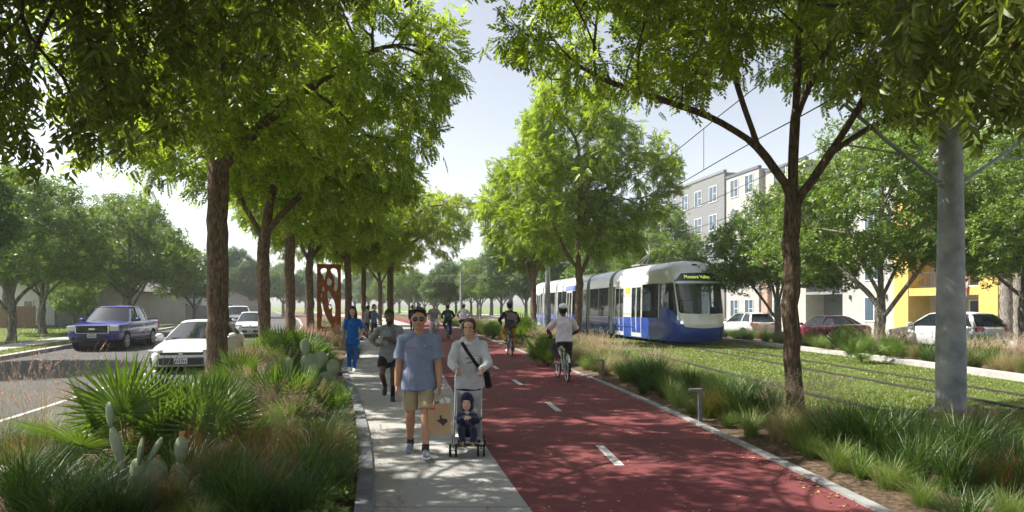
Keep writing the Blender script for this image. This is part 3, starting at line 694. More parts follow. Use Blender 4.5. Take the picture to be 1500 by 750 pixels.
cactus(AT(448,12.8,.0),'grey green prickly pear of broad pads behind the bright fan palm',[
  ((-.35,0,.15),(-.5,0,1),(.1,1,0),.34,.13,0),((-.50,.0,.45),(-.7,0,.8),(.1,1,0),.26,.19,0),((-.28,0,.1),(.0,0,1),(.3,1,0),.38,.26,0),((-.30,0,.46),(-.1,0,1),(.3,1,0),.28,.18,0),
  ((.0,0,.0),(.02,0,1),(.1,1,0),.45,.30,0),((.05,.0,.42),(.1,0,1),(.1,1,0),.40,.36,0),((.0,.0,.78),(-.1,0,1),(.2,1,0),.32,.19,0),((.2,0,.55),(.5,0,1),(.1,1,0),.32,.27,0),((.3,0,.1),(.5,0,.9),(0,1,.1),.38,.36,0),
  ((.5,0,.4),(.1,0,1),(0,1,0),.30,.26,0),((-.1,-.1,.0),(-.4,-.1,.9),(0,1,0),.33,.27,0),((.45,0,.0),(.9,0,.5),(0,1,.1),.34,.24,0)],.1,1.05)
CL={k:[clump_mesh(100+i*7+j,k) for j in range(3)] for i,k in enumerate(['rush','sword','fine','plume','pink','red','seed'])}
KW={'rush':'dark green strappy grass clump','sword':'broad bladed green clump','fine':'fresh green fine grass clump','plume':'straw grass clump with beige plumes','pink':'grass clump with pinkish plumes','red':'rust tinged grass clump','seed':'dark grass with tall thin seed heads'}
rp=random.Random(12)
NCL=[0]; STUFFQ={}
def clump(kind,x,y,z,s,where):
    me=rp.choice(CL[kind]); NCL[0]+=1
    if NCL[0]>290:
        STUFFQ.setdefault(where,[]).append((me,x,y,z,s)); return None
    o=meshobj('grass_clump',me,None,None,(x,y,z),rp.uniform(0,6.28)); o.scale=(s*rp.uniform(.95,1.1),s*rp.uniform(.95,1.1),s*rp.uniform(.9,1.12))
    tag(o,'%s %s'%(KW[kind],where),'grass clump','%s clumps %s'%(kind if kind not in('sword','fine','seed') else {'sword':'broad bladed','fine':'fresh green','seed':'tall seeding'}[kind],where)); return o
TAKEN=[]
def free(x,y,r):
    for a,b,c in TAKEN:
        if (a-x)**2+(b-y)**2<(c+r)**2*.7: return False
    TAKEN.append((x,y,r)); return True
L_near='in the planted median, lower left'; L_mid='in the median left of the footpath'; L_far='far along the median'
R_near='in the bed right of the red track'; R_far='far along the red track'; F_bed='in the bed beyond the tram kerb'
for kind,px,Y,s in [('seed',20,6.0,1.0),('seed',75,6.4,1.0),('seed',110,7.2,.95),('seed',45,7.4,1.0),('rush',40,5.4,1.0),('rush',120,5.6,.85),('rush',200,5.2,.7),('rush',330,5.5,.95),('red',400,5.7,.9),('fine',290,5.0,.6),
   ('red',385,6.5,1.0),('red',430,6.9,.8),('rush',455,6.2,.95),('rush',470,7.3,1.0),('rush',90,5.0,.9),('rush',160,5.1,.9),('red',250,5.4,.85),('rush',370,5.2,.9),('rush',440,5.3,.8),('seed',10,7.2,1.05),('rush',490,6.0,.75),('plume',430,7.9,.9),('rush',480,8.3,.8),('sword',165,6.3,.7),('fine',240,7.6,.8),('pink',60,8.2,1.0),('fine',150,8.8,1.0),
   ('pink',372,13.2,1.05),('pink',395,14.0,1.0),('pink',355,13.8,.95),('plume',415,14.2,.95),('rush',500,9.2,.7),('fine',330,9.2,.9),('plume',480,21,1.1),('plume',465,24,1.2),('pink',445,26,1.2),('rush',520,22,1.0)]:
    x,y,_=AT(px,Y); clump(kind,x,y,-.0,s,L_near if Y<9 else L_mid); TAKEN.append((x,y,.3))
# right bed, measured clumps
for kind,px,Y,s in [('rush',955,13.6,1.25),('rush',935,14.4,1.1),('rush',975,12.6,1.0),('fine',995,11.3,.7),('fine',985,12.0,.8),('red',1040,10.2,.9),('red',1060,10.0,.75),('rush',1085,9.8,1.15),('rush',1115,9.6,1.1),('fine',1100,8.8,.75),
   ('plume',1165,9.0,1.05),('plume',1190,8.6,1.0),('plume',1215,9.2,.95),('plume',1140,8.4,.9),('fine',1170,8.0,.9),('rush',1215,7.9,1.1),('rush',1250,7.7,1.15),('rush',1290,7.3,1.15),('rush',1330,7.4,1.1),('rush',1370,6.9,1.15),('rush',1410,6.6,1.1),
   ('rush',1440,6.9,1.0),('rush',1480,6.4,1.0),('fine',1300,6.2,.7),('fine',1230,6.9,.7),('rush',1340,6.4,.9),('rush',1400,6.0,.9),('red',1455,5.9,.8),('rush',1500,5.9,1.0),('sword',1260,6.6,.6),('pink',1420,7.4,.9),
   ('plume',885,16.5,1.15),('plume',900,17.5,1.1),('pink',870,18.5,1.1),('fine',915,15.2,1.0),('fine',860,19.5,1.1),('plume',845,21,1.1),('sword',820,23,1.2),('plume',790,26,1.2),('fine',800,24,1.1),('plume',700,44,1.6),('pink',690,48,1.7),('pink',730,40,1.3),
   ('fine',710,41,1.4),('sword',745,33,1.4)]:
    x,y,_=AT(px,Y); x=max(x,float(red_r(y))+.42*s); clump(kind,x,y,.0,s,R_near if Y<30 else R_far); TAKEN.append((x,y,.3))
for kind,px,Y,s in [('rush',1075,33,1.2),('fine',1095,31,1.2),('fine',1110,30,1.1),('pink',1135,28.5,1.0),('fine',1150,28,1.1),('fine',1175,26.5,1.1),('fine',1190,25.5,1.0),('plume',1205,24.3,.9),('plume',1222,22.8,1.25),('plume',1238,21.8,1.2),('rush',1285,20,.9),('rush',1300,19.5,.95),
   ('plume',1330,18.8,1.05),('plume',1345,18.2,1.05),('rush',1362,17.9,1.0),('sword',1372,18.3,1.1),('plume',1430,17,1.1),('plume',1450,16.6,1.15),('plume',1475,16.3,1.15),('pink',1490,16.0,1.1),('red',1500,15.9,1.0),('sword',1455,18.5,1.1),('plume',1425,18.0,1.0),('rush',1515,16.1,1.0),('plume',1500,17.6,1.1)]:
    x,y,_=AT(px,Y); x=max(x,float(kerb_f(y))+.75); clump(kind,x,y,.04,s,F_bed); TAKEN.append((x,y,.35))
def fill(n,y0,y1,fl,fr,kinds,where,z,smin,smax,m0=.35,m1=.35,power=1.0):
    k=0;tries=0
    while k<n and tries<n*12:
        tries+=1; y=y0+(y1-y0)*rp.random()**power; a,b=float(fl(y))+m0,float(fr(y))-m1
        if b<=a: continue
        x=rp.uniform(a,b)
        if abs(x/y)>.86 and y>4: continue
        if not free(x,y,.26): continue
        f=.5+.5*math.sin(x*.9+y*.37+z*9)*math.cos(y*.23); kd=kinds[int(f*.999*len(kinds))] if rp.random()<.75 else rp.choice(kinds)
        clump(kd,x,y,z,rp.uniform(smin,smax),where if not callable(where) else where(y)); k+=1
fill(22,4.9,7.5,off(road_r,.22),walk_l,['rush','fine','red','rush','seed'],L_near,0,.8,1.05,.3,.35)
fill(58,7.5,20,off(road_r,.22),walk_l,['rush','fine','pink','rush','sword'],L_mid,0,.7,1.05,.4,.7)
fill(26,5,14,red_r,lambda y:red_r(y)+1.1,['rush','fine','plume'],R_near,0,.45,.65,.24,.0)
fill(12,5,8,red_r,bed_r,['rush','fine','rush'],R_near,0,.7,.95,.7,.1)
fill(40,7,20,red_r,bed_r,['rush','fine','plume','fine','rush'],R_near,0,.7,1.0,.5,.15)
fill(34,15,30,off(kerb_f,.5),bedf_r,['fine','plume','rush','plume','sword'],F_bed,.04,.8,1.15,.3,.3)
fill(80,20,62,off(road_r,.22),walk_l,['fine','plume','rush','pink','sword'],L_far,0,.9,1.35)
fill(150,14,75,red_r,bed_r,['fine','plume','sword','pink','fine'],R_far,0,.85,1.2,.5,.1)
fill(120,15,60,off(kerb_f,.5),bedf_r,['fine','plume','rush','plume','sword'],F_bed,.04,.8,1.15,.3,.3)
for wh,L in STUFFQ.items():
    arr={}
    for me,x,y,z,s in L:
        if me.name not in arr:
            v=np.zeros(len(me.vertices)*3,dtype=np.float32); me.vertices.foreach_get('co',v); f=np.zeros(len(me.loops),dtype=np.int32); me.loops.foreach_get('vertex_index',f)
            mi=np.zeros(len(me.polygons),dtype=np.int32); me.polygons.foreach_get('material_index',mi); arr[me.name]=(v.reshape(-1,3),f.reshape(-1,4),mi,list(me.materials))
    mats=[]; VV=[];FF=[];MI=[];n=0
    for me,x,y,z,s in L:
        v,f,mi,ms_=arr[me.name]; a=rp.uniform(0,6.28); c,q=math.cos(a),math.sin(a)
        for m_ in ms_:
            if m_ not in mats: mats.append(m_)
        mm=np.array([mats.index(m_) for m_ in ms_]); w=np.stack([(v[:,0]*c-v[:,1]*q)*s+x,(v[:,0]*q+v[:,1]*c)*s+y,v[:,2]*s+z],1); VV.append(w); FF.append(f+n); MI.append(mm[mi]); n+=len(w)
    me=np_mesh('undergrowth',np.concatenate(VV),np.concatenate(FF))
    for m_ in mats: me.materials.append(m_)
    me.polygons.foreach_set('material_index',np.concatenate(MI).astype(np.int32)); o=meshobj('undergrowth',me,None); tag(o,'mixed grasses filling the planting '+wh,None,None,'stuff')
# ground cover: low leafy plants on the mulch by the footpath
rng=np.random.default_rng(4)
def cover(n,y0,y1,fx,label,name='ground_cover',sc=.05,mt='g_fresh'):
    V=[];y=rng.uniform(y0,y1,n); cl=rng.uniform(0,1,n)
    x=np.array([fx(a,b) for a,b in zip(y,rng.uniform(0,1,n))]); g=np.sin(x*5+y*3)+np.sin(y*6.1-x*2); keep=g>-.1; x,y=x[keep],y[keep]; m=len(x)
    D=rng.normal(size=(m,3)); D[:,2]=abs(D[:,2])*.5+.2
    tv=np.array([(-.0,0,0),(.38,.45,.08),(0,1,0),(-.38,.45,.08)]); tf=np.array([[0,1,2,3]])
    P=np.stack([x,y,rng.uniform(0.02,.13,m)],1); V,F=scatter(tv,tf,P,frames(D,rng.normal(0,.7,m)),sc*rng.uniform(.6,1.3,m))
    me=np_mesh(name,V,F); o=meshobj(name,me,M[mt]); tag(o,label,None,None,'stuff')
cover(9000,5,9.5,lambda y,t: float(walk_l(y))-.2-t**1.5*.9,'low leafy ground cover beside the dark stone edging')
cover(9000,5,20,lambda y,t: float(walk_l(y))-.3-t*2.5,'sparse green weeds between the median plants',sc=.04,mt='g_mid')
# lawn blades on the tram track bed
def lawn(n,y0,y1,fl,fr,label,h,z):
    u=rng.uniform(0,1,n); y=y0+(y1-y0)*u**2.0; t=rng.uniform(0,1,n); x=fl(y)+(fr(y)-fl(y))*t; keep=np.ones(n,bool)
    if fl is bed_r:
        for f in (t1,t2):
            for s in(-1,1): keep&=np.abs(x-(f(y)+s*.72+.02))>.10
    x,y=x[keep],y[keep]; n=len(x); g=.65+.35*np.sin(x*1.9+np.sin(y*.8))*np.sin(y*1.3+x*.5); H=h*g*rng.uniform(.5,1.3,n)*(1+.03*y)
    V,F,_=blades(rng,n,1,1,.5,.9,.6,0,2); V=V.reshape(n,-1,3); V[:,:,:2]*=H[:,None,None]; V[:,:,2]*=H[:,None]; 
    # width
    V2=V.copy(); c=(V[:,0::2]+V[:,1::2])/2; w=(.0045+.0005*y)[:,None,None]; a=rng.uniform(0,6.28,n); sd=np.stack([np.cos(a),np.sin(a),0*a],1)[:,None,:]; tp=np.array([1,.8,.1])[None,:,None]
    V2[:,0::2]=c-sd*w*tp; V2[:,1::2]=c+sd*w*tp; V2+=np.stack([x,y,np.full(n,z)],1)[:,None,:]
    me=np_mesh('grass',V2.reshape(-1,3),F); o=meshobj('grass',me,M['lawnblade']); tag(o,label,None,None,'stuff')
M['lawnblade']=leafmat('lawn_blade',(.075,.115,.025),(.145,.19,.045),(.26,.28,.09),.3,(1.3,1.35,.7),autumn=(.37,.33,.14),pat=.55)
lawn(170000,6.0,48,bed_r,kerb_f,'short mown grass between and beside the tram rails',.042,-.02)
lawn(40000,22,75,off(road_l,-30),off(road_l,-3.3),'mown grass of the far lawn by the white houses',.06,.02)
lawn(7000,14,60,off(road_l,-1.6),off(road_l,-.35),'grass of the narrow verge beside the far kerb',.06,.0)
# two palms in front of the yellow building
for px,Y,l in ((1474,33.5,'left of two bare palm trunks in front of the yellow building'),(1492,34,'right of two bare palm trunks in front of the yellow building')):
    T=thing('palm_tree',l,'palm tree',AT(px,Y,0),0,'palm trees by the yellow building'); m=MB(); zz=np.arange(0,7.6,.18); m.tube([(0,0,z) for z in zz],[.30-.005*z+.02*math.sin(z*24) for z in zz],14); m.build('trunk',M['barkg'],T,smooth=True)
    s=meshobj('crown',PAL[0][1],None,T); s.location=(0,0,7.4); s.scale=(1.9,1.9,1.9)
# fallen leaves on the pavings
n=2200; y=5+rng.uniform(0,1,n)**1.6*22; t=rng.uniform(0,1,n); x=walk_l(y)+(red_r(y)-walk_l(y))*np.where(rng.uniform(0,1,n)<.5,t,np.where(t<.5,t*.12,1-(1-t)*.12))
D=rng.normal(size=(n,3)); D[:,2]*=.08; V,F=scatter(np.array([(-.0,0,0),(.35,.45,.12),(0,1,0),(-.35,.45,.1)]),np.array([[0,1,2,3]]),np.stack([x,y,np.full(n,.014)],1),frames(D,rng.normal(0,.2,n)),.035*rng.uniform(.6,1.3,n))
o=meshobj('fallen_leaves',np_mesh('fallen_leaves',V,F),leafmat('leaf_litter',(.16,.09,.03),(.28,.17,.06),(.36,.28,.10),.1,pat=.1)); tag(o,'small dry leaves scattered on the footpath and red track',None,None,'stuff')
# ---------- people ----------
V3=lambda *a: np.array(a,float)
def unit(v): v=np.asarray(v,float); return v/(np.linalg.norm(v)+1e-9)
def sphere(mb,c,r,seg=12,rings=8,R=None):
    c=np.asarray(c,float); r=np.array([r]*3 if np.isscalar(r) else r,float); V=[(0,0,1)]
    for i in range(1,rings):
        a=PI*i/rings
        for k in range(seg): b=2*PI*k/seg; V.append((math.sin(a)*math.cos(b),math.sin(a)*math.sin(b),math.cos(a)))
    V.append((0,0,-1)); V=np.array(V)*r
    if R is not None: V=V@np.asarray(R).T
    F=[(0,1+k,1+(k+1)%seg) for k in range(seg)]
    for i in range(rings-2):
        for k in range(seg): a=1+i*seg+k; b=1+i*seg+(k+1)%seg; F.append((a,a+seg,b+seg,b))
    n=len(V)-1; s=n-seg; F+=[(n,s+(k+1)%seg,s+k) for k in range(seg)]
    mb.add(V+c,F)
def caps(mb,P,R,seg=12,ball=True):
    "capsule chain"
    P=[np.asarray(p,float) for p in P]
    mb.tube(P,R,seg)
    if ball:
        for p,r in zip(P,R): sphere(mb,p,r,seg,6)
def ell_loft(mb,C,RX,RY,X,Y,seg=20,pw=2.3):
    "stack of elliptic rings: centres C, radii along unit axes X[i], Y[i]"
    rings=[]
    for c,rx,ry,x,y in zip(C,RX,RY,X,Y):
        r=[]
        for k in range(seg):
            a=2*PI*k/seg; ca,sa=math.cos(a),math.sin(a)
            q=(abs(ca)**pw+abs(sa)**pw)**(-1/pw); r.append(c+x*rx*ca*q+y*ry*sa*q)
        rings.append(r)
    mb.loft(rings,close=True,caps=True)
def remesh(name,mb,voxel,mat_,parent,smooth=3,disp=None,sub=0):
    me=mb.mesh('t'); bm=bmesh.new(); bm.from_mesh(me); bmesh.ops.recalc_face_normals(bm,faces=bm.faces)
    bm.to_mesh(me); bm.free()
    o=bpy.data.objects.new('t',me); COL.objects.link(o)
    r=o.modifiers.new('r','REMESH'); r.mode='VOXEL'; r.voxel_size=voxel; r.use_smooth_shade=True
    if smooth: s=o.modifiers.new('s','SMOOTH'); s.iterations=smooth; s.factor=.5
    dg=bpy.context.evaluated_depsgraph_get(); dg.update()
    m2=bpy.data.meshes.new_from_object(o.evaluated_get(dg)); bpy.data.objects.remove(o); bpy.data.meshes.remove(me)
    n=len(m2.vertices)
    if disp and n:
        co_=np.zeros(n*3,dtype=np.float32); m2.vertices.foreach_get('co',co_); co_=co_.reshape(-1,3)
        no=np.zeros(n*3,dtype=np.float32); m2.vertices.foreach_get('normal',no); no=no.reshape(-1,3)
        co_=co_+no*disp(co_)[:,None]; m2.vertices.foreach_set('co',co_.astype(np.float32).ravel()); m2.update()
    m2.name=name; m2.polygons.foreach_set('use_smooth',[True]*len(m2.polygons))
    return meshobj(name,m2,mat_,parent)
def wrinkle(amp=.006,f=14,seed=0,vert=.6,zc=None):
    def g(P):
        x,y,z=P[:,0],P[:,1],P[:,2]
        a=np.sin(f*(x*1.1+z*vert)+1.7*np.sin(f*.45*z+seed)+seed)+np.sin(f*(y*1.3-z*vert*.7)+1.3*np.sin(f*.6*x+seed*2))
        b=np.sin(f*2.3*(x*.6+z*.8)+seed*3+1.5*np.sin(f*.8*y))
        return amp*(np.abs(a)*-.65+.45*b+1.0)
    return g
def ik(a,t,l1,l2,pole):
    a=np.asarray(a,float); t=np.asarray(t,float); d=t-a; L=np.linalg.norm(d); mx=(l1+l2)*.999
    if L>mx: t=a+d/L*mx; d=t-a; L=mx
    u=d/L; p=np.asarray(pole,float); p=unit(p-u*np.dot(p,u)); x=(l1*l1-l2*l2+L*L)/(2*L); h=math.sqrt(max(l1*l1-x*x,0))
    return a+u*x+p*h, t
SKINM={}
def skinmat(name,c):
    m=mat(name,c,.5,spec=.4); t=NT(m); v=t.coord('Object')
    t.base(t.ramp(t.noise(v,9,4),[(.3,tuple(x*.88 for x in c)),(.7,tuple(min(x*1.1,1) for x in c))])); t.bump(t.noise(v,150,2),.1,.002)
    t.b.inputs['Subsurface Weight'].default_value=.08; t.b.inputs['Subsurface Radius'].default_value=(.01,.004,.002); return m
def clothmat(name,c,c2=None,rough=.9,heather=0,sc=120):
    m=mat(name,c,rough,spec=.15); t=NT(m); v=t.coord('Object'); c2=c2 or tuple(x*.8 for x in c)
    t.base(t.ramp(t.noise(v,sc if heather else 8,3),[(.35,c2),(.65,c)])); t.bump(t.noise(v,14,3),.25,.02,None)
    m.node_tree.nodes['Principled BSDF'].inputs['Sheen Weight'].default_value=.15; return m
def hand(mb,w,d,n,t,s=1,curl=.5,side=1,mini=False):
    "w wrist, d finger direction, n palm normal, t thumb side"
    d=unit(d); n=unit(n-d*np.dot(n,d)); t=unit(t-d*np.dot(t,d)-n*np.dot(t,n)); L=.185*s
    pc=w+d*.05*s; R=np.stack([t,d,n],1)
    sphere(mb,w+d*.045*s,(.042*s,.055*s,.018*s),10,8,R)
    sphere(mb,w+d*.068*s,(.041*s,.03*s,.015*s),10,8,R)
    if mini:
        sphere(mb,w+d*.10*s-n*.01,(.036*s,.045*s,.014*s),10,8,R); 
    for k in range(4):
        if mini: break
        off=(1.5-k)*.0205*s; fl=(.072,.08,.075,.06)[k]*s; b=w+d*.088*s+t*off
        c1=curl*1.0; d1=unit(d*math.cos(c1)+n*math.sin(c1)); p1=b+d1*fl*.45
        c2=curl*2.1; d2=unit(d*math.cos(c2)+n*math.sin(c2)); p2=p1+d2*fl*.32
        c3=curl*2.9; d3=unit(d*math.cos(c3)+n*math.sin(c3)); p3=p2+d3*fl*.26
        caps(mb,[b,p1,p2,p3],[.0095*s,.0088*s,.008*s,.007*s],8)
    b=w+d*.03*s+t*.032*s; e=unit(d*.75+t*.6+n*.25); p1=b+e*.034*s; e2=unit(d*.8+t*.15+n*(.2+curl*.6)); p2=p1+e2*.032*s
    caps(mb,[b,p1,p2],[.0125*s,.0105*s,.0085*s],8)
def person(label,loc,rz,H=1.75,smile=False,*,skin=(.5,.3,.2),hair=(.02,.015,.012),hairstyle='short',female=False,group=None,voxel=.009,
           pelvis=(0,0,None),lean=0.0,side=0.0,headdir=(0,-1,0),hands=None,handdir=None,elbow=None,feet=None,knee=None,footdir=None,
           top='tshirt',topmat=None,topmat2=None,bottom='pants',botmat=None,shoemat=None,solemat=None,sockmat=None,sock=.0,
           handcurl=.45,glasses=False,beard=False,helmet=None,helmetmat=None,build=1.0,hem=None,scale=1,belly=0,name='person',chin=0,headscale=1.07):
    T=thing(name,label,'person',loc,rz,group,scale); u=H/1.75; W=u*build*(.93 if female else 1)
    pz=pelvis[2] if pelvis[2] is not None else .527*H
    PV=V3(pelvis[0],pelvis[1],pz)
    sd=unit(V3(side,-math.sin(lean),math.cos(lean)))      # spine direction
    X=unit(np.cross(V3(0,1,0),sd)*1.0) if abs(sd[1])<.95 else V3(1,0,0)
    X=unit(V3(1,0,0)-sd*sd[0]); F=unit(np.cross(sd,X))    # F points backwards(+Y)? make it face -Y
    if F[1]>0: F=-F
    SL=.29*H; NB=PV+sd*SL+V3(0,0,.0); CH=PV+sd*SL*.72
    sh=.108*H*(.92 if female else 1)*build**.5; SC=PV+sd*(SL*.895)
    SHL=SC+X*sh; SHR=SC-X*sh
    hip=.052*H; HL=PV+X*hip-V3(0,0,.01); HR=PV-X*hip-V3(0,0,.01)
    thigh,shin=.245*H,.235*H; ua,fa=.165*H,.145*H
    hands=hands or ((.24*u,-.03,.78*u),(-.24*u,-.03,.78*u)); elbow=elbow or ((.6,1,0),(-.6,1,0))
    feet=feet or ((.09,-.1,.08*u),(-.09,.1,.08*u)); knee=knee or ((0.1,-1,0),(-.1,-1,0))
    footdir=footdir or ((.12,-1,-.05),(-.12,-1,-.05)); handdir=handdir or (None,None)
    EL,WL=ik(SHL,hands[0],ua,fa,elbow[0]); ER,WR=ik(SHR,hands[1],ua,fa,elbow[1])
    KL,AL=ik(HL,feet[0],thigh,shin,knee[0]); KR,AR=ik(HR,feet[1],thigh,shin,knee[1])
    hd=unit(headdir); neck0=PV+sd*(SL*1.0); hbase=PV+sd*SL+unit(sd*.6+V3(0,0,.5)+hd*.18)*.085*H
    HC=hbase+V3(0,0,.030*H+.09*(headscale-1))+hd*.012*u; HS=H*.0945/.165*.105/.10   # head centre
    hs=H/1.75*1.05*headscale
    hx=unit(np.cross(hd,V3(0,0,1)))*-1; hu=unit(np.cross(hx,hd)); 
    if hu[2]<0: hu=-hu
    RH=np.stack([hx,-hd,hu],1) # local x right(image), y back, z up
    def hp(x,y,z): return HC+RH@V3(x,y,z)*hs
    mini=voxel>.012
    # --- body
    b=MB()
    ax=[(.0,.165,.115),(.1,.165,.112),(.3,.14*(.93 if female else 1),.10),(.55,.158,.108),(.78,.17,.11),(.92,.118,.076),(1.0,.062,.056)]
    ell_loft(b,[PV+sd*SL*a-(V3(0,0,.05) if a==0 else 0) for a,_,_ in ax],[q*W for _,q,_ in ax],[q*W*(1+belly*.0) for _,_,q in ax],[X]*7,[F]*7)
    caps(b,[SHL-X*.03*u,SHL],[.058*W,.057*W]); caps(b,[SHR+X*.03*u,SHR],[.058*W,.057*W])
    caps(b,[neck0-sd*.03,hbase+hu*.02],[.058*W,.053*W])
    caps(b,[SHL-X*.03*u,neck0+V3(0,0,.035*u)],[.04*W,.047*W]); caps(b,[SHR+X*.03*u,neck0+V3(0,0,.035*u)],[.04*W,.047*W])
    am=.95 if female else 1.14
    for s,e,w_,hdv,sg in ((SHL,EL,WL,handdir[0],1),(SHR,ER,WR,handdir[1],-1)):
        m_=(s+e)/2; f=unit(w_-e)
        caps(b,[s,m_,e],[.052*W*am,.047*W*am,.038*W*am]); caps(b,[e,e+f*fa*.3,w_],[.038*W*am,.041*W*am,.026*W*am])
        d,n,t=(hdv if hdv is not None else (f,-X*sg,V3(0,-1,0)))
        cu=handcurl[0 if sg>0 else 1] if isinstance(handcurl,tuple) else handcurl
        hand(b,w_,np.asarray(d,float),np.asarray(n,float),np.asarray(t,float),u*(.93 if female else 1),cu,sg,mini)
    for h,k,a in ((HL,KL,AL),(HR,KR,AR)):
        caps(b,[h,(h+k)/2,k],[.085*W,.072*W,.054*W]); c=unit(a-k); bk=unit(V3(0,1,0)-c*c[1])
        caps(b,[k,k+c*shin*.3+bk*.012,k+c*shin*.62+bk*.006,a],[.053*W,.056*W,.043*W,.035*W])
    # head
    sphere(b,hp(0,.012,.035),(.079*hs,.094*hs,.083*hs),16,12,RH)
    sphere(b,hp(0,-.022,-.03),(.066*hs,.070*hs,.078*hs),16,12,RH)
    sphere(b,hp(0,-.060,-.088+chin),(.030*hs,.024*hs,.024*hs),12,8,RH)
    sphere(b,hp(0,-.072,.028),(.050*hs,.014*hs,.012*hs),12,8,RH)
    for sg in (-1,1):
        sphere(b,hp(sg*.036,-.064,-.022),(.022*hs,.016*hs,.02*hs),10,8,RH)
        sphere(b,hp(sg*.077,.012,-.005),(.010*hs,.018*hs,.030*hs),10,8,RH)
        caps(b,[hp(sg*.045,0,-.07),hp(sg*.02,-.05,-.092)],[.022*hs,.018*hs],8)
    caps(b,[hp(0,-.084,.018),hp(0,-.1,-.018),hp(0,-.104,-.026)],[.008*hs,.011*hs,.014*hs],8)
    sphere(b,hp(0,-.088,-.058),(.026*hs,.012*hs,.014*hs),10,8,RH)
    key=tuple(skin)
    if key not in SKINM: SKINM[key]=skinmat('skin_tone',skin)
    body=remesh('body',b,voxel,SKINM[key],T,2)
    # face details
    def part(nm,mb_,mt,smooth=True): return mb_.build(nm,mt,T,smooth=smooth,fix=True,angle=60)
    if not mini:
        e=MB(); p=MB(); br=MB()
        for sg in (-1,1):
            if not glasses:
                sphere(e,hp(sg*.031,-.078,.002),(.0135*hs,.008*hs,.0055*hs),10,8,RH); sphere(p,hp(sg*.031,-.086,.002),(.0062*hs,.005*hs,.0056*hs),8,6,RH)
            br.tube([hp(sg*.014,-.09,.02),hp(sg*.03,-.088,.026),hp(sg*.05,-.077,.021)],[.003*hs,.0042*hs,.0025*hs],6)
        if not glasses: part('eyes',e,M['eyewhite']); part('irises',p,M['black'])
        part('eyebrows',br,M.setdefault('hair%s'%str(hair),mat('hair',hair,.55,spec=.4)))
        l=MB(); l.tube([hp(-.026,-.087,-.055),hp(-.012,-.099,-.053),hp(0,-.1,-.054),hp(.012,-.099,-.053),hp(.026,-.087,-.055)],[.002*hs,.006*hs,.007*hs,.006*hs,.002*hs],8)
        lip=tuple(min(1,x) for x in (skin[0]*.85+.04,skin[1]*.5,skin[2]*.55)); part('mouth',l,mat('lips',lip,.4))
        if smile:
            l=MB(); l.tube([hp(-.018,-.095,-.051),hp(0,-.106,-.056),hp(.018,-.095,-.051)],[.003*hs,.005*hs,.003*hs],6); part('teeth',l,M['white'])
    hm=M.setdefault('hair%s'%str(hair),mat('hair',hair,.55,spec=.4))
    if glasses:
        g=MB()
        for sg in (-1,1):
            sphere(g,hp(sg*.034,-.092,.001),(.029*hs,.007*hs,.022*hs),16,8,RH)
        part('sunglasses',g,M['lens'])
        g=MB(); g.tube([hp(-.008,-.1,.01),hp(.008,-.1,.01)],.003,6)
        for sg in (-1,1): g.tube([hp(sg*.062,-.085,.008),hp(sg*.078,-.04,.008),hp(sg*.079,.015,.004)],.0028,6)
        part('glasses_frame',g,M['chrome'])
    if beard:
        g=MB(); sphere(g,hp(0,-.052,-.088),(.046*hs,.042*hs,.036*hs),14,10,RH); part('beard',g,hm)
    if hairstyle!='none':
        g=MB(); 
        if hairstyle in('short','buzz'):
            k=1.0 if hairstyle=='short' else .82
            sphere(g,hp(0,.024,.052*(.9+.1*k)),(.088*hs*(.95+.05*k),.098*hs,.084*hs*(.9+.12*k)),16,10,RH); sphere(g,hp(0,.055,.0),(.08*hs,.062*hs,.075*hs),16,10,RH)
            if hairstyle=='short':
                for sx,zz in ((-.052,.088),(-.02,.107),(.012,.100),(.045,.094)): sphere(g,hp(sx,-.050,zz),(.028*hs,.030*hs,.020*hs),10,8,RH)
        elif hairstyle=='tied':
            sphere(g,hp(0,.030,.056),(.088*hs,.095*hs,.084*hs),16,10,RH); sphere(g,hp(0,.055,-.01),(.083*hs,.062*hs,.085*hs),16,10,RH); sphere(g,hp(0,.12,-.02),(.03*hs,.03*hs,.035*hs),10,8,RH)
            for sg in (-1,1): sphere(g,hp(sg*.066,-.005,.03),(.018*hs,.05*hs,.05*hs),10,8,RH)
        elif hairstyle=='long':
            sphere(g,hp(0,.022,.054),(.091*hs,.10*hs,.087*hs),16,10,RH); sphere(g,hp(0,.05,-.06),(.085*hs,.06*hs,.13*hs),16,10,RH)
            for sg in (-1,1): caps(g,[hp(sg*.07,-.005,.04),hp(sg*.088,.005,-.04),hp(sg*.092,.0,-.13),hp(sg*.085,-.01,-.19)],[.026*hs,.026*hs,.026*hs,.014*hs],10)
        elif hairstyle=='ponytail':
            sphere(g,hp(0,.030,.056),(.088*hs,.095*hs,.084*hs),16,10,RH); sphere(g,hp(0,.055,-.01),(.073*hs,.06*hs,.07*hs),16,10,RH)
            caps(g,[hp(0,.11,.02),hp(0,.14,-.05),hp(0,.13,-.14)],[.03*hs,.028*hs,.012*hs],10)
        # clear the face
        o=remesh('hair',g,max(voxel*.7,.006),hm,T,1,lambda P:.002*np.sin(P[:,0]*260+np.sin(P[:,2]*60)*2)*1)
    if helmet:
        g=MB(); sphere(g,hp(0,.012,.072),(.096*hs,.125*hs,.075*hs),20,12,RH); me=None
        part('helmet',g,helmetmat or M['white'])
        g=MB()
        for sx in (-.055,-.02,.02,.055): g.tube([hp(sx,-.085*math.cos(sx*8)-.005,.108),hp(sx*.95,-.02,.147-abs(sx)*.22),hp(sx*.9,.07,.138-abs(sx)*.2)],.009,6)
        part('vents',g,M['black']); g=MB(); 
        for sg in (-1,1): g.tube([hp(sg*.084,.0,.05),hp(sg*.076,-.01,-.03),hp(sg*.02,-.05,-.108)],.004,5)
        part('strap',g,M['black'])
    # --- clothes
    lo=.018 if top!='hoodie' else .034
    if top=='coat': lo=.03
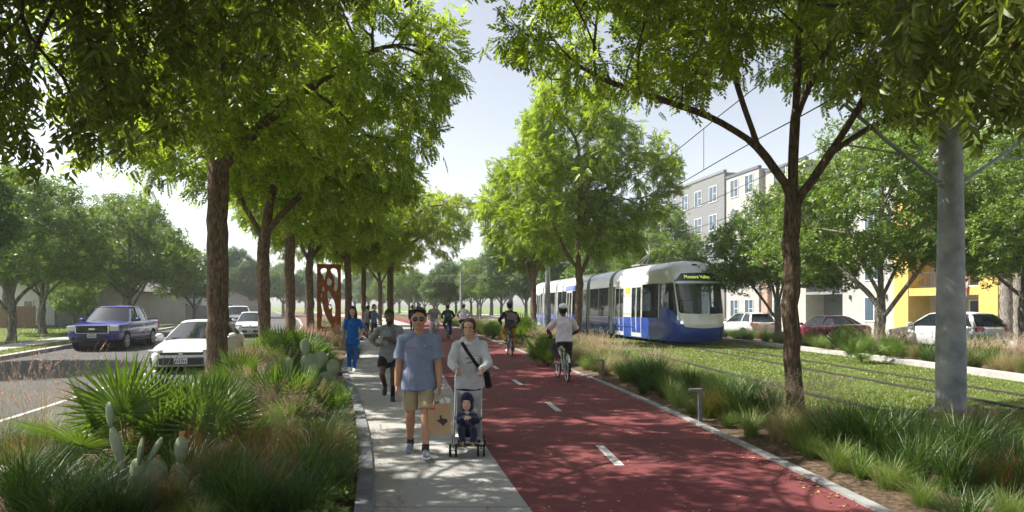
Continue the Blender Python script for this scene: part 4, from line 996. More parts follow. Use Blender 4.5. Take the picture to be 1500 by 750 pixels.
    hemz=hem if hem is not None else -.10
    c=MB(); R_=[(hemz/SL*u,.200+lo*.4,.150+lo*.4),(.0,.188+lo*.4,.138+lo*.5),(.3,(.160 if not female else .150)+lo*.6,.122+lo*.6),(.55,.164+lo*.6,.124+lo*.5),(.78,.168+lo*.5,.115+lo*.4),(.90,.135+lo*.4,.092+lo*.3),(1.01,.072,.064)]
    ell_loft(c,[PV+sd*SL*a for a,_,_ in R_],[q*W for _,q,_ in R_],[q*W for _,_,q in R_],[X]*7,[F]*7,24)
    if female and top!='hoodie':
        for sg in (-1,1): sphere(c,PV+sd*SL*.68+F*.085*W+X*sg*.075*W,.062*W,12,8)
    for s,e,w_ in ((SHL,EL,WL),(SHR,ER,WR)):
        inn=s-X*(.04*u if s is SHL else -.04*u)
        r=.063*W+lo*.35
        caps(c,[s-(X if s is SHL else -X)*.02*u,neck0+(X if s is SHL else -X)*.03*u+V3(0,0,.012)],[r*.96,.054*W])
        if top in('tshirt','scrubs'):
            q=s+(e-s)*.78; caps(c,[inn,s],[r*.95,r]); c.tube([s,s+(q-s)*.6,q],[r,r*1.0,r*1.12],14)
        else:
            f=unit(w_-e); rr=[r,r*.88,r*.8]; caps(c,[inn,s,(s+e)/2,e],[r*.95,r,r*.88,r*.8]); caps(c,[e,e+f*fa*.5],[r*.8,r*.72]); c.tube([e+f*fa*.5,w_-f*.02],[r*.72,r*.55],14)
            if top=='hoodie': c.tube([w_-f*.07,w_-f*.02],[r*.66,r*.62],14)
    if top=='hoodie':
        N0=PV+sd*SL
        for k in range(14):
            a=2*PI*k/14; rr=.092*W
            front=max(0,-math.sin(a)) ; sphere(c,N0+X*rr*math.cos(a)+F*(-rr*1.0*math.sin(a)-.005)+sd*(.02+ .03*math.sin(a)),(.036*u)*(1.25 if math.sin(a)>.2 else .8),8,6)
        sphere(c,N0-F*.11*W+V3(0,0,.0),(.10*W,.055*W,.07*W),12,8)
    topobj=remesh({'tshirt':'shirt','scrubs':'scrub_top','hoodie':'hoodie','long':'shirt','coat':'jacket'}[top],c,max(voxel,.010),topmat,T,2,wrinkle(.009 if not mini else .01,17,seed=len(label)))
    # bottoms
    c=MB(); r0=.17
    ell_loft(c,[PV+sd*.06,PV-V3(0,0,.02),PV-V3(0,0,.10)],[.163*W,.172*W,.15*W],[.112*W,.125*W,.10*W],[X]*3,[F]*3,20)
    for h,k,a in ((HL,KL,AL),(HR,KR,AR)):
        ex=unit(k-h); 
        if bottom=='shorts':
            q=h+(k-h)*.86; caps(c,[h,(h+q)/2],[.096*W,.088*W]); c.tube([h,(h+q)/2,q],[.094*W,.088*W,.087*W],16)
        elif bottom=='runshorts':
            q=h+(k-h)*.62; caps(c,[h],[.098*W]) if False else sphere(c,h,.098*W); c.tube([h,q],[.1*W,.112*W],16)
        else:
            f=unit(a-k); caps(c,[h,(h+k)/2,k],[.095*W,.084*W,.068*W]); cal=k+f*shin*.35; caps(c,[k,cal],[.068*W,.066*W]); c.tube([cal,a-f*.0],[.066*W,(.056 if not bottom=='slim' else .044)*W],14)
    botobj=remesh('shorts' if 'short' in bottom else 'trousers',c,max(voxel,.010),botmat,T,2,wrinkle(.007,19,seed=len(label)+3,vert=1.0))
    # shoes
    for a,fd,kk in ((AL,footdir[0],KL),(AR,footdir[1],KR)):
        f=unit(fd); x=unit(np.cross(f,V3(0,0,1))); up=unit(np.cross(x,f)); 
        if up[2]<0: up=-up
        if x[0]<0: x=-x
        L=.265*u; s0=a-up*.078*u-f*.062*u
        c=MB(); 
        ell_loft(c,[s0+f*(-.0)+up*.045*u,s0+f*.05*u+up*.05*u,s0+f*.11*u+up*.042*u,s0+f*.17*u+up*.032*u,s0+f*.225*u+up*.027*u,s0+f*L+up*.022*u],
           [.024*u,.036*u,.037*u,.044*u,.043*u,.022*u],[.035*u,.046*u,.04*u,.029*u,.023*u,.013*u],[x]*6,[up]*6,14)
        caps(c,[a-up*.04*u,a+up*.0*u],[.042*u,.042*u],12)
        sh_=remesh('shoe',c,.008 if not mini else .016,shoemat or M['white'],T,1)
        c=MB(); pts=[]
        for t_,w_ in ((-.015,.026),(.05,.036),(.11,.036),(.17,.046),(.225,.045),(.262,.024)): pts.append((t_,w_))
        poly=[(w_,t_) for t_,w_ in pts]+[(-w_,t_) for t_,w_ in pts[::-1]]
        c.prism(poly,0,.024*u,lambda p,q,z:tuple(s0+x*p*u+f*q*u+up*(z-.004)))
        sl_=c.build('sole',solemat or M['white'],T,bevel=.004)
        sl_.parent=sh_
        if sock or sockmat:
            c=MB(); dd=unit(kk-a); c.tube([a-dd*.02,a+dd*(sock or .05)],[.044*W,.046*W if sock>.1 else .041*W],14); c.build('sock',sockmat or M['white'],T,smooth=True)
    T['_j']=0
    del T['_j']
    J=dict(PV=PV,sd=sd,X=X,F=F,SHL=SHL,SHR=SHR,WL=WL,WR=WR,EL=EL,ER=ER,HC=HC,hp=hp,W=W,u=u,SL=SL,KL=KL,KR=KR,HL=HL,HR=HR)
    return T,J,topobj,botobj
def project_on(obj,pts2d,origin,X,U,F,off=.003,reach=.4):
    "drop a flat pattern onto a garment: rays from in front along -F"
    from mathutils.bvhtree import BVHTree
    me=obj.data; bvh=BVHTree.FromPolygons([v.co[:] for v in me.vertices],[p.vertices[:] for p in me.polygons])
    out=[]
    for x,z in pts2d:
        o=Vector(origin+X*x+U*z+F*reach); h=bvh.ray_cast(o,Vector(-F))
        p=h[0] if h[0] is not None else Vector(origin+X*x+U*z)
        out.append(np.array(p)+F*off)
    return out
def decal(obj,nm,polys,origin,X,U,F,mt,parent,off=.004,res=.012):
    "polys: list of convex-ish 2-D polygons, gridded and laid on the cloth"
    mb=MB()
    for poly in polys:
        poly=np.array(poly,float); lo=poly.min(0); hi=poly.max(0)
        def inside(p):
            c=False;j=len(poly)-1
            for i in range(len(poly)):
                if (poly[i][1]>p[1])!=(poly[j][1]>p[1]) and p[0]<(poly[j][0]-poly[i][0])*(p[1]-poly[i][1])/(poly[j][1]-poly[i][1])+poly[i][0]: c=not c
                j=i
            return c
        nx=max(2,int((hi[0]-lo[0])/res)+1); nz=max(2,int((hi[1]-lo[1])/res)+1)
        xs=np.linspace(lo[0],hi[0],nx+1); zs=np.linspace(lo[1],hi[1],nz+1)
        P=project_on(obj,[(x,z) for z in zs for x in xs],origin,X,U,F,off)
        for j in range(nz):
            for i in range(nx):
                if inside(((xs[i]+xs[i+1])/2,(zs[j]+zs[j+1])/2)):
                    mb.add([P[j*(nx+1)+i],P[j*(nx+1)+i+1],P[(j+1)*(nx+1)+i+1],P[(j+1)*(nx+1)+i]],[(0,1,2,3)])
    if mb.n: return mb.build(nm,mt,parent,smooth=True)
M['eyewhite']=mat('eye_white',(.7,.68,.65),.3); M['black']=mat('black_plastic',(.015,.015,.016),.45)
M['white']=mat('white_plastic',(.7,.7,.69),.4); M['lens']=mat('dark_lens',(.008,.014,.014),.06,spec=.8); M['chrome']=mat('chrome',(.6,.6,.6),.2,1)
M['alu']=mat('brushed_aluminium',(.5,.51,.52),.35,.9); M['rubber']=mat('tyre_rubber',(.02,.02,.02),.85,spec=.2)
def tyre_ring(mb,c,R,r,axis,seg=36,s2=8):
    c=np.asarray(c,float); V=[]
    for i in range(seg):
        a=2*PI*i/seg
        for k in range(s2):
            b=2*PI*k/s2; q=R+r*math.cos(b); h=r*math.sin(b)
            V.append(c+V3(h,q*math.cos(a),q*math.sin(a)) if axis=='x' else c+V3(q*math.cos(a),h,q*math.sin(a)))
    F=[(i*s2+k,i*s2+(k+1)%s2,((i+1)%seg)*s2+(k+1)%s2,((i+1)%seg)*s2+k) for i in range(seg) for k in range(s2)]
    mb.add(V,F)
def bicycle(label,loc,rz,fmat,scale=1,crank=0.0,fender=True,group=None,bars='flat'):
    T=thing('bicycle',label,'bicycle',loc,rz,group,scale)
    ra=V3(0,.50,.34); fa_=V3(0,-.56,.34); bb=V3(0,.06,.28); st=V3(0,.21,.80); sd=V3(0,.24,.92); ht=V3(0,-.33,.86); hb=V3(0,-.38,.68)
    f=MB(); f.cyl(bb,st,.017,seg=8); f.cyl(ht,hb,.02,seg=8); f.cyl(st-V3(0,0,.05),ht-V3(0,0,.02),.015,seg=8); f.cyl(bb,hb,.02,seg=8)
    for s in(-1,1):
        f.tube([bb+V3(s*.03,0,0),ra+V3(s*.06,0,0)],.010,6); f.tube([st+V3(s*.015,0,-.03),ra+V3(s*.06,0,0)],.008,6)
        f.tube([hb+V3(s*.045,-.01,-.03),fa_+V3(s*.05,0,0)],.012,6)
    f.tube([hb+V3(-.045,-.01,-.03),hb+V3(0,0,0),hb+V3(.045,-.01,-.03)],.016,6)
    f.build('frame',fmat,T,smooth=True)
    for c in (ra,fa_):
        m=MB(); tyre_ring(m,c,.325,.019,'x'); w=m.build('wheel',M['rubber'],T,smooth=True)
        m=MB(); tyre_ring(m,c,.302,.010,'x',36,6)
        m.build('rim',M['alu'],w,smooth=True)
        m=MB()
        for k in range(20):
            a=2*PI*k/20; s=1 if k%2 else -1; m.tube([c+V3(s*.03,.02*math.cos(a+1),.02*math.sin(a+1)),c+V3(0,.30*math.cos(a),.30*math.sin(a))],.0022,4)
        m.cyl(c-V3(.05,0,0),c+V3(.05,0,0),.022,seg=8); m.build('spokes',M['chrome'],w)
        if fender:
            m=MB(); a0,a1=(.15*PI,.98*PI) if c is ra else (.35*PI,1.0*PI)
            rr=[]
            for a in np.linspace(a0,a1,14):
                if c is ra: aa=a-.25*PI*0
                q=.365; yy=(math.cos(a) if c is ra else math.cos(a))
                rr.append([c+V3(x,q*yy+0,q*math.sin(a)-abs(x)*.3) for x in(-.028,-.015,.015,.028)])
            m.loft(rr); m.build('mudguard',fmat,T,smooth=True)
    m=MB(); sphere(m,sd+V3(0,.05,0),(.075,.10,.03)); sphere(m,sd+V3(0,-.08,.0),(.03,.1,.022)); m.cyl(st,sd,.013,seg=8); m.build('saddle',M['black'],T,smooth=True)
    m=MB(); gz=1.04; gy=-.30
    m.cyl(ht,V3(0,-.31,gz),.014,seg=8); m.tube([V3(-.30,gy+.06,gz),V3(-.16,gy,gz+.01),V3(0,gy-.02,gz),V3(.16,gy,gz+.01),V3(.30,gy+.06,gz)],.012,8); h=m.build('handlebar',M['alu'],T,smooth=True)
    m=MB(); 
    for s in(-1,1): m.cyl(V3(s*.21,gy+.03,gz+.005),V3(s*.31,gy+.065,gz),.017,seg=8)
    m.build('grip',M['black'],h)
    m=MB(); ca,sa=math.cos(crank),math.sin(crank)
    for s in(-1,1):
        p=bb+V3(s*.09,-s*.165*ca,s*.165*sa); m.tube([bb+V3(s*.07,0,0),p],.011,6); m.box(p+V3(s*.05,0,0),(.09,.08,.022))
    m.lathe([(.09,-.004),(.09,.004)],tuple(bb+V3(-.05,0,0)),20,'x'); m.build('crank',M['black'],T)
    L=bb+V3(.13,-.165*ca,.165*sa); R=bb+V3(-.13,.165*ca,-.165*sa)
    if fender:
        m=MB()
        for s in(-1,1): m.tube([V3(s*.05,.30,.74),V3(s*.05,.70,.74)],.006,5); m.tube([V3(s*.05,.62,.74),ra+V3(s*.06,0,0)],.005,5)
        m.box((0,.5,.745),(.10,.36,.008)); m.build('rack',M['black'],T)
    m=MB(); m.box((0,.73,.60),(.05,.02,.035)); m.build('rear_light',mat('red_reflector',(.5,.01,.01),.2),T)
    return T,L,R
# ---------- the people in the photograph ----------
CM={k:clothmat(*v) for k,v in dict(blue=('blue_tshirt',(.19,.22,.31),(.15,.175,.25)),khaki=('khaki_cotton',(.36,.29,.17),(.29,.235,.14)),hood=('grey_heather',(.50,.51,.52),(.40,.41,.42)),
  navy=('navy_cloth',(.022,.028,.06),(.014,.018,.04)),scrub=('blue_scrubs',(.02,.12,.42),(.012,.08,.32)),greyt=('grey_tshirt',(.22,.225,.23),(.12,.125,.13)),blackc=('black_cloth',(.018,.018,.02),(.01,.01,.012)),
  must=('mustard_cloth',(.42,.23,.02),(.33,.17,.015)),pinkw=('pale_pink_shirt',(.62,.56,.60),(.52,.46,.5)),charc=('charcoal_cloth',(.045,.042,.05),(.03,.028,.034)),teal=('dark_teal',(.015,.05,.07),(.01,.03,.045)),
  paleg=('pale_grey_cloth',(.55,.53,.5),(.46,.44,.42)),taupe=('taupe_cloth',(.20,.16,.14),(.15,.12,.11)),greyr=('warm_grey_top',(.28,.25,.26),(.2,.18,.19)),denimj=('denim_jacket',(.14,.20,.32),(.09,.13,.22)),
  yellow=('yellow_cloth',(.55,.50,.08),(.4,.36,.06)),lav=('lavender_sleeve',(.28,.22,.33),(.2,.16,.25)),jeans=('dark_jeans',(.035,.05,.085),(.02,.03,.055)),
  bagc=('beige_canvas',(.34,.28,.2),(.26,.21,.15)),strol=('stroller_fabric',(.42,.42,.41),(.34,.34,.33)),olive=('olive_cloth',(.12,.14,.07),(.08,.1,.05)))
 .items()}
M['blueshoe']=clothmat('patterned_shoe',(.35,.37,.42),(.05,.07,.14),.8,1,60); M['mustshoe']=clothmat('mustard_shoe',(.42,.26,.04)); M['darkshoe']=mat('dark_shoe',(.02,.02,.025),.6); M['redshoe']=mat('red_shoe',(.35,.03,.03),.6)
M['red']=M['red']; M['logo_red']=mat('logo_red',(.45,.05,.06),.8)
# man with the paper bag
T_,J,sh,bt=person('man in blue t-shirt and khaki shorts carrying a brown paper bag',(-1.14,7.72,0),.12,1.77,skin=(.40,.215,.125),hair=(.012,.010,.010),hairstyle='short',build=1.06,
  feet=((.085,-.27,.085),(-.11,.20,.115)),footdir=((.08,-1,.06),(-.1,-1,-.32)),knee=((.05,-1,0),(-.05,-1,0)),hands=((.255,-.10,.80),(-.27,-.02,.775)),elbow=((.5,1,0),(-.6,1,0)),
  topmat=CM['blue'],bottom='shorts',botmat=CM['khaki'],shoemat=M['blueshoe'],solemat=M['white'],sockmat=CM['charc'],sock=.06,glasses=True,handcurl=(.75,.4),voxel=.0085,lean=.02,hem=-.13)
decal(sh,'chest_print',[[(-.105,.005),(-.035,.011),(-.035,.021),(-.105,.013)]],J['PV']+J['sd']*J['SL']*.72,J['X'],J['sd'],J['F'],M['logo_red'],T_,res=.01)
decal(sh,'chest_logo',[[(.055,.035),(.075,.032),(.085,.036),(.068,.039)]],J['PV']+J['sd']*J['SL']*.72,J['X'],J['sd'],J['F'],M['white'],T_,res=.004)
handL=J['WL']
# bag
from mathutils import Euler
M['paper']=varied('kraft_paper',(.36,.235,.125),(.43,.29,.16),5,.85,.3,30); M['ink']=mat('dark_print',(.035,.025,.03),.8)
def bag():
    c=AT(645,7.62,0); T=thing('paper_bag','brown paper carrier bag with a dark state-shaped print, held by the man','bag',(-.875,7.60,.28),.12)
    m=MB(); w,d,h=.27,.15,.37; z0=0
    R0=[(-w/2,-d/2,0),(w/2,-d/2,0),(w/2,0,0),(w/2,d/2,0),(-w/2,d/2,0),(-w/2,0,0)]
    R1=[(-w/2,-d/2,h),(w/2,-d/2,h),(w/2-.02,0,h),(w/2,d/2,h),(-w/2,d/2,h),(-w/2+.02,0,h)]
    m.loft([R0,R1],close=True); m.add(R0,[tuple(range(6))]); 
    I1=[(x*.985,y*.97,z) for x,y,z in R1]; I0=[(x*.985,y*.97,.01) for x,y,z in R0]; m.loft([I1,I0],close=True); m.add(I0,[tuple(range(6))]); m.loft([R1,I1],close=True)
    m.build('bag_body',M['paper'],T,fix=False)
    for y in(-d/2,d/2):
        m=MB(); m.tube([(-.07,y,h-.05),(-.065,y*.95,h+.02),(-.03,y*.4-.0,h+.115),(.0,y*.2,h+.135),(.03,y*.4,h+.115),(.07,y*.95,h+.02),(.075,y,h-.05)],.008,6); m.build('handle',M['paper'],T,smooth=True)
    tx=[(.30,1),(.46,1),(.46,.74),(.62,.70),(.80,.68),(.95,.64),(1,.50),(1.0,.38),(.86,.28),(.72,.18),(.66,.0),(.55,.06),(.44,.26),(.36,.22),(.28,.32),(.14,.46),(0,.60),(.30,.60)]
    s=.13; m=MB(); m.prism([(-.035+x*s,.10+y*s) for x,y in tx],-d/2-.0015,-d/2-.0005,lambda a,b,z:(a,z,b)); m.build('print',M['ink'],T)
    m=MB(); m.prism([(-.125,.30),(-.05,.295),(-.05,.325),(-.125,.33)],-d/2-.0015,-d/2-.0005,lambda a,b,z:(a,z,b)); lb=m.build('logo',M['logo_red'],T)
    m=MB(); m.prism([(0,.335),(.13,.335),(.13,.42),(.05,.44),(0,.40)],-.03,.0,lambda a,b,z:(a,z,b)); m.build('contents',M['white'],T,bevel=.01)
bag()
# woman with the stroller
T_,J,sh,bt=person('smiling woman in a pale grey hoodie pushing a stroller',(-.575,8.55,0),.03,1.62,skin=(.46,.26,.17),hair=(.022,.014,.010),hairstyle='tied',female=True,build=1.13,
  feet=((.10,.02,.075),(-.09,.10,.08)),hands=((.165,-.36,.985),(-.135,-.36,.985)),elbow=((.8,.6,-.5),(-.8,.6,-.5)),
  handdir=((V3(0,-.5,-.85),V3(-.3,-.8,.3),V3(-1,0,0)),(V3(0,-.5,-.85),V3(.3,-.8,.3),V3(1,0,0))),handcurl=.85,
  smile=True,top='hoodie',topmat=CM['hood'],bottom='slim',botmat=CM['navy'],shoemat=M['darkshoe'],solemat=M['black'],voxel=.0085,lean=.06,headdir=(-.12,-1,-.04),hem=-.15)
O=J['PV']+J['sd']*J['SL']*.5
ball=[(.075+.032*math.cos(a),.035+.032*math.sin(a)) for a in np.linspace(0,2*PI,18)[:-1]]
decal(sh,'ball_print',[ball],O,J['X'],J['sd'],J['F'],M['white'],T_,.006,.006)
decal(sh,'ball_patches',[[(.075+.012*math.cos(a),.035+.012*math.sin(a)) for a in np.linspace(0,2*PI,6)[:-1]],[(.10,.045),(.108,.04),(.106,.028),(.098,.03)],[(.043,.045),(.05,.05),(.053,.038),(.045,.03)],[(.06,.064),(.085,.068),(.085,.06),(.065,.058)]],O,J['X'],J['sd'],J['F'],M['black'],T_,.008,.004)
decal(sh,'green_print',[[(-.035,-.03),(.05,-.025),(.055,-.005),(-.03,-.01)]],O,J['X'],J['sd'],J['F'],mat('green_print',(.05,.3,.12),.8),T_,.005,.008)
decal(sh,'navy_print',[[(-.045,.03),(-.035,.03),(-.035,.05),(-.045,.05)],[(-.028,.03),(-.018,.03),(-.018,.045),(-.028,.045)],[(-.012,.03),(.0,.03),(.0,.045),(-.012,.045)]],O,J['X'],J['sd'],J['F'],CM['navy'],T_,.005,.004)
# crossbody bag
sb=MB(); A_=J['SHR']+J['X']*.07+V3(0,0,.06); B_=J['PV']+J['X']*.17+V3(0,0,.09)
P=[]
for t in np.linspace(0,1,14):
    q=A_*(1-t)+B_*t; P.append((np.dot(q-O,J['X']),np.dot(q-O,J['sd'])))
nrm=unit(V3((P[-1][1]-P[0][1]),0,-(P[-1][0]-P[0][0]))); a=project_on(sh,[(x-nrm[0]*.022,z-nrm[2]*.022) for x,z in P],O,J['X'],J['sd'],J['F'],.012); b_=project_on(sh,[(x+nrm[0]*.022,z+nrm[2]*.022) for x,z in P],O,J['X'],J['sd'],J['F'],.012)
TB_=thing('shoulder_bag','black crossbody bag slung over the hoodie woman\'s shoulder','bag',(-.575,8.55,0),.03)
sb.loft([[tuple(p),tuple(q)] for p,q in zip(a,b_)]); o=sb.build('strap',CM['blackc'],TB_,smooth=True,fix=False); so_=o.modifiers.new('thick','SOLIDIFY'); so_.thickness=.006
sb=MB(); sb.box(J['PV']+J['X']*.24+V3(0,.06,-.02),(.09,.24,.24),rx=.15,ry=-.2); sb.build('bag_body',CM['blackc'],TB_,bevel=.03)
# stroller with baby
def stroller(loc,rz,label,mini=False,fabric=None,scale=1):
    T=thing('stroller',label,'stroller',loc,rz,None,scale); T.scale=(scale*.84,scale,scale); f=MB(); 
    for s in(-1,1):
        x=s*.20
        f.tube([(s*.185,.36,.97),(s*.19,.33,1.0),(s*.19,.27,.99),(s*.2,.2,.85),(x,-.02,.42),(x,-.27,.09)],.011,8)    # handle to front wheel
        f.tube([(x,-.10,.45),(x,.10,.27),(x,.30,.09)],.010,8)                                      # rear leg
    f.tube([(-.2,.30,.12),(.2,.30,.12)],.009,6); f.tube([(-.2,-.24,.14),(.2,-.24,.14)],.009,6); f.tube([(-.2,-.02,.42),(0,.14,.30),(.2,.30,.14)],.007,6); f.tube([(.2,-.02,.42),(0,.14,.30),(-.2,.30,.14)],.007,6)
    f.build('frame',M['alu'],T,smooth=True)
    f=MB()
    for s in(-1,1): f.tube([(s*.186,.40,.955),(s*.185,.37,.975),(s*.188,.345,.992)],.017,8)
    f.build('grips',M['black'],T,smooth=True)
    for y,r in((-.29,.075),(.30,.075)):
        for s in(-1,1):
            w=MB(); 
            for q in(-.042,.042): w.lathe([(r*.5,-.012),(r*.93,-.014),(r,-.008),(r,.008),(r*.93,.014),(r*.5,.012)],(s*.2+q,y,r),18,'x')
            ww=w.build('wheel',M['rubber'],T,smooth=True); w=MB()
            for q in(-.042,.042): w.lathe([(r*.5,-.016),(r*.5,.016)],(s*.2+q,y,r),12,'x')
            w.cyl((s*.2-.06,y,r),(s*.2+.06,y,r),.008); w.build('hub',M['alu'],ww)
    w=MB(); g=[]
    prof=[(.27,.72),(.25,.62),(.22,.46),(.17,.30),(.09,.19),(-.04,.165),(-.17,.20),(-.20,.18)]
    for y,z in prof: g.append([(-.19,y-.03,z+.01),(-.15,y,z),(0,y+.02,z-.012),(.15,y,z),(.19,y-.03,z+.01)])
    w.loft(g); o=w.build('seat',fabric or CM['strol'],T,smooth=True,fix=False); sm=o.modifiers.new('thick','SOLIDIFY'); sm.thickness=.012
    w=MB(); w.box((0,-.29,.14),(.34,.10,.012)); w.build('footrest',M['black'],T,bevel=.004)
    return T
stroller((-.55,7.90,0),.03,'folding aluminium stroller with a baby in it')
T_,J,sh,bt=person('baby in dark coat and hood with mustard shoes sitting in the stroller',(-.56,7.88,.0),.10,.76,skin=(.60,.40,.31),hair=(.03,.02,.02),hairstyle='none',build=1.25,
  pelvis=(0,-.01,.25),lean=-.62,feet=((.055,-.29,.17),(-.06,-.29,.18)),knee=((.3,-1,.6),(-.3,-1,.6)),footdir=((.1,-1,.15),(-.1,-1,.15)),hands=((.03,-.06,.43),(-.02,-.08,.42)),elbow=((1,.2,-.6),(-1,.2,-.6)),
  top='coat',topmat=CM['navy'],bottom='pants',botmat=CM['navy'],shoemat=M['mustshoe'],solemat=M['mustshoe'],voxel=.007,headdir=(-.15,-1,.08),hem=-.03,headscale=1.75)
h=MB(); hp=J['hp']
hb=.46*1.75*1.05
for (x,y,z,r) in ((0,.045,.04,.105),(0,.015,.075,.092),(0,.06,-.05,.10)): sphere(h,hp(x,y,z),r*hb*1.02,14,10)
o=remesh('hood',h,.006,CM['navy'],T_,1)
# widen baby head a little: babies have big heads
# jogger
T_,J,sh,bt=person('bearded jogger in grey t-shirt, black shorts and long dark socks',(-2.36,12.15,0),.10,1.74,skin=(.10,.052,.032),hair=(.008,.007,.007),hairstyle='buzz',beard=True,
  feet=((.06,.02,.09),(-.10,.16,.28)),footdir=((.1,-1,-.05),(-.05,-.75,-.65)),knee=((0,-1,0),(-.1,-1,.2)),hands=((-.0,-.28,1.20),(-.245,-.12,1.08)),elbow=((1,.5,-.6),(-.9,1,-.3)),
  handdir=((V3(-1,-.2,.2),V3(0,.6,-.6),V3(0,-.2,1)),(V3(.3,-1,.1),V3(.8,.2,-.2),V3(0,0,1))),handcurl=.95,
  topmat=CM['greyt'],bottom='runshorts',botmat=CM['blackc'],shoemat=M['darkshoe'],solemat=M['darkshoe'],sockmat=CM['blackc'],sock=.22,voxel=.009,lean=.10,headdir=(.2,-1,-.18),hem=-.16)
O=J['PV']+J['sd']*J['SL']*.68
decal(sh,'chest_print',[[(-.05,0),(.05,0),(.04,.03),(.015,.045),(-.015,.045),(-.04,.03)]],O,J['X'],J['sd'],J['F'],mat('teal_print',(.07,.28,.36),.8),T_,.005,.008)
decal(sh,'red_print',[[(-.06,-.045),(.06,-.045),(.07,-.01),(-.07,-.01)]],O,J['X'],J['sd'],J['F'],mat('wine_print',(.16,.06,.07),.8),T_,.005,.01)
# woman in scrubs
T_,J,sh,bt=person('woman with long dark hair in bright blue scrubs walking with a tote bag',(-4.52,17.9,0),.18,1.80,skin=(.50,.31,.22),hair=(.012,.009,.009),hairstyle='long',female=True,build=.96,
  feet=((.05,-.17,.085),(-.09,.10,.10)),hands=((.22,-.16,.99),(-.27,-.02,.83)),top='scrubs',topmat=CM['scrub'],bottom='pants',botmat=CM['scrub'],shoemat=M['white'],voxel=.010,headdir=(-.05,-1,.08),hem=-.20)
c=MB(); r=.047
for s,e,w_ in ((J['SHR'],J['ER'],J['WR']),): caps(c,[s+(e-s)*.6,e,w_],[.052,.046,.036],10)
c.build('sleeve',CM['lav'],T_,smooth=True)
tb=thing('tote_bag','beige tote bag hanging from the shoulder of the woman in scrubs','bag',(-4.52,17.9,0),.18)
c=MB(); c.box((-.30,-.0,.80),(.10,.30,.34),ry=.06); c.build('bag_body',CM['bagc'],tb,bevel=.03)
c=MB(); 
for y in(-.09,.09): c.tube([(-.29,y,.95),(-.24,y*.6,1.2),(-.165,y*.3,1.5),(-.15,0,1.535)],.012,6)
c.build('strap',CM['bagc'],tb,smooth=True)
# far pair with stroller
sc_=1.1
pT,J,_,_=person('woman in denim jacket with a dark backpack standing by the far stroller',AT(548,35.5),1.35,1.76,skin=(.5,.32,.24),hair=(.05,.03,.02),hairstyle='ponytail',female=True,top='long',topmat=CM['denimj'],bottom='slim',botmat=CM['jeans'],shoemat=M['darkshoe'],
  hands=((.2,-.3,1.0),(-.2,-.25,1.05)),feet=((.08,-.12,.085),(-.08,.16,.09)),voxel=.016,scale=sc_)
bp=thing('backpack','dark maroon backpack on the denim jacket woman','backpack',AT(548,35.5),1.35,None,sc_); c=MB(); sphere(c,(0,.19,1.24),(.15,.10,.22)); c.build('pack',clothmat('maroon_cloth',(.07,.02,.03)),bp,smooth=True)
person('person in grey top bending over the far red stroller',AT(537,36.8),2.6,1.70,skin=(.45,.3,.22),hair=(.04,.03,.02),hairstyle='short',top='long',topmat=CM['greyr'],bottom='slim',botmat=CM['jeans'],shoemat=M['darkshoe'],hands=((.15,-.35,1.0),(-.15,-.35,1.0)),voxel=.016,lean=.15,scale=sc_)
stroller(AT(537,34.6),2.2,'small red stroller beside the far walking pair',fabric=mat('red_fabric',(.3,.02,.02),.8),scale=1.1)
# cyclists: (label, bike colour ...)
def cyclist(lab,blab,loc,rz,H,top,bot,fm,sc_=1,crank=.4,vox=.012,lean=.28,hd=(0,-1,-.05),helm=None,hair='short',hc=(.02,.015,.01),skin=(.4,.25,.17),shoe=None,topk='tshirt',female=False,fender=True,grp=None,bottom='pants',build=1):
    B,L,R=bicycle(blab,loc,rz,fm,sc_,crank,fender,grp)
    u=H/1.75
    fz=.095
    q=person(lab,loc,rz,H,skin=skin,hair=hc,hairstyle=hair,female=female,pelvis=(0,.235,.99),lean=lean,feet=(tuple(L+V3(0,.06,fz)),tuple(R+V3(0,.06,fz))),knee=((.25,-1,.5),(-.25,-1,.5)),
      hands=((.25,-.19,1.095),(-.25,-.19,1.095)),elbow=((1,.3,-.5),(-1,.3,-.5)),handdir=((V3(.1,-1,-.15),V3(0,0,-1),V3(-1,0,0)),(V3(-.1,-1,-.15),V3(0,0,-1),V3(1,0,0))),handcurl=.9,
      top=topk,topmat=top,bottom=bottom,botmat=bot,shoemat=shoe or M['darkshoe'],helmet=helm is not None,helmetmat=helm,headdir=hd,voxel=vox,scale=sc_,hem=-.05,build=build)
    return q
M['bike_white']=mat('bike_white',(.6,.6,.58),.3,coat=.5); M['bike_dark']=mat('bike_dark',(.03,.035,.04),.35,coat=.5); M['bike_blue']=mat('bike_blue',(.03,.1,.35),.3,coat=.5)
M['helm_white']=mat('helmet_white',(.7,.7,.69),.35,coat=.4); M['helm_dark']=mat('helmet_dark',(.02,.025,.03),.35,coat=.4); M['helm_grey']=mat('helmet_grey',(.25,.27,.3),.4)
cyclist('cyclist in pale pink shirt, grey trousers, red shoes and white helmet, riding away','white bicycle ridden by the cyclist in the pale pink shirt',AT(824,15.6),PI+.12,1.86,CM['pinkw'],CM['charc'],M['bike_white'],1,PI*.5+.25,.010,.24,(0,-1,-.02),M['helm_white'],skin=(.13,.07,.045),shoe=M['redshoe'],build=1.05)
q=cyclist('cyclist in mustard trousers and dark top with a taupe back bag','dark bicycle ridden by the cyclist in mustard trousers',AT(746,23.6),PI+.14,1.80,CM['charc'],CM['must'],M['bike_dark'],1.08,PI*.5+.3,.013,.2,(0,-1,0),M['helm_dark'],topk='long')
tb=thing('shoulder_bag','taupe bag on the back of the cyclist in mustard trousers','bag',AT(746,23.6),PI+.14,None,1.08); c=MB(); c.box((-.06,.27,1.33),(.34,.13,.25),ry=-.25); c.build('bag_body',CM['taupe'],tb,bevel=.04)
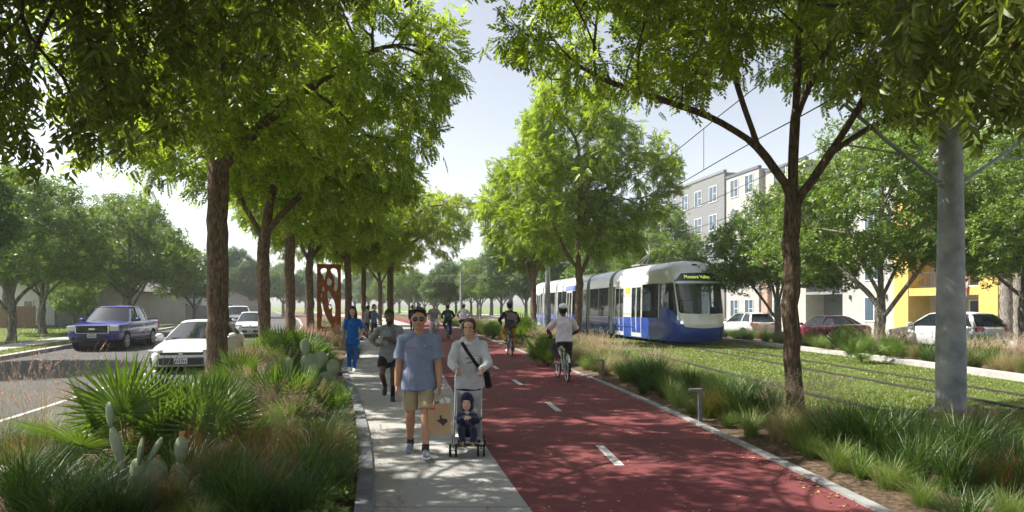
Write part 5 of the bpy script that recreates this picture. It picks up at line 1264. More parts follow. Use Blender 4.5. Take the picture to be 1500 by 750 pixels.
c=MB(); c.tube([(.12,.26,1.42),(.15,.18,1.56),(.08,.0,1.5)],.018,6); c.build('strap',CM['taupe'],tb,smooth=True)
cyclist('cyclist in warm grey top and pale trousers riding towards the camera','bicycle ridden by the cyclist in pale trousers',AT(636,34),.16,1.76,CM['greyr'],CM['paleg'],M['bike_dark'],1.12,PI*.5,.016,.12,(0,-1,.05),M['helm_grey'],skin=(.5,.3,.22),female=False)
cyclist('cyclist in dark teal jacket and helmet riding away','blue bicycle ridden by the cyclist in the dark teal jacket',AT(656,36.5),PI+.16,1.72,CM['teal'],CM['teal'],M['bike_blue'],1.08,PI*.5+.4,.016,.3,(0,-1,-.05),M['helm_dark'],topk='coat',build=1.1)
tb=thing('backpack','small grey green pack on the back of the teal jacket cyclist','backpack',AT(656,36.5),PI+.16,None,1.08); c=MB(); sphere(c,(0,.30,1.22),(.15,.09,.15)); c.build('pack',CM['olive'],tb,smooth=True)
cyclist('cyclist in white jacket and dark shorts riding away','bicycle ridden by the cyclist in the white jacket',AT(679,38.5),PI+.16,1.78,CM['pinkw'],CM['navy'],M['bike_dark'],1.1,PI*.5+.4,.016,.3,(0,-1,-.05),M['helm_grey'],topk='coat',bottom='shorts')
cyclist('distant cyclist in a yellow top riding towards the camera','bicycle ridden by the distant yellow cyclist',AT(614,42),.16,1.76,CM['yellow'],CM['paleg'],M['bike_dark'],1.12,PI*.5,.018,.15,(0,-1,.05),M['helm_grey'],skin=(.5,.33,.25),topk='tshirt')
person('distant figure in black walking beside the yellow cyclist',AT(604,47),PI,1.78,skin=(.3,.2,.15),hair=(.02,.02,.02),hairstyle='short',top='long',topmat=CM['blackc'],bottom='slim',botmat=CM['blackc'],shoemat=M['darkshoe'],voxel=.018,scale=1.08)
# ---------- cars: front towards -Y, origin on the ground under the middle ----------
def carpaint(name,c,rough=.28): 
    m=mat(name,c,rough,spec=.5,coat=.8); t=NT(m); v=t.coord('Object'); t.base(t.ramp(t.noise(v,3,4),[(.3,tuple(x*.9 for x in c)),(.7,c)])); return m
M['glass']=mat('car_glass',(.012,.016,.020),.04,spec=.9); M['trim']=mat('car_trim',(.02,.02,.021),.5); M['lampglass']=mat('lamp_glass',(.55,.57,.6),.12,.3,coat=1)
M['tail']=mat('tail_lamp',(.35,.008,.012),.15,coat=1); M['tyre']=M['rubber']; M['plate']=mat('plate_white',(.6,.6,.58),.4); M['platetext']=mat('plate_text',(.02,.03,.1),.5); M['amber']=mat('amber_lamp',(.7,.2,.02),.2)
def car(label,cat,loc,rz,P,paint,group=None,scale=1):
    """P: L,W,H; belt/hood/roof profile of the side as lists of (y,z). Body = grid shell over stations."""
    T=thing(P['name'],label,cat,loc,rz,group,scale)
    L,W=P['L'],P['W']; hw=W/2
    st=P['st']  # stations (y, z_sill, z_belt, z_top, w_scale, cabin_w) ; top=belt -> no cabin
    body=MB(); rings=[]
    y_=[q[0] for q in st]
    def ringat(q):
        y,zs,zb,zt,ws,cw=q; w=hw*ws
        zm=(zs+zb)/2
        p=[(0,zs),(w*.80,zs),(w*.93,zs+.03),(w*.985,zs+.12),(w,zm),(w*.985,zb-.10),(w*.955,zb-.015),(w*.90,zb+.02)]
        # hood / deck or cabin base
        if zt-zb<.08:
            p+=[(w*.72,zb+.02+(zt-zb)*.6),(w*.4,zt+.02),(0,zt+.028)]
        else:
            p+=[(w*.86,zb+.03),(w*.4,zb+.05),(0,zb+.05)]
        return [(x,y,z) for x,z in p]+[(-x,y,z) for x,z in p[-2:0:-1]]
    rings=[ringat(q) for q in st]
    body.loft(rings,close=True,caps=True)
    me=body.mesh('body'); bm=bmesh.new(); bm.from_mesh(me)
    bmesh.ops.recalc_face_normals(bm,faces=bm.faces); bm.to_mesh(me); bm.free()
    o=bpy.data.objects.new('t',me); COL.objects.link(o)
    ss=o.modifiers.new('s','SUBSURF'); ss.levels=2; ss.render_levels=2
    # wheel arches
    cut=MB(); wr=P['wr']
    for wy in P['wy']:
        for s in(-1,1): cut.cyl((s*(hw-.30),wy,wr-.01),(s*(hw+.3),wy,wr-.01),wr*1.17,seg=36)
    cm=cut.mesh('c'); bm=bmesh.new(); bm.from_mesh(cm); bmesh.ops.recalc_face_normals(bm,faces=bm.faces); bm.to_mesh(cm); bm.free()
    c=bpy.data.objects.new('c',cm); COL.objects.link(c)
    b=o.modifiers.new('b','BOOLEAN'); b.object=c; b.operation='DIFFERENCE'; b.solver='EXACT'
    dg=bpy.context.evaluated_depsgraph_get(); dg.update(); m2=bpy.data.meshes.new_from_object(o.evaluated_get(dg))
    bpy.data.objects.remove(o); bpy.data.objects.remove(c)
    m2.name='body'; m2.polygons.foreach_set('use_smooth',[True]*len(m2.polygons)); 
    try: m2.set_sharp_from_angle(angle=math.radians(35))
    except Exception: pass
    B=meshobj('body',m2,paint,T)
    # liners
    for wy in P['wy']:
        m=MB(); m.cyl((-(hw-.29),wy,wr-.01),((hw-.29),wy,wr-.01),wr*1.165,seg=20); m.build('wheel_arch',M['black'],T)
    # cabin: roof + glass. stations (y,z_roof,halfwidth at roof, halfwidth at belt, z_belt)
    cb=P['cab']; 
    roof=MB(); R_=[]
    def cring(q,inset=0,top=0):
        y,z,wt,wb,zb,yb=q
        return [(wt,y,z),(wt*.8,y,z+.035),(wt*.4,y,z+.05),(0,y,z+.055),(-wt*.4,y,z+.05),(-wt*.8,y,z+.035),(-wt,y,z)]
    roof.loft([cring(q) for q in cb]); ro=roof.build('roof',paint,T,smooth=True,fix=False); so=ro.modifiers.new('t','SOLIDIFY'); so.thickness=.03; so.offset=-1
    for s in(-1,1):
        g=MB()
        a=[(s*q[2]*.985,q[0],q[1]-.012) for q in cb]; bt=[(s*q[3],q[5],q[4]) for q in cb]
        mid=[((a[i][0]*.5+bt[i][0]*.5)+s*.025,(a[i][1]+bt[i][1])/2,(a[i][2]+bt[i][2])/2) for i in range(len(a))]
        g.loft([bt,mid,a]); g.build('side_window',M['glass'],T,smooth=True,fix=False)
    def screen(nm,q,out):
        wt=q[2];wb=q[3]; rows=[]
        for t in (0,.33,.66,1):
            w=wb*(1-t)+wt*t; y=q[5]*(1-t)+q[0]*t; z=q[4]*(1-t)+(q[1]+.02)*t; bow=.11*(1-t*.5)
            rows.append([(k*w,y+out*(bow*(1-k*k)),z+.03*t*(1-k*k)+.0) for k in(-1,-.66,-.33,0,.33,.66,1)])
        m=MB(); m.loft(rows); return m.build(nm,M['glass'],T,smooth=True,fix=False),rows
    ws,rw=screen('windscreen',cb[0],-1); rs,rr=screen('rear_window',cb[-1],1)
    # pillars
    def pillar(i,wd,d=.02):
        q=cb[i]
        for s in(-1,1):
            pl=MB(); a=np.array((s*q[2],q[0],q[1]+.0)); b_=np.array((s*q[3],q[5],q[4]-.03)); mid_=(a+b_)/2+V3(s*.028,0,0)
            for u0,u1 in ((a,mid_),(mid_,b_)):
                pl.loft([[u0+V3(s*d,-wd/2,0),u0+V3(s*d,wd/2,0),u0+V3(-s*.02,wd/2,0),u0+V3(-s*.02,-wd/2,0)],[u1+V3(s*d,-wd/2,0),u1+V3(s*d,wd/2,0),u1+V3(-s*.02,wd/2,0),u1+V3(-s*.02,-wd/2,0)]],close=True,caps=True)
            pl.build('pillar',paint,T)
    for i,wd in P['pill']: pillar(i,wd)
    # wheels
    for wy in P['wy']:
        for s in(-1,1):
            w=MB(); x=s*(hw-.115); ww=.105
            w.lathe([(wr*.62,-ww),(wr*.9,-ww),(wr,-ww*.7),(wr,ww*.7),(wr*.9,ww),(wr*.62,ww)],(x,wy,wr),28,'x')
            wo=w.build('wheel',M['tyre'],T,smooth=True,angle=30)
            w=MB(); xo=x+s*ww*.9
            for k in range(P.get('spokes',5)*2):
                a=2*PI*(k//2)/P.get('spokes',5)+(.16 if k%2 else -.16)
                w.tube([(xo+s*.01,wy+.04*math.cos(a),wr+.04*math.sin(a)),(xo,wy+wr*.62*math.cos(a),wr+wr*.62*math.sin(a))],.022,6)
            w.lathe([(.0,-.02),(.06,-.02),(.06,.015),(.0,.02)],(xo,wy,wr),12,'x'); tyre_ring(w,(xo,wy,wr),wr*.64,.02,'x',24,6)
            w.lathe([(wr*.63,-.01),(wr*.63,.0)],(x+s*ww*.5,wy,wr),20,'x')
            w.build('rim',P.get('rimmat',M['alu']),wo,smooth=True)
    # mirrors
    for s in(-1,1):
        m=MB(); q=cb[0]; my=q[5]+.30; mz=q[4]+.08
        sphere(m,(s*(hw+.10),my,mz+.03),(.12,.06,.075)); m.cyl((s*(hw-.06),my+.02,mz-.04),(s*(hw+.05),my,mz),.022); m.build('mirror',paint,T,smooth=True)
    for nm,boxes,mt,bev in P['bits']:
        for bset in boxes:
            m=MB(); 
            for c_,d_,rzz in bset: m.box(c_,d_,rzz)
            m.build(nm,M[mt] if isinstance(mt,str) else mt,T,bevel=bev)
    return T
def plate(T,x,y,z,text_blocks=6,w=.34,h=.16,s=-1):
    m=MB(); m.box((x,y,z),(w,.012,h)); p=m.build('number_plate',M['plate'],T,bevel=.006)
    m=MB()
    for k in range(text_blocks):
        cx=x+(-.5+(k+.5)/text_blocks)*w*.84+(.006 if k>2 else -.006)
        m.box((cx,y+s*.0075,z-.01),(w*.08,.003,h*.42)); 
    m.box((x,y+s*.0075,z+h*.36),(w*.4,.003,h*.1)); m.build('plate_characters',M['platetext'],p)
def mirrorx(lst): return [[(c,d,r),((-c[0],c[1],c[2]),d,-r)] for c,d,r in lst]
def pair(c,d,r=0): return [[(c,d,r)],[((-c[0],c[1],c[2]),d,-r)]]
# sedan
SED=dict(name='sedan',L=4.6,W=1.84,wr=.335,wy=(-1.38,1.33),spokes=5,
 st=[(-2.32,.28,.50,.52,.66,0),(-2.24,.20,.60,.64,.86,0),(-2.0,.17,.70,.745,.955,0),(-1.5,.17,.79,.85,.99,0),(-.9,.17,.86,.93,1,0),(-.5,.18,.90,1.2,1,0),(.2,.18,.92,1.4,1,0),(1.0,.18,.95,1.3,1,0),(1.6,.18,.98,1.04,.985,0),(2.0,.20,.98,1.03,.95,0),(2.22,.26,.94,.97,.86,0),(2.30,.36,.80,.82,.70,0)],
 cab=[(-.28,1.34,.56,.80,.90,-1.02),(.15,1.40,.60,.84,.93,-.1),(.65,1.39,.60,.845,.95,.65),(1.02,1.33,.57,.82,.97,1.62)],pill=[(0,.07),(2,.07),(3,.10)],
 bits=[('grille',[[((0,-2.275,.575),(1.1,.14,.07),0)]],'trim',.02),('lower_grille',[[((0,-2.27,.36),(1.15,.14,.20),0)]],'trim',.03),
  ('headlight',pair((.68,-2.12,.63),(.40,.20,.095),.42),'lampglass',.03),('fog_pocket',pair((.74,-2.16,.38),(.22,.12,.16),.35),'trim',.03),('badge',[[((0,-2.352,.585),(.12,.02,.09),0)]],'chrome',.02),
  ('turn_signal',pair((.845,-2.02,.60),(.06,.12,.05),.6),'amber',.01),('tail_light',pair((.62,2.20,.80),(.42,.12,.11),-.35),'tail',.03),('wiper',[[((-.3,-.99,.955),(.6,.02,.02),.08)],[((.35,-1.0,.955),(.6,.02,.02),.08)]],'trim',0),
  ('door_handle',[[((.925,.05,.80),(.03,.18,.03),0)],[((-.925,.05,.80),(.03,.18,.03),0)],[((.925,.95,.82),(.03,.18,.03),0)],[((-.925,.95,.82),(.03,.18,.03),0)]],'chrome',.008)])
HAT=dict(name='hatchback',L=4.2,W=1.80,wr=.33,wy=(-1.30,1.27),spokes=6,
 st=[(-2.10,.30,.62,.64,.66,0),(-2.02,.22,.72,.76,.86,0),(-1.75,.19,.82,.88,.96,0),(-1.3,.19,.90,.98,.99,0),(-.85,.19,.95,1.03,1,0),(-.4,.2,.98,1.3,1,0),(.4,.2,1.0,1.4,1,0),(1.2,.2,1.03,1.4,1,0),(1.7,.22,1.03,1.3,.96,0),(2.0,.26,1.0,1.05,.88,0),(2.1,.36,.85,.9,.76,0)],
 cab=[(-.25,1.46,.56,.78,.98,-.98),(.3,1.51,.60,.82,1.0,.0),(1.0,1.50,.60,.82,1.03,.95),(1.60,1.44,.57,.78,1.04,1.92)],pill=[(0,.07),(2,.08),(3,.16)],
 bits=[('grille',[[((0,-2.06,.66),(1.0,.14,.05),0)]],'trim',.02),('lower_grille',[[((0,-2.06,.40),(.95,.14,.14),0)]],'trim',.03),('headlight',pair((.66,-1.90,.76),(.38,.2,.13),.45),'lampglass',.03),
  ('badge',[[((0,-2.12,.70),(.13,.04,.16),0)]],'chrome',.03),('fog_light',pair((.72,-1.99,.44),(.12,.1,.09),.35),'trim',.02),('tail_light',pair((.64,1.99,.92),(.30,.14,.16),-.35),'tail',.03)])
WAG=dict(HAT); WAG.update(name='estate_car',bits=[('tail_light',pair((.62,2.0,.90),(.44,.16,.16),-.25),'tail',.05),('tailgate_handle',[[((0,2.13,.82),(.30,.03,.03),0)]],'trim',.01),('roof_rail',pair((.58,.7,1.545),(.04,1.5,.035)),'trim',.01),('headlight',pair((.66,-1.90,.76),(.38,.2,.13),.45),'lampglass',.03),
 ('spoiler',[[((0,1.68,1.49),(1.05,.22,.04),0)]],'trim',.015)],rimmat=M['alu'])
PK=dict(name='pickup_truck',L=5.7,W=2.0,wr=.40,wy=(-1.82,1.72),spokes=6,
 st=[(-2.80,.50,.96,.98,.86,0),(-2.72,.40,1.06,1.10,.93,0),(-2.4,.38,1.12,1.17,.98,0),(-1.6,.38,1.16,1.22,1,0),(-1.15,.38,1.18,1.25,1,0),(-.7,.38,1.2,1.6,1,0),(.3,.38,1.2,1.7,1,0),(1.1,.38,1.2,1.6,1,0),(1.2,.40,1.24,1.26,1,0),(2.0,.42,1.24,1.26,1,0),(2.72,.45,1.24,1.26,.98,0),(2.8,.55,1.2,1.22,.95,0)],
 cab=[(-.48,1.78,.66,.86,1.19,-1.12),(.0,1.83,.70,.90,1.2,-.2),(.6,1.83,.70,.90,1.2,.6),(1.02,1.79,.68,.88,1.2,1.18)],pill=[(0,.08),(1,.07),(3,.14)],
 bits=[('grille',[[((0,-2.80,.93),(1.12,.10,.26),0)]],'trim',.05),('grille_surround',[[((0,-2.80,1.085),(1.24,.11,.05),0),((0,-2.80,.775),(1.24,.11,.05),0),((-.60,-2.80,.93),(.05,.11,.30),0),((.60,-2.80,.93),(.05,.11,.30),0)]],'chrome',.02),
  ('headlight',pair((.78,-2.72,.96),(.34,.16,.24),.18),'lampglass',.04),('lower_grille',[[((0,-2.80,.55),(1.15,.10,.17),0)]],'trim',.03),('fog_light',pair((.76,-2.76,.55),(.17,.10,.15),.1),'trim',.05),
  ('badge',[[((0,-2.86,.94),(.24,.03,.10),0)]],'chrome',.03),('roof_lamp',[[((.25,.1,1.90),(.55,.12,.06),0)]],'tail',.02),('side_step',pair((.98,.05,.40),(.14,2.0,.06)),'trim',.02),('tail_light',pair((.90,2.80,1.0),(.14,.06,.36)),'tail',.02),
  ('bed_cover',[[((0,2.0,1.30),(1.75,1.5,.04),0)]],'trim',.01),('wiper',[[((-.3,-1.1,1.25),(.62,.02,.02),.1)],[((.4,-1.12,1.25),(.62,.02,.02),.1)]],'trim',0),
  ('door_handle',[[((1.0,.25,1.02),(.04,.2,.04),0)],[((-1.0,.25,1.02),(.04,.2,.04),0)]],'chrome',.01)])
PK2=dict(PK); PK2['bits']=[b for b in PK['bits'] if b[0] not in('roof_lamp','grille')]+[('grille',[[((0,-2.80,.93),(1.2,.10,.26),0)]],'trim',.05),('bumper',[[((0,-2.84,.66),(1.9,.14,.16),0)]],'chrome',.04)]
M['p_blue']=carpaint('paint_blue',(.010,.018,.22),.25); M['p_white']=carpaint('paint_white',(.66,.67,.68)); M['p_red']=carpaint('paint_wine_red',(.16,.012,.035)); M['p_white2']=carpaint('paint_pearl',(.6,.62,.64))
M['muddy']=varied('mud_splash',(.25,.18,.11),(.4,.3,.2),6,.9,.2,40)
gz=-.12
def place_car(P,label,cat,px,Y,rz,paint,group=None,scale=1,z=gz,pl=True):
    T=car(label,cat,AT(px,Y,z),rz,P,paint,group,scale)
    if pl:
        f={'sedan':(-2.365,.37),'hatchback':(-2.155,.40),'pickup_truck':(-2.875,.66)}.get(P['name'])
        if f: plate(T,0,f[0],f[1])
    return T
place_car(PK,'dark blue pickup truck driving towards the camera on the far lane','pickup truck',172,30.0,.24,M['p_blue'],scale=1.04)
place_car(SED,'white sedan partly hidden behind the nearest median trunk','car',297,20.4,.22,M['p_white'],scale=1.03)
place_car(HAT,'small white hatchback in front of the white pickup, left of the second trunk','car',368,41.5,.36,M['p_white2'],scale=1.02)
place_car(PK2,'white pickup truck behind the small white hatchback','pickup truck',349,50,.38,M['p_white'],scale=1.06)
pk='cars parked in front of the apartment building'
place_car(WAG,'white estate car just right of the tram nose','car',1092,39,PI+.17,M['p_white2'],pk,z=-.1)
place_car(SED,'wine red sedan right of the slender dark trunk','car',1212,33.5,PI+.20,M['p_red'],pk,z=-.1)
place_car(HAT,'white hatchback behind the round steel mast','car',1384,27.6,PI+.24,M['p_white'],pk,1.08,z=-.1)
# ---------- tram: front towards -Y, origin on the rails under the nose ----------
M['t_white']=carpaint('tram_white',(.62,.61,.58),.3); M['t_blue']=carpaint('tram_blue',(.012,.05,.30),.22); M['t_grey']=mat('tram_grey',(.25,.26,.27),.45); M['t_light']=mat('tram_pillar',(.45,.46,.46),.4)
M['t_silver']=mat('tram_silver',(.5,.51,.52),.3,.5)
def thinglass(name,tint=(.35,.40,.42),gl=.25):
    m=bpy.data.materials.new(name); m.use_nodes=True; t=m.node_tree; t.nodes.clear(); o=t.nodes.new('ShaderNodeOutputMaterial')
    a=t.nodes.new('ShaderNodeBsdfTransparent'); a.inputs[0].default_value=(*tint,1); g=t.nodes.new('ShaderNodeBsdfGlossy'); g.inputs['Roughness'].default_value=.03
    f=t.nodes.new('ShaderNodeFresnel'); f.inputs[0].default_value=1.55; mx=t.nodes.new('ShaderNodeMixShader'); 
    ad=t.nodes.new('ShaderNodeMath'); ad.operation='ADD'; ad.inputs[1].default_value=.04; t.links.new(f.outputs[0],ad.inputs[0])
    t.links.new(ad.outputs[0],mx.inputs[0]); t.links.new(a.outputs[0],mx.inputs[1]); t.links.new(g.outputs[0],mx.inputs[2]); t.links.new(mx.outputs[0],o.inputs[0]); return m
M['t_glass']=thinglass('tram_glass'); M['t_glassf']=thinglass('tram_windscreen',(.62,.67,.70))
def tram(loc,rz):
    T=thing('tram','white and blue tram with a lit destination sign, standing on the grassed track','tram',loc,rz)
    PR=np.array([(.15,1.38,.28),(.5,1.41,.08),(.95,1.42,0),(1.24,1.41,.03),(1.5,1.405,.07),(2.2,1.39,.24),(2.97,1.37,.46),(3.2,1.355,.56),(3.42,1.32,.70),(3.62,1.25,.88),(3.80,1.12,1.12),(3.95,.92,1.42),(4.05,.62,1.75),(4.09,.30,2.05),(4.10,.0,2.3)])
    YE=2.1; LEN=30.5; NP=3.3
    def hw(z): return np.interp(z,PR[:,0],PR[:,1])
    def nose(a,z,off=0):
        w=hw(z)+off; rk=np.interp(z,PR[:,0],PR[:,2])-off; c,s=math.cos(a),math.sin(a)
        x=-w*math.copysign(abs(c)**(2/NP),c); y=rk+(YE-rk)*(1-abs(s)**(2/NP)); return (x,y,z)
    def npatch(nm,a0,a1,z0,z1,mt,off=0,na=16,nz=6,parent=T,build=True,mb=None):
        "a0,a1 degrees (or functions of t along z); z0,z1 numbers or functions of a"
        m=mb or MB(); g=[]
        for j in range(nz+1):
            t=j/nz; row=[]
            for i in range(na+1):
                s=i/na; A0=a0(t) if callable(a0) else a0; A1=a1(t) if callable(a1) else a1
                a=math.radians(A0+(A1-A0)*s); Z0=z0(math.degrees(a)) if callable(z0) else z0; Z1=z1(math.degrees(a)) if callable(z1) else z1
                row.append(nose(a,Z0+(Z1-Z0)*t,off))
            g.append(row)
        m.loft(g)
        if build: return m.build(nm,mt,parent,smooth=True,fix=False)
    sym=lambda f:(lambda a:f(a if a<=90 else 180-a))
    # nose shell pieces
    swoop=sym(lambda a: np.interp(a,[0,12,30,40,46,60,90],[1.80,1.78,1.60,1.38,1.15,.86,.80]))
    npatch('lower_nose',0,180,.15,swoop,M['t_blue'],0,48,8)
    npatch('roof_nose',0,180,sym(lambda a: np.interp(a,[0,36,44,60,90],[2.95,2.95,3.08,3.38,3.42])),4.10,M['t_white'],0,48,12)
    npatch('front_mask',41,139,sym(lambda a: np.interp(a,[0,12,30,40,46,60,90],[1.80,1.78,1.60,1.38,1.15,.86,.80])),sym(lambda a:np.interp(a,[41,50,90],[1.66,1.50,1.46])),M['t_white'],.004,36,6)
    npatch('windscreen',43,137,sym(lambda a:np.interp(a,[41,50,90],[1.68,1.52,1.48])),2.90,M['t_glassf'],.0,30,8)
    npatch('windscreen_header',39,141,2.90,3.02,M['t_silver'],.006,30,1)
    npatch('sign_panel',40,140,3.02,sym(lambda a: np.interp(a,[36,44,60,90],[3.02,3.10,3.385,3.425])),M['lens'],.004,30,3)
    for a0,a1 in ((2,36),(144,178)): npatch('cab_window',a0,a1,swoop,2.93,M['t_glass'],0,10,5)
    for s in (0,1):
        f=(lambda t:36+(1-t)*7,lambda t:40+(1-t)*7) if s==0 else (lambda t:140-(1-t)*7,lambda t:144-(1-t)*7)
        npatch('windscreen_pillar',f[0],f[1],1.2,3.0,M['t_silver'],.02,2,8)
        f=(40,56) if s==0 else (124,140)
        npatch('headlight',f[0],f[1],(lambda a:np.interp(a if a<=90 else 180-a,[40,56],[1.22,.98])),(lambda a:np.interp(a if a<=90 else 180-a,[40,56],[1.40,1.10])),M['lampglass'],.015,6,2)
        m=MB(); x,y,z=nose(math.radians(52 if s==0 else 128),1.06,.03); sphere(m,(x,y,z),(.08,.03,.06)); m.build('headlamp',mat('lamp_lit',(.8,.8,.75),.2,emit=(1,.95,.8),es=.6),T,smooth=True)
    # wiper, lamp on the roof nose, cab mirror
    m=MB(); P0=np.array(nose(math.radians(110),1.55,.03)); P1=np.array(nose(math.radians(98),2.15,.03)); m.tube([P0,P1],.018,6); m.tube([np.array(nose(math.radians(100),1.7,.05)),np.array(nose(math.radians(95),2.3,.04))],.014,6); m.build('wiper',M['black'],T)
    m=MB(); x,y,z=nose(PI/2,3.82,.01); sphere(m,(x,y,z),(.16,.06,.06)); m.build('roof_lamp',M['trim'],T,smooth=True)
    # destination lettering
    cu=bpy.data.curves.new('sign','FONT'); cu.body='Pleasant Valley'; cu.size=.215; cu.align_x='CENTER'; cu.extrude=.004; cu.offset=.004
    to=bpy.data.objects.new('t',cu); COL.objects.link(to); dg=bpy.context.evaluated_depsgraph_get(); dg.update(); tm=bpy.data.meshes.new_from_object(to.evaluated_get(dg)); bpy.data.objects.remove(to)
    em=mat('led_text',(.1,.12,.02),.5,emit=(.55,.75,.12),es=.35)
    n=len(tm.vertices); c=np.zeros(n*3,dtype=np.float32); tm.vertices.foreach_get('co',c); c=c.reshape(-1,3); out=[]
    for x,y,z in c:
        x=x-.16; zz=3.15+y; w=hw(zz)+.012; rk=np.interp(zz,PR[:,0],PR[:,2])-.012; cc=min(.98,abs(x)/w)**(NP/2); s_=math.sqrt(max(0,1-cc*cc)); yy=rk+(YE-rk)*(1-s_**(2/NP)); out.append((x,yy-z,zz))
    tm.vertices.foreach_set('co',np.array(out,dtype=np.float32).ravel()); tm.update(); meshobj('destination_text',tm,em,T)
    # straight body: side strips
    def side(nm,s,y0,y1,z0,z1,mt,off=0,nz=3,parent=T,yaw=0,thick=0):
        m=MB(); zs=np.linspace(z0,z1,nz+1)
        o=[[(s*(hw(z)+off),y,z) for z in zs] for y in (y0,y1)]; m.loft(o)
        if thick: 
            i=[[(s*(hw(z)+off-thick),y,z) for z in zs] for y in (y0,y1)]; m.loft(i)
            for k in (0,1): m.loft([o[k],i[k]])
        return m.build(nm,mt,parent,smooth=True,fix=False)
    s_=lambda Y:1.6+(Y-31)*1.019
    arts=[(8.7,9.35),(13.1,13.75),(21.2,21.85),(25.6,26.2)]
    mods=[(YE,8.7),(9.35,13.1),(13.75,21.2),(21.85,25.6),(26.2,LEN-1.2)]
    for i,(a,b) in enumerate(mods):
        m=MB(); zz=[2.97,3.2,3.42,3.62,3.80,3.95,4.05,4.09,4.10]
        row=[(hw(z),z) for z in zz]; full=[(-x,z) for x,z in row]+[(x,z) for x,z in row[-2::-1]]
        m.loft([[(x,y,z) for x,z in full] for y in np.linspace(a,b,3)]); m.build('roof_shell',M['t_white'],T,smooth=True,fix=False)
        for s in(-1,1): side('skirt_panel',s,a,b,.15,1.24,M['t_blue'],0,3,thick=.03); 
    for a,b in arts:
        m=MB(); zz=list(np.linspace(.2,2.97,5))+[3.2,3.42,3.62,3.8,3.95,4.03]
        row=[(hw(z)-.03,z) for z in zz]; full=[(-x,z) for x,z in row]+[(x,z) for x,z in row[::-1]]
        g=[]
        for k,y in enumerate(np.linspace(a-.05,b+.05,9)): g.append([(x*(1 if k%2 else .975),y,z) for x,z in full])
        m.loft(g); m.build('articulation',M['t_grey'],T,fix=False)
    for s in(-1,1):
        doors=[(s_(33.67),s_(35.04)),(s_(36.15),s_(37.5)),(14.7,16.0),(17.2,18.5),(27.0,28.3)]
        spans=[]
        for a,b in mods:
            cur=a
            for d0,d1 in doors:
                if a<=d0 and d1<=b: spans.append((cur,d0)); cur=d1
            spans.append((cur,b))
        for a,b in spans:
            if b-a<.2: continue
            side('side_window',s,a+.06,b-.06,1.26,2.95,M['t_glass'],-.012,2)
            k=max(1,round((b-a)/1.7))
            for j in range(k+1):
                y=a+(b-a)*j/k; w=.07 if 0<j<k else .10; side('window_pillar',s,max(y-w,a),min(y+w,b),1.24,2.97,M['t_light'] if j in(0,k) else M['t_grey'],.006,2,thick=.05)
        for d0,d1 in doors:
            mid=(d0+d1)/2
            fr=MB()
            for y0,y1 in ((d0,d0+.06),(d1-.06,d1),(mid-.05,mid+.05)):
                o=[[(s*(hw(z)+.015),y,z) for z in np.linspace(.25,2.9,4)] for y in(y0,y1)]; i=[[(s*(hw(z)-.04),y,z) for z in np.linspace(.25,2.9,4)] for y in(y0,y1)]
                fr.loft(o); fr.loft(i); fr.loft([o[0],i[0]]); fr.loft([o[1],i[1]])
            for z0,z1 in ((.2,.42),(2.84,2.97)):
                fr.loft([[(s*(hw(z)+.015),y,z) for z in(z0,z1)] for y in(d0,d1)])
            d=fr.build('door',M['t_light'],T,fix=False); side('door_glass',s,d0+.04,d1-.04,.42,2.86,M['t_glass'],-.01,2,parent=d)
            h=MB(); 
            for q in(-.12,.12): h.cyl((s*(hw(1.4)+.03),mid+q,1.0),(s*(hw(1.4)+.03),mid+q,1.9),.015,seg=6)
            h.build('door_handle',M['chrome'],d)
        # panel between the first doors with a notice
        side('notice_panel',s,s_(35.04)+.02,s_(36.15)-.02,1.24,2.97,M['t_light'],.004,2,thick=.04)
        side('yellow_notice',s,s_(35.25),s_(35.95),2.5,2.85,mat('notice_yellow',(.7,.38,.03),.5),.012,1); side('white_notice',s,s_(35.25),s_(35.95),1.55,2.5,mat('notice_white',(.6,.6,.58),.5),.012,1)
        side('blue_fascia',s,14.2,19.0,3.0,3.5,M['t_blue'],.006,2)
        for y0,y1 in ((5.0,8.2),(10.2,12.4)):
            m=MB(); m.tube([(s*(hw(.5)+.01),y0,.45),(s*(hw(.7)+.01),y0+.1,.72),(s*(hw(.7)+.01),y1-.1,.72),(s*(hw(.5)+.01),y1,.45)],.025,6); m.build('bogie_cover_edge',M['t_blue'],T,smooth=True)
        side('fascia_seam',s,YE,8.7,2.955,2.985,M['t_grey'],.003,1)
    # rear end: rounded
    m=MB(); g=[]
    for j in range(13):
        z=np.interp(j/12,np.linspace(0,1,len(PR)),PR[:,0]); row=[]
        for i in range(25):
            x,y,zz=nose(PI*i/24,z); row.append((x,LEN-1.2+(YE-y),zz))
        g.append(row)
    m.loft(g); m.build('rear_shell',M['t_white'],T,smooth=True,fix=False)
    # interior: floor, ceiling, cab wall, desk, seats, poles
    m=MB(); m.b2((-1.3,.9,.33),(1.3,LEN-1.4,.38)); m.build('interior_floor',M['t_grey'],T)
    m=MB(); m.b2((-1.3,1.0,2.98),(1.3,LEN-1.4,3.02)); m.build('interior_ceiling',M['t_light'],T)
    m=MB(); m.b2((-.2,2.9,.4),(1.3,2.96,2.9)); m.build('cab_wall',M['t_light'],T)
    m=MB(); m.b2((-.95,.75,.4),(.95,1.15,1.45)); m.build('cab_desk',M['t_grey'],T,bevel=.1)
    m=MB(); m.box((-.15,2.2,1.15),(.5,.12,.9)); m.box((-.15,1.95,.78),(.5,.5,.14)); m.build('driver_seat',M['blackc'] if 'blackc' in M else M['black'],T,bevel=.05)
    m=MB(); m.tube([(-.75,1.2,1.4),(-.75,1.2,2.05),(-.68,1.2,2.12),(-.1,1.2,2.12)],.02,6); m.build('cab_rail',M['black'],T,smooth=True)
    sb=None
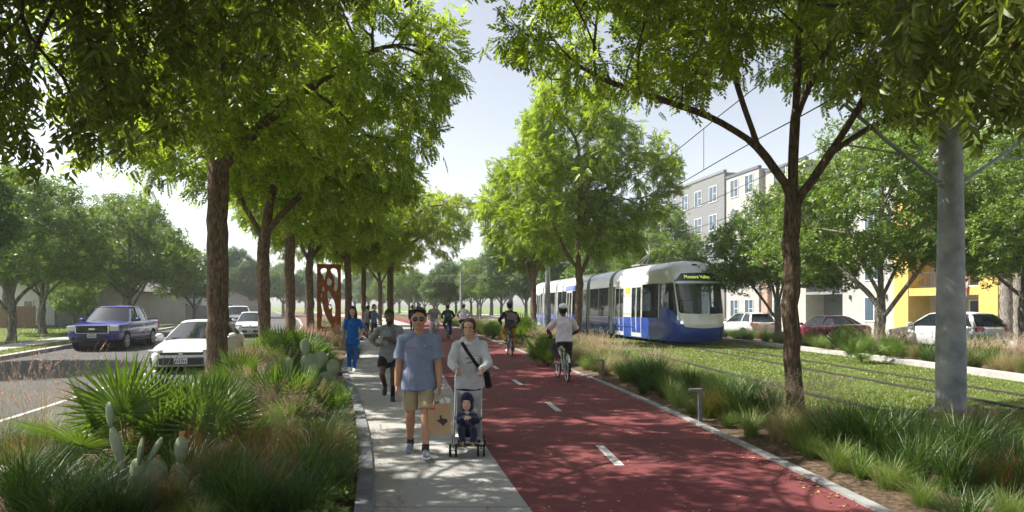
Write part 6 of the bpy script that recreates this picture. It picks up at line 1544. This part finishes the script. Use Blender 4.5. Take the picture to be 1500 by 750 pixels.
    for k in range(12):
        y=4.6+k*2.05
        if any(a-.5<y<b+.5 for a,b in arts): continue
        for s in(-1,1):
            if sb is None:
                m=MB(); m.box((0,0,.82),(.85,.45,.08)); m.box((0,.22,1.2),(.85,.07,.75)); m.box((0,0,.6),(.3,.3,.4)); sb=m.build('passenger_seat',mat('seat_fabric',(.02,.03,.07),.8),T,bevel=.03); sb.location=(s*.85,y,0); sb0=sb
            else: c=sb0.copy(); COL.objects.link(c); c.location=(s*.85,y,0)
        m=MB(); m.cyl((-.35,y+.9,.4),(-.35,y+.9,2.98),.02); m.build('grab_pole',mat('pole_yellow',(.6,.4,.03),.4) if k==0 else bpy.data.materials['pole_yellow'],T)
    # bogies
    for y in (4.0,11.2,17.5,23.6,28.0):
        m=MB()
        for s in(-1,1):
            for q in(-.9,.9): m.lathe([(.27,-.06),(.3,-.06),(.3,.06),(.27,.06)],(s*.72,y+q,.30),20,'x')
            m.b2((s*.9-.06,y-1.1,.12),(s*.9+.06,y+1.1,.36))
        m.build('bogie',M['black'],T)
    m=MB(); m.b2((-1.2,1.2,.26),(1.2,LEN-1.6,.32)); m.build('underframe',M['black'],T)
    # pantograph
    m=MB(); y=7.3
    m.box((0,y,4.2),(1.0,1.3,.08)); m.tube([(0,y+.5,4.22),(0,y-.7,4.78),(0,y+.2,5.42)],.04,6)
    for s in(-1,1): m.tube([(s*.35,y+.5,4.22),(s*.05,y-.68,4.76)],.025,6); m.tube([(s*.05,y-.7,4.8),(s*.4,y+.2,5.4)],.02,6)
    for q in(-.15,.15): m.tube([(-.95,y+.2+q,5.36),(-.75,y+.2+q,5.47),(.75,y+.2+q,5.47),(.95,y+.2+q,5.36)],.022,6)
    m.build('pantograph',M['t_grey'],T,smooth=True)
    return T
TT=tram((9.02,29.3,.02),.193)
def onT(p): 
    c,s=math.cos(.193),math.sin(.193); return (9.02+p[0]*c-p[1]*s,29.3+p[0]*s+p[1]*c,p[2]+.02)
person('tram driver with short dark hair in a dark jacket behind the windscreen',onT((-.15,1.95,.36)),.193,1.8,skin=(.42,.26,.18),hair=(.03,.02,.015),hairstyle='short',top='coat',topmat=CM['blackc'] if 'CM' in globals() else M['black'],bottom='slim',botmat=CM['blackc'] if 'CM' in globals() else M['black'],
   shoemat=M['black'],pelvis=(0,.0,.62),feet=((.12,-.5,.12),(-.12,-.5,.12)),hands=((.22,-.5,1.02),(-.22,-.5,1.02)),voxel=.014)
# ---------- overhead line ----------
M['galv']=varied('galvanised_steel',(.15,.16,.175),(.36,.365,.37),2.6,.65,.4,20,spec=.35); t_=M['galv'].node_tree.nodes['Principled BSDF']; t_.inputs['Metallic'].default_value=.35
M['wire']=mat('wire_black',(.02,.02,.022),.6)
mast_=[]
def mast(x,y,label,lowarm=False,h=7.0):
    T=thing('tram_mast',label,'mast',(x,y,-.03),math.atan2(.2,1),'steel masts between the tram tracks')
    m=MB(); m.tube([(0,0,0),(0,0,1.2),(0,0,4),(0,0,h)],[.235,.23,.19,.155],28); m.build('mast_pole',M['galv'],T,smooth=True)
    m=MB(); m.lathe([(.36,0),(.36,.035),(.24,.05)],(0,0,0),28)
    for k in range(8): m.cyl((.31*math.cos(k*PI/4),.31*math.sin(k*PI/4),.03),(.31*math.cos(k*PI/4),.31*math.sin(k*PI/4),.10),.022,seg=6); m.build('base_plate',M['galv'],T)
    m=MB()
    for s in(-1,1):
        if lowarm:
            m.tube([(s*.15,0,3.98),(s*1.2,0,4.62),(s*2.1,0,5.25)],.032,10); m.tube([(s*.95,0,4.47),(s*2.3,0,4.60)],.017,8); m.cyl((s*.12,0,3.96),(s*.24,0,4.03),.07)
            m.tube([(s*2.1,0,5.25),(s*2.05,0,5.5)],.02,6)
        else:
            m.tube([(0,0,6.15),(s*3.0,0,6.15)],.035,8); m.tube([(s*.1,0,5.0),(s*1.6,0,6.1)],.022,6); m.tube([(s*.12,0,5.25),(s*2.6,0,5.35)],.025,6); m.tube([(s*2.05,0,6.1),(s*2.05,0,6.6)],.02,6)
    m.build('bracket_arm',M['galv'],T,smooth=True)
mast(7.72,11.1,'thick grey steel mast with low bracket arms in front of the white hatchback',True)
mast(2.75,48.5,'pale steel mast just left of the tram, behind the cyclist in pink',h=6.7)
mast(-7.0,87,'distant steel mast with cross arms above the far cyclists',h=6.7)
mast(-19.5,126,'farthest steel mast with cross arms down the street',h=6.7)
for f,nm in ((t1,'nearer'),(t2,'farther')):
    T=thing('overhead_line','pair of thin overhead wires with droppers above the %s tram track'%nm,'overhead wire',(0,0,0))
    ys=np.concatenate([np.arange(-8,60,2.0),np.arange(60,135,3.0)]); ms=np.array([-27,11.1,48.5,87,126])
    def mess(y):
        i=np.searchsorted(ms,y)-1; i=min(max(i,0),3); t=(y-ms[i])/(ms[i+1]-ms[i]); return 6.75-3.2*t*(1-t)*.32
    m=MB(); m.tube([(f(y),y,5.5) for y in ys],.013,5); m.build('contact_wire',M['wire'],T)
    m=MB(); m.tube([(f(y),y,mess(y)) for y in ys],.013,5); m.build('messenger_wire',M['wire'],T)
    m=MB()
    for y in np.arange(-6,130,4.6): m.cyl((f(y),y,5.5),(f(y),y,mess(y)),.008,seg=4)
    m.build('dropper',M['wire'],T)
# ---------- apartment building on the right ----------
M['yel']=varied('stucco_yellow',(.42,.29,.085),(.52,.37,.12),1.6,.9,.3,90); M['cream']=varied('stucco_cream',(.29,.285,.275),(.36,.355,.34),1.4,.9,.3,90); M['grey_p']=varied('panel_grey',(.17,.175,.18),(.22,.225,.23),1.2,.85,.2,60)
M['dgrey']=varied('panel_dark_grey',(.10,.11,.125),(.14,.15,.165),1.2,.85,.2,60); M['beige']=varied('stucco_beige',(.36,.33,.28),(.44,.40,.35),1.2,.9,.3,80); M['wframe']=mat('window_frame_white',(.62,.63,.64),.45)
M['wglass']=mat('window_glass',(.05,.08,.11),.05,spec=1.0); M['railm']=mat('rail_dark',(.06,.06,.065),.5)
def siding(name,c):
    m=mat(name,c,.8,spec=.25); t=NT(m); v=t.coord('Object'); sp=t.n('SeparateXYZ'); t.l(v,sp.inputs[0])
    md=t.math('MODULO',t.math('ADD',sp.outputs[2],100),.30); f=t.math('LESS_THAN',md,.025)
    t.base(t.mix(f,t.ramp(t.noise(v,2,4),[(.3,tuple(x*.9 for x in c)),(.7,c)]),tuple(x*.55 for x in c))); t.bump(md,.3,.02); return m
M['siding']=siding('panel_siding_grey',(.20,.205,.21)); M['sidingw']=siding('siding_white',(.5,.51,.52))
def brickm():
    m=mat('brick_tan',(.3,.2,.15),.9); t=NT(m); v=t.coord('Object'); b=t.n('TexBrick'); t.l(v,b.inputs['Vector']); b.inputs['Scale'].default_value=3.2
    for i,c in ((1,(.30,.19,.14,1)),(2,(.38,.26,.2,1)),(3,(.3,.28,.25,1))): b.inputs[i].default_value=c
    t.base(b.outputs['Color']); return m
M['brick']=brickm()
RZB=math.atan(.234)
AB=thing('apartment_building','long five storey apartment building, yellow balconies at one end, grey panels at the other','building',(32.1,30,-.0),RZB)
def win(parent,x,y,z,w,h,proto={},bars=1,fm='wframe'):
    k=(round(w,2),round(h,2),bars,fm)
    if k not in proto:
        m=MB(); f=.07
        m.b2((-.06,-w/2,0),(.0,w/2,f)); m.b2((-.06,-w/2,h-f),(.0,w/2,h)); m.b2((-.06,-w/2,f),(0,-w/2+f,h-f)); m.b2((-.06,w/2-f,f),(0,w/2,h-f))
        for j in range(bars): yy=-w/2+w*(j+1)/(bars+1); m.b2((-.05,yy-.035,f),(0,yy+.035,h-f))
        if bars<2: m.b2((-.045,-w/2+f,h*.5-.025),(-.005,-.035 if bars else w/2-f,h*.5+.025))
        a=m.build('window',M[fm],parent); g=MB(); g.b2((-.02,-w/2+f*.6,f*.6),(-.008,w/2-f*.6,h-f*.6)); b=g.build('pane',M['wglass'],a)
        proto[k]=(a,b); a.location=(x,y,z); return a
    a0,b0=proto[k]; a=a0.copy(); COL.objects.link(a); a.parent=parent; b=b0.copy(); COL.objects.link(b); b.parent=a; a.location=(x,y,z); return a
def blk(parent,nm,mt,x0,x1,y0,y1,z0,z1,bev=0):
    m=MB(); m.b2((x0,y0,z0),(x1,y1,z1)); return m.build(nm,M[mt],parent,bevel=bev)
FH=3.15
# main mass sections: (u0,u1,xfront,top,mat)
wins=0
def section(u0,u1,x0,top,mt,wl,par='parapet'):
    w=blk(AB,'wall',mt,x0,12,u0,u1,-.2,top); blk(AB,par,'dgrey' if mt!='siding' else 'grey_p',x0-.08,x0+.3,u0,u1,top+.002,top+.28)
    for (yy,ww,hh,zo,fl) in wl:
        for k in fl: win(AB,x0-.002,yy,FH*k+zo,ww,hh)
# yellow end with recessed balconies u -14..17
blk(AB,'wall','beige',1.9,12,-14,17,-.2,15.9)
blk(AB,'parapet','dgrey',-.1,12,-14,17,15.9,16.3)
for i,u in enumerate([-14,-8.2,-2.4,3.4,9.2,15.8]):
    blk(AB,'column','yel',-.0,1.9,u,u+1.25,-.2,9.6); blk(AB,'column','cream',-.0,1.9,u,u+1.25,9.604,15.9)
for k in range(1,6):
    blk(AB,'balcony_slab','yel' if k<4 else 'cream',.06,1.9,-13.9,16.95,FH*k-.55,FH*k)
RL=[]
for i,u in enumerate([-12.75,-6.95,-1.15,4.65,10.45]):
    u1=u+4.55
    for k in range(5):
        win(AB,1.89,u+1.3,FH*k+.05,1.9,2.25,bars=1)
        blk(AB,'shutter','dgrey',1.80,1.885,u+2.5,u+3.4,FH*k+.02,FH*k+2.3)
        if k:
            m=MB(); 
            m.b2((.10,u+.0,FH*k+1.02),(.15,u1,FH*k+1.07)); m.b2((.10,u,FH*k+.08),(.15,u1,FH*k+.12))
            for q in np.arange(u+.1,u1,.13): m.b2((.115,q,FH*k+.1),(.135,q+.018,FH*k+1.04))
            m.build('balcony_railing',M['railm'],AB)
# white section 17-22.3
section(17,22.3,.1,15.2,'cream',[(19.0,1.9,1.9,.7,range(5))])
for k in range(2):
    m=MB(); m.box((.02,17.8+k*3.6,2.6),(.16,.14,.34)); m.build('wall_lamp',M['railm'],AB,bevel=.02)
# grey recess with balconies 22.3-27
blk(AB,'wall','dgrey',2.2,12,22.3,27,-.2,15.2)
for k in range(1,5):
    blk(AB,'balcony_slab','grey_p',.3,2.2,22.32,26.98,FH*k-.25,FH*k); m=MB(); m.b2((.32,22.4,FH*k+1.0),(.37,26.9,FH*k+1.05))
    for q in np.arange(22.4,26.9,.14): m.b2((.335,q,FH*k),(.355,q+.018,FH*k+1.02))
    m.build('balcony_railing',M['railm'],AB); win(AB,2.19,24.6,FH*k+.05,1.9,2.25,bars=1)
section(27,33,.3,15.0,'beige',[(30.6,1.9,1.9,.7,range(5))])
section(33,38.8,-.3,15.5,'cream',[(34.6,1.5,1.9,.7,range(5)),(37.2,1.5,1.9,.7,range(5))])
m_=blk(AB,'brick_pier','brick',-.12,.3,31.9,32.9,-.2,6.4)
section(38.8,51.6,-.5,16.3,'siding',[(41.0,1.6,1.8,.8,range(5)),(44.2,1.6,1.8,.8,range(5)),(47.3,1.6,1.8,.8,range(5)),(50.2,1.6,1.8,.8,range(5))])
section(51.6,56,.4,15.0,'cream',[(53.6,1.6,1.8,.8,range(5))])
section(56,70,-.2,14.4,'dgrey',[(58.5,1.6,1.8,.8,range(4)),(63,1.6,1.8,.8,range(4)),(67,1.6,1.8,.8,range(4))])
B2=thing('far_apartment_building','farther pale apartment building past the grey panelled end','building',(10,116,0),RZB)
w=MB(); w.b2((0,0,-.2),(12,26,13.5)); w.build('wall',M['cream'],B2)
w=MB(); w.b2((-.1,-.1,13.5),(12.1,26.1,13.9)); w.build('parapet',M['dgrey'],B2)
for k in range(4):
    for j in range(6): win(B2,-.002,2.5+j*4.2,FH*k+.8,1.6,1.7,bars=1)
# patterned cloth hanging from a balcony
def W_(p): 
    c,s=math.cos(RZB),math.sin(RZB); return (32.1+p[0]*c-p[1]*s,30+p[0]*s+p[1]*c,p[2])
m=MB(); g=[]
for i in range(9):
    y=-1.35+i*.17; g.append([(-.02+.05*math.sin(i*1.9+j*.3)-.02*j,y+.03*j,3.35+.85-j*.32) for j in range(8)])
m.loft(g); cm_=mat('patterned_cloth',(.4,.1,.1),.9); t=NT(cm_); t.base(t.ramp(t.noise(t.coord('Object'),5,3),[(.42,(.45,.08,.08)),(.5,(.6,.55,.5)),(.58,(.3,.06,.08))],'CONSTANT'))
o=m.build('hanging_cloth',cm_,fix=False,smooth=True,loc=None); o.location=W_((0,12.4,0)); o.rotation_euler=(0,0,RZB); tag(o,'red and white patterned cloth hanging from a yellow balcony','cloth'); s_o=o.modifiers.new('t','SOLIDIFY'); s_o.thickness=.012
# ---------- left houses ----------
M['roofm']=varied('shingle_grey',(.10,.10,.10),(.17,.165,.16),3,.95,.5,30); M['hwhite']=varied('house_siding_white',(.50,.51,.51),(.58,.58,.57),1.2,.85,.2,40); M['hbeige']=varied('house_beige',(.38,.36,.31),(.46,.44,.38),1.2,.9,.2,40)
M['fencew']=varied('fence_wood',(.26,.16,.09),(.36,.24,.15),6,.9,.4,30); M['fenceg']=varied('fence_weathered',(.22,.21,.19),(.32,.30,.27),6,.9,.4,30)
def house(label,x,y,rz,w,d,h,wallm,gable=1.8,wins_=()):
    T=thing('house',label,'house',(x,y,0),rz); m=MB(); m.b2((-w/2,0,-.2),(w/2,d,h)); m.prism([(-w/2,h),(w/2,h),(0,h+gable)],.0,d,lambda a,b,z:(a,z,b)); m.build('wall',M[wallm],T)
    m=MB(); e=.45
    for s in(-1,1):
        m.loft([[(s*(w/2+e),-e,h-e*gable/(w/2)+.05),(s*(w/2+e),d+e,h-e*gable/(w/2)+.05)],[(0,-e,h+gable+.05),(0,d+e,h+gable+.05)]])
    r=m.build('roof',M['roofm'],T,fix=False); so=r.modifiers.new('t','SOLIDIFY'); so.thickness=.16; so.offset=1
    for (wx,wz,ww,wh) in wins_:
        f=MB(); f.box((wx,-.04,wz+wh/2),(ww+.2,.08,wh+.2)); fo=f.build('window',M['wframe'],T); g=MB(); 
        for s in(-1,1): g.box((wx+s*ww*.26,-.09,wz+wh/2),(ww*.44,.012,wh))
        g.build('pane',M['wglass'],fo)
    return T
house('white two storey house behind the brown fence at the left edge of the photo',-51.5,63,-.12,13,9,5.4,'hwhite',2.0,((3.6,.9,.9,1.5),(-3,3.4,1,1.3)))
house('low pale house with a white framed window left of the blue pickup',-42.6,66,-.10,7.5,8,3.4,'hbeige',1.4,((-1.6,.8,1.1,1.5),(2.2,.8,1.0,1.2)))
house('tall white house with small dark windows seen between the pickup and the white sedan',-40.5,74,.45,7.4,10,5.6,'hwhite',1.5,((-2.2,3.9,.5,.9),(1.9,1.2,.6,1.0),(3.0,1.2,.4,1.0)))
house('small beige house with grey roof beyond the tall white house',-41,88,.6,8,8,3.2,'hbeige',1.8,((1.5,1.0,.8,1.2),))
house('grey roofed house far up the road behind the white pickup',-50,112,.5,10,9,3.4,'hbeige',2.2,((1.5,1.0,.8,1.2),))
def fence(name,label,p0,p1,h,mt,kind):
    p0=np.array(p0,float);p1=np.array(p1,float); L=np.linalg.norm(p1-p0); rz=math.atan2(p1[1]-p0[1],p1[0]-p0[0])
    T=thing(name,label,'fence',(p0[0],p0[1],0),rz); 
    if kind=='board':
        m=MB(); 
        n=int(L/.15)
        for i in range(n): m.b2((i*.15,0,0),(i*.15+.142,.02,h+.02*math.sin(i*7.3)))
        m.b2((0,.02,.4),(L,.06,.5)); m.b2((0,.02,h-.4),(L,.06,h-.3)); m.build('boards',M[mt],T)
    else:
        m=MB()
        for z in np.arange(.1,h,.14): m.b2((0,-.004,z),(L,.004,z+.012))
        for x in np.arange(0,L,.16): m.b2((x,-.004,.05),(x+.012,.004,h))
        m.build('mesh_panel',M['railm'],T)
        for x in np.arange(0,L+.1,3.4): m=MB(); m.b2((x-.05,-.05,0),(x+.05,.05,h+.12)); m.build('post',M['railm'],T)
fence('board_fence','brown board fence in front of the white house at the left edge',(-52,55),(-42.6,56.5),1.9,'fencew','board')
fence('wire_fence','dark wire mesh fence with square posts across the far lawn',(-52,50),(-33,55.5),1.75,'railm','mesh')
fence('board_fence','weathered grey board fence beside the tall white house',(-40.5,68),(-33.5,84),2.0,'fenceg','board')
# ---------- street furniture ----------
M['corten']=varied('corten_steel',(.17,.055,.022),(.30,.11,.04),4,.85,.3,40)
def sculpture(loc,rz):
    cu=bpy.data.curves.new('c','CURVE'); cu.dimensions='2D'; cu.fill_mode='BOTH'; cu.extrude=.03
    def sp(pts):
        s=cu.splines.new('POLY'); s.points.add(len(pts)-1); 
        for i,(x,y) in enumerate(pts): s.points[i].co=(x,y,0,1)
        s.use_cyclic_u=True
    def smooth(pts,n=3):
        for _ in range(n):
            q=[]
            for i in range(len(pts)):
                a=pts[i];b=pts[(i+1)%len(pts)]; q+=[(a[0]*.75+b[0]*.25,a[1]*.75+b[1]*.25),(a[0]*.25+b[0]*.75,a[1]*.25+b[1]*.75)]
            pts=q
        return pts
    W,H=1.05,3.9
    sp([(0,0),(W,0),(W,H),(0,H)])
    hs=[[(.12,3.75),(.42,3.78),(.40,3.55),(.30,3.1),(.25,3.4),(.14,3.5)],[(.95,3.78),(.62,3.78),(.60,3.6),(.78,3.3),(.80,2.9),(.72,2.65),(.95,2.6)],
        [(.50,3.30),(.64,3.22),(.66,3.0),(.55,2.88),(.42,2.98),(.42,3.2)],[(.20,2.85),(.30,2.82),(.30,2.62),(.20,2.6)],
        [(.46,2.75),(.60,2.5),(.80,2.1),(.84,1.7),(.80,1.35),(.70,1.35),(.66,1.6),(.70,1.85),(.55,1.9),(.44,2.3)],[(.50,1.95),(.62,2.0),(.66,1.85),(.60,1.72),(.50,1.78)],
        [(.12,2.1),(.18,2.15),(.26,1.75),(.34,1.45),(.52,1.1),(.66,.86),(.60,.84),(.2,.86),(.15,.95),(.18,1.3),(.22,1.5)],[(.14,2.55),(.2,2.55),(.17,2.3),(.13,2.3)]]
    for h in hs: sp(smooth(h,2))
    o=bpy.data.objects.new('t',cu); COL.objects.link(o); dg=bpy.context.evaluated_depsgraph_get(); dg.update(); me=bpy.data.meshes.new_from_object(o.evaluated_get(dg)); bpy.data.objects.remove(o)
    n=len(me.vertices); c=np.zeros(n*3,dtype=np.float32); me.vertices.foreach_get('co',c); c=c.reshape(-1,3); c=np.stack([c[:,0]-W/2,c[:,2],c[:,1]],1); me.vertices.foreach_set('co',c.astype(np.float32).ravel()); me.update()
    T=thing('sculpture_panel','rust brown steel art panel with cut out curved shapes standing among the median plants','sculpture',loc,rz)
    meshobj('steel_panel',me,M['corten'],T)
    m=MB()
    for s in(-1,1): m.b2((s*W/2-.05,-.07,-.05),(s*W/2+.05,.07,H+.05))
    m.b2((-W/2-.05,-.07,H-.01),(W/2+.05,.07,H+.08)); m.build('frame',M['corten'],T)
sculpture(AT(482,31.5,-.03),.25)
M['bollm']=varied('bollard_grey',(.16,.165,.17),(.22,.225,.23),6,.55,.1,40)
def bollard(loc,rz,label,group):
    T=thing('path_light',label,'path light',loc,rz,group); m=MB(); m.box((0,0,.25),(.055,.055,.5)); m.build('post',M['bollm'],T,bevel=.006); m=MB(); m.box((-.075,0,.515),(.205,.06,.03)); h=m.build('lamp_head',M['bollm'],T,bevel=.004)
    m=MB(); m.box((-.10,0,.4975),(.12,.045,.006)); m.build('diffuser',M['lampglass'],h)
g_='low L shaped lights beside the cycle track'
bollard((2.98,10.0,-.02),.1,'nearest L shaped path light, in the grass right of the red track',g_)
bollard((2.25,15.6,-.02),.1,'L shaped path light just right of the cyclist in pink',g_)
bollard((1.35,21.6,-.02),.1,'L shaped path light between the two riders heading away',g_)
# ---------- camera, sun, sky, haze ----------
cam=bpy.data.cameras.new('camera'); co=bpy.data.objects.new('camera',cam); COL.objects.link(co)
co.location=(0,0,CAMH); co.rotation_euler=(PI/2,0,0); cam.sensor_width=36; cam.lens=36*FPX/1500
cam.shift_y=(HOR-375)/1500; cam.clip_end=6000; cam.clip_start=.05; S.camera=co
SUN_AZ=math.radians(SUNAZ) # compass-like angle from +Y toward +X
SUN_EL=math.radians(SUNEL)
d=Vector((math.sin(SUN_AZ)*math.cos(SUN_EL),math.cos(SUN_AZ)*math.cos(SUN_EL),math.sin(SUN_EL)))
sl=bpy.data.lights.new('sun','SUN'); sl.energy=5.0; sl.angle=math.radians(.5); sl.color=(1,.95,.86)
so=bpy.data.objects.new('sun',sl); COL.objects.link(so); so.rotation_euler=d.to_track_quat('Z','Y').to_euler(); so.location=(0,0,60)
w=bpy.data.worlds.new('World'); S.world=w; w.use_nodes=True; nt=w.node_tree
bg=nt.nodes['Background']; sk=nt.nodes.new('ShaderNodeTexSky'); sk.sky_type='NISHITA'; sk.sun_disc=False
sk.sun_elevation=SUN_EL; sk.sun_rotation=SUN_AZ; sk.air_density=1.0; sk.dust_density=SKYDUST; sk.ozone_density=1.5
mxw=nt.nodes.new('ShaderNodeMixRGB'); mxw.inputs[0].default_value=.7; nt.links.new(sk.outputs[0],mxw.inputs[1]); hsv=nt.nodes.new('ShaderNodeRGBToBW'); nt.links.new(sk.outputs[0],hsv.inputs[0]); nt.links.new(hsv.outputs[0],mxw.inputs[2]); nt.links.new(mxw.outputs[0],bg.inputs[0]); bg.inputs[1].default_value=.12
S.view_settings.view_transform='Standard'; S.view_settings.look='None'; S.view_settings.gamma=1; S.view_settings.exposure=EXPO
S.view_settings.use_curve_mapping=False
if HAZE:
    hb=MB(); hb.b2((-160,-20,-1.3),(150,320,36)); hm=bpy.data.materials.new('haze'); hm.use_nodes=True; t=hm.node_tree
    t.nodes.remove(t.nodes['Principled BSDF']); vol=t.nodes.new('ShaderNodeVolumePrincipled'); vol.inputs['Density'].default_value=HAZE
    vol.inputs['Color'].default_value=(.93,.96,1,1); vol.inputs['Anisotropy'].default_value=.2
    t.links.new(vol.outputs[0],[n for n in t.nodes if n.type=='OUTPUT_MATERIAL'][0].inputs['Volume'])
    tag(hb.build('haze',hm),'thin pale summer haze over the whole street',None,None,'stuff')
cy=S.cycles
cy.max_bounces=6; cy.diffuse_bounces=3; cy.glossy_bounces=3; cy.transmission_bounces=5; cy.transparent_max_bounces=6; cy.volume_bounces=1
cy.use_denoising=True; cy.caustics_reflective=False; cy.caustics_refractive=False; cy.sample_clamp_indirect=6
try: cy.denoiser='OPENIMAGEDENOISE'
except Exception: pass
print('SCRIPT TIME',time.time()-T0)
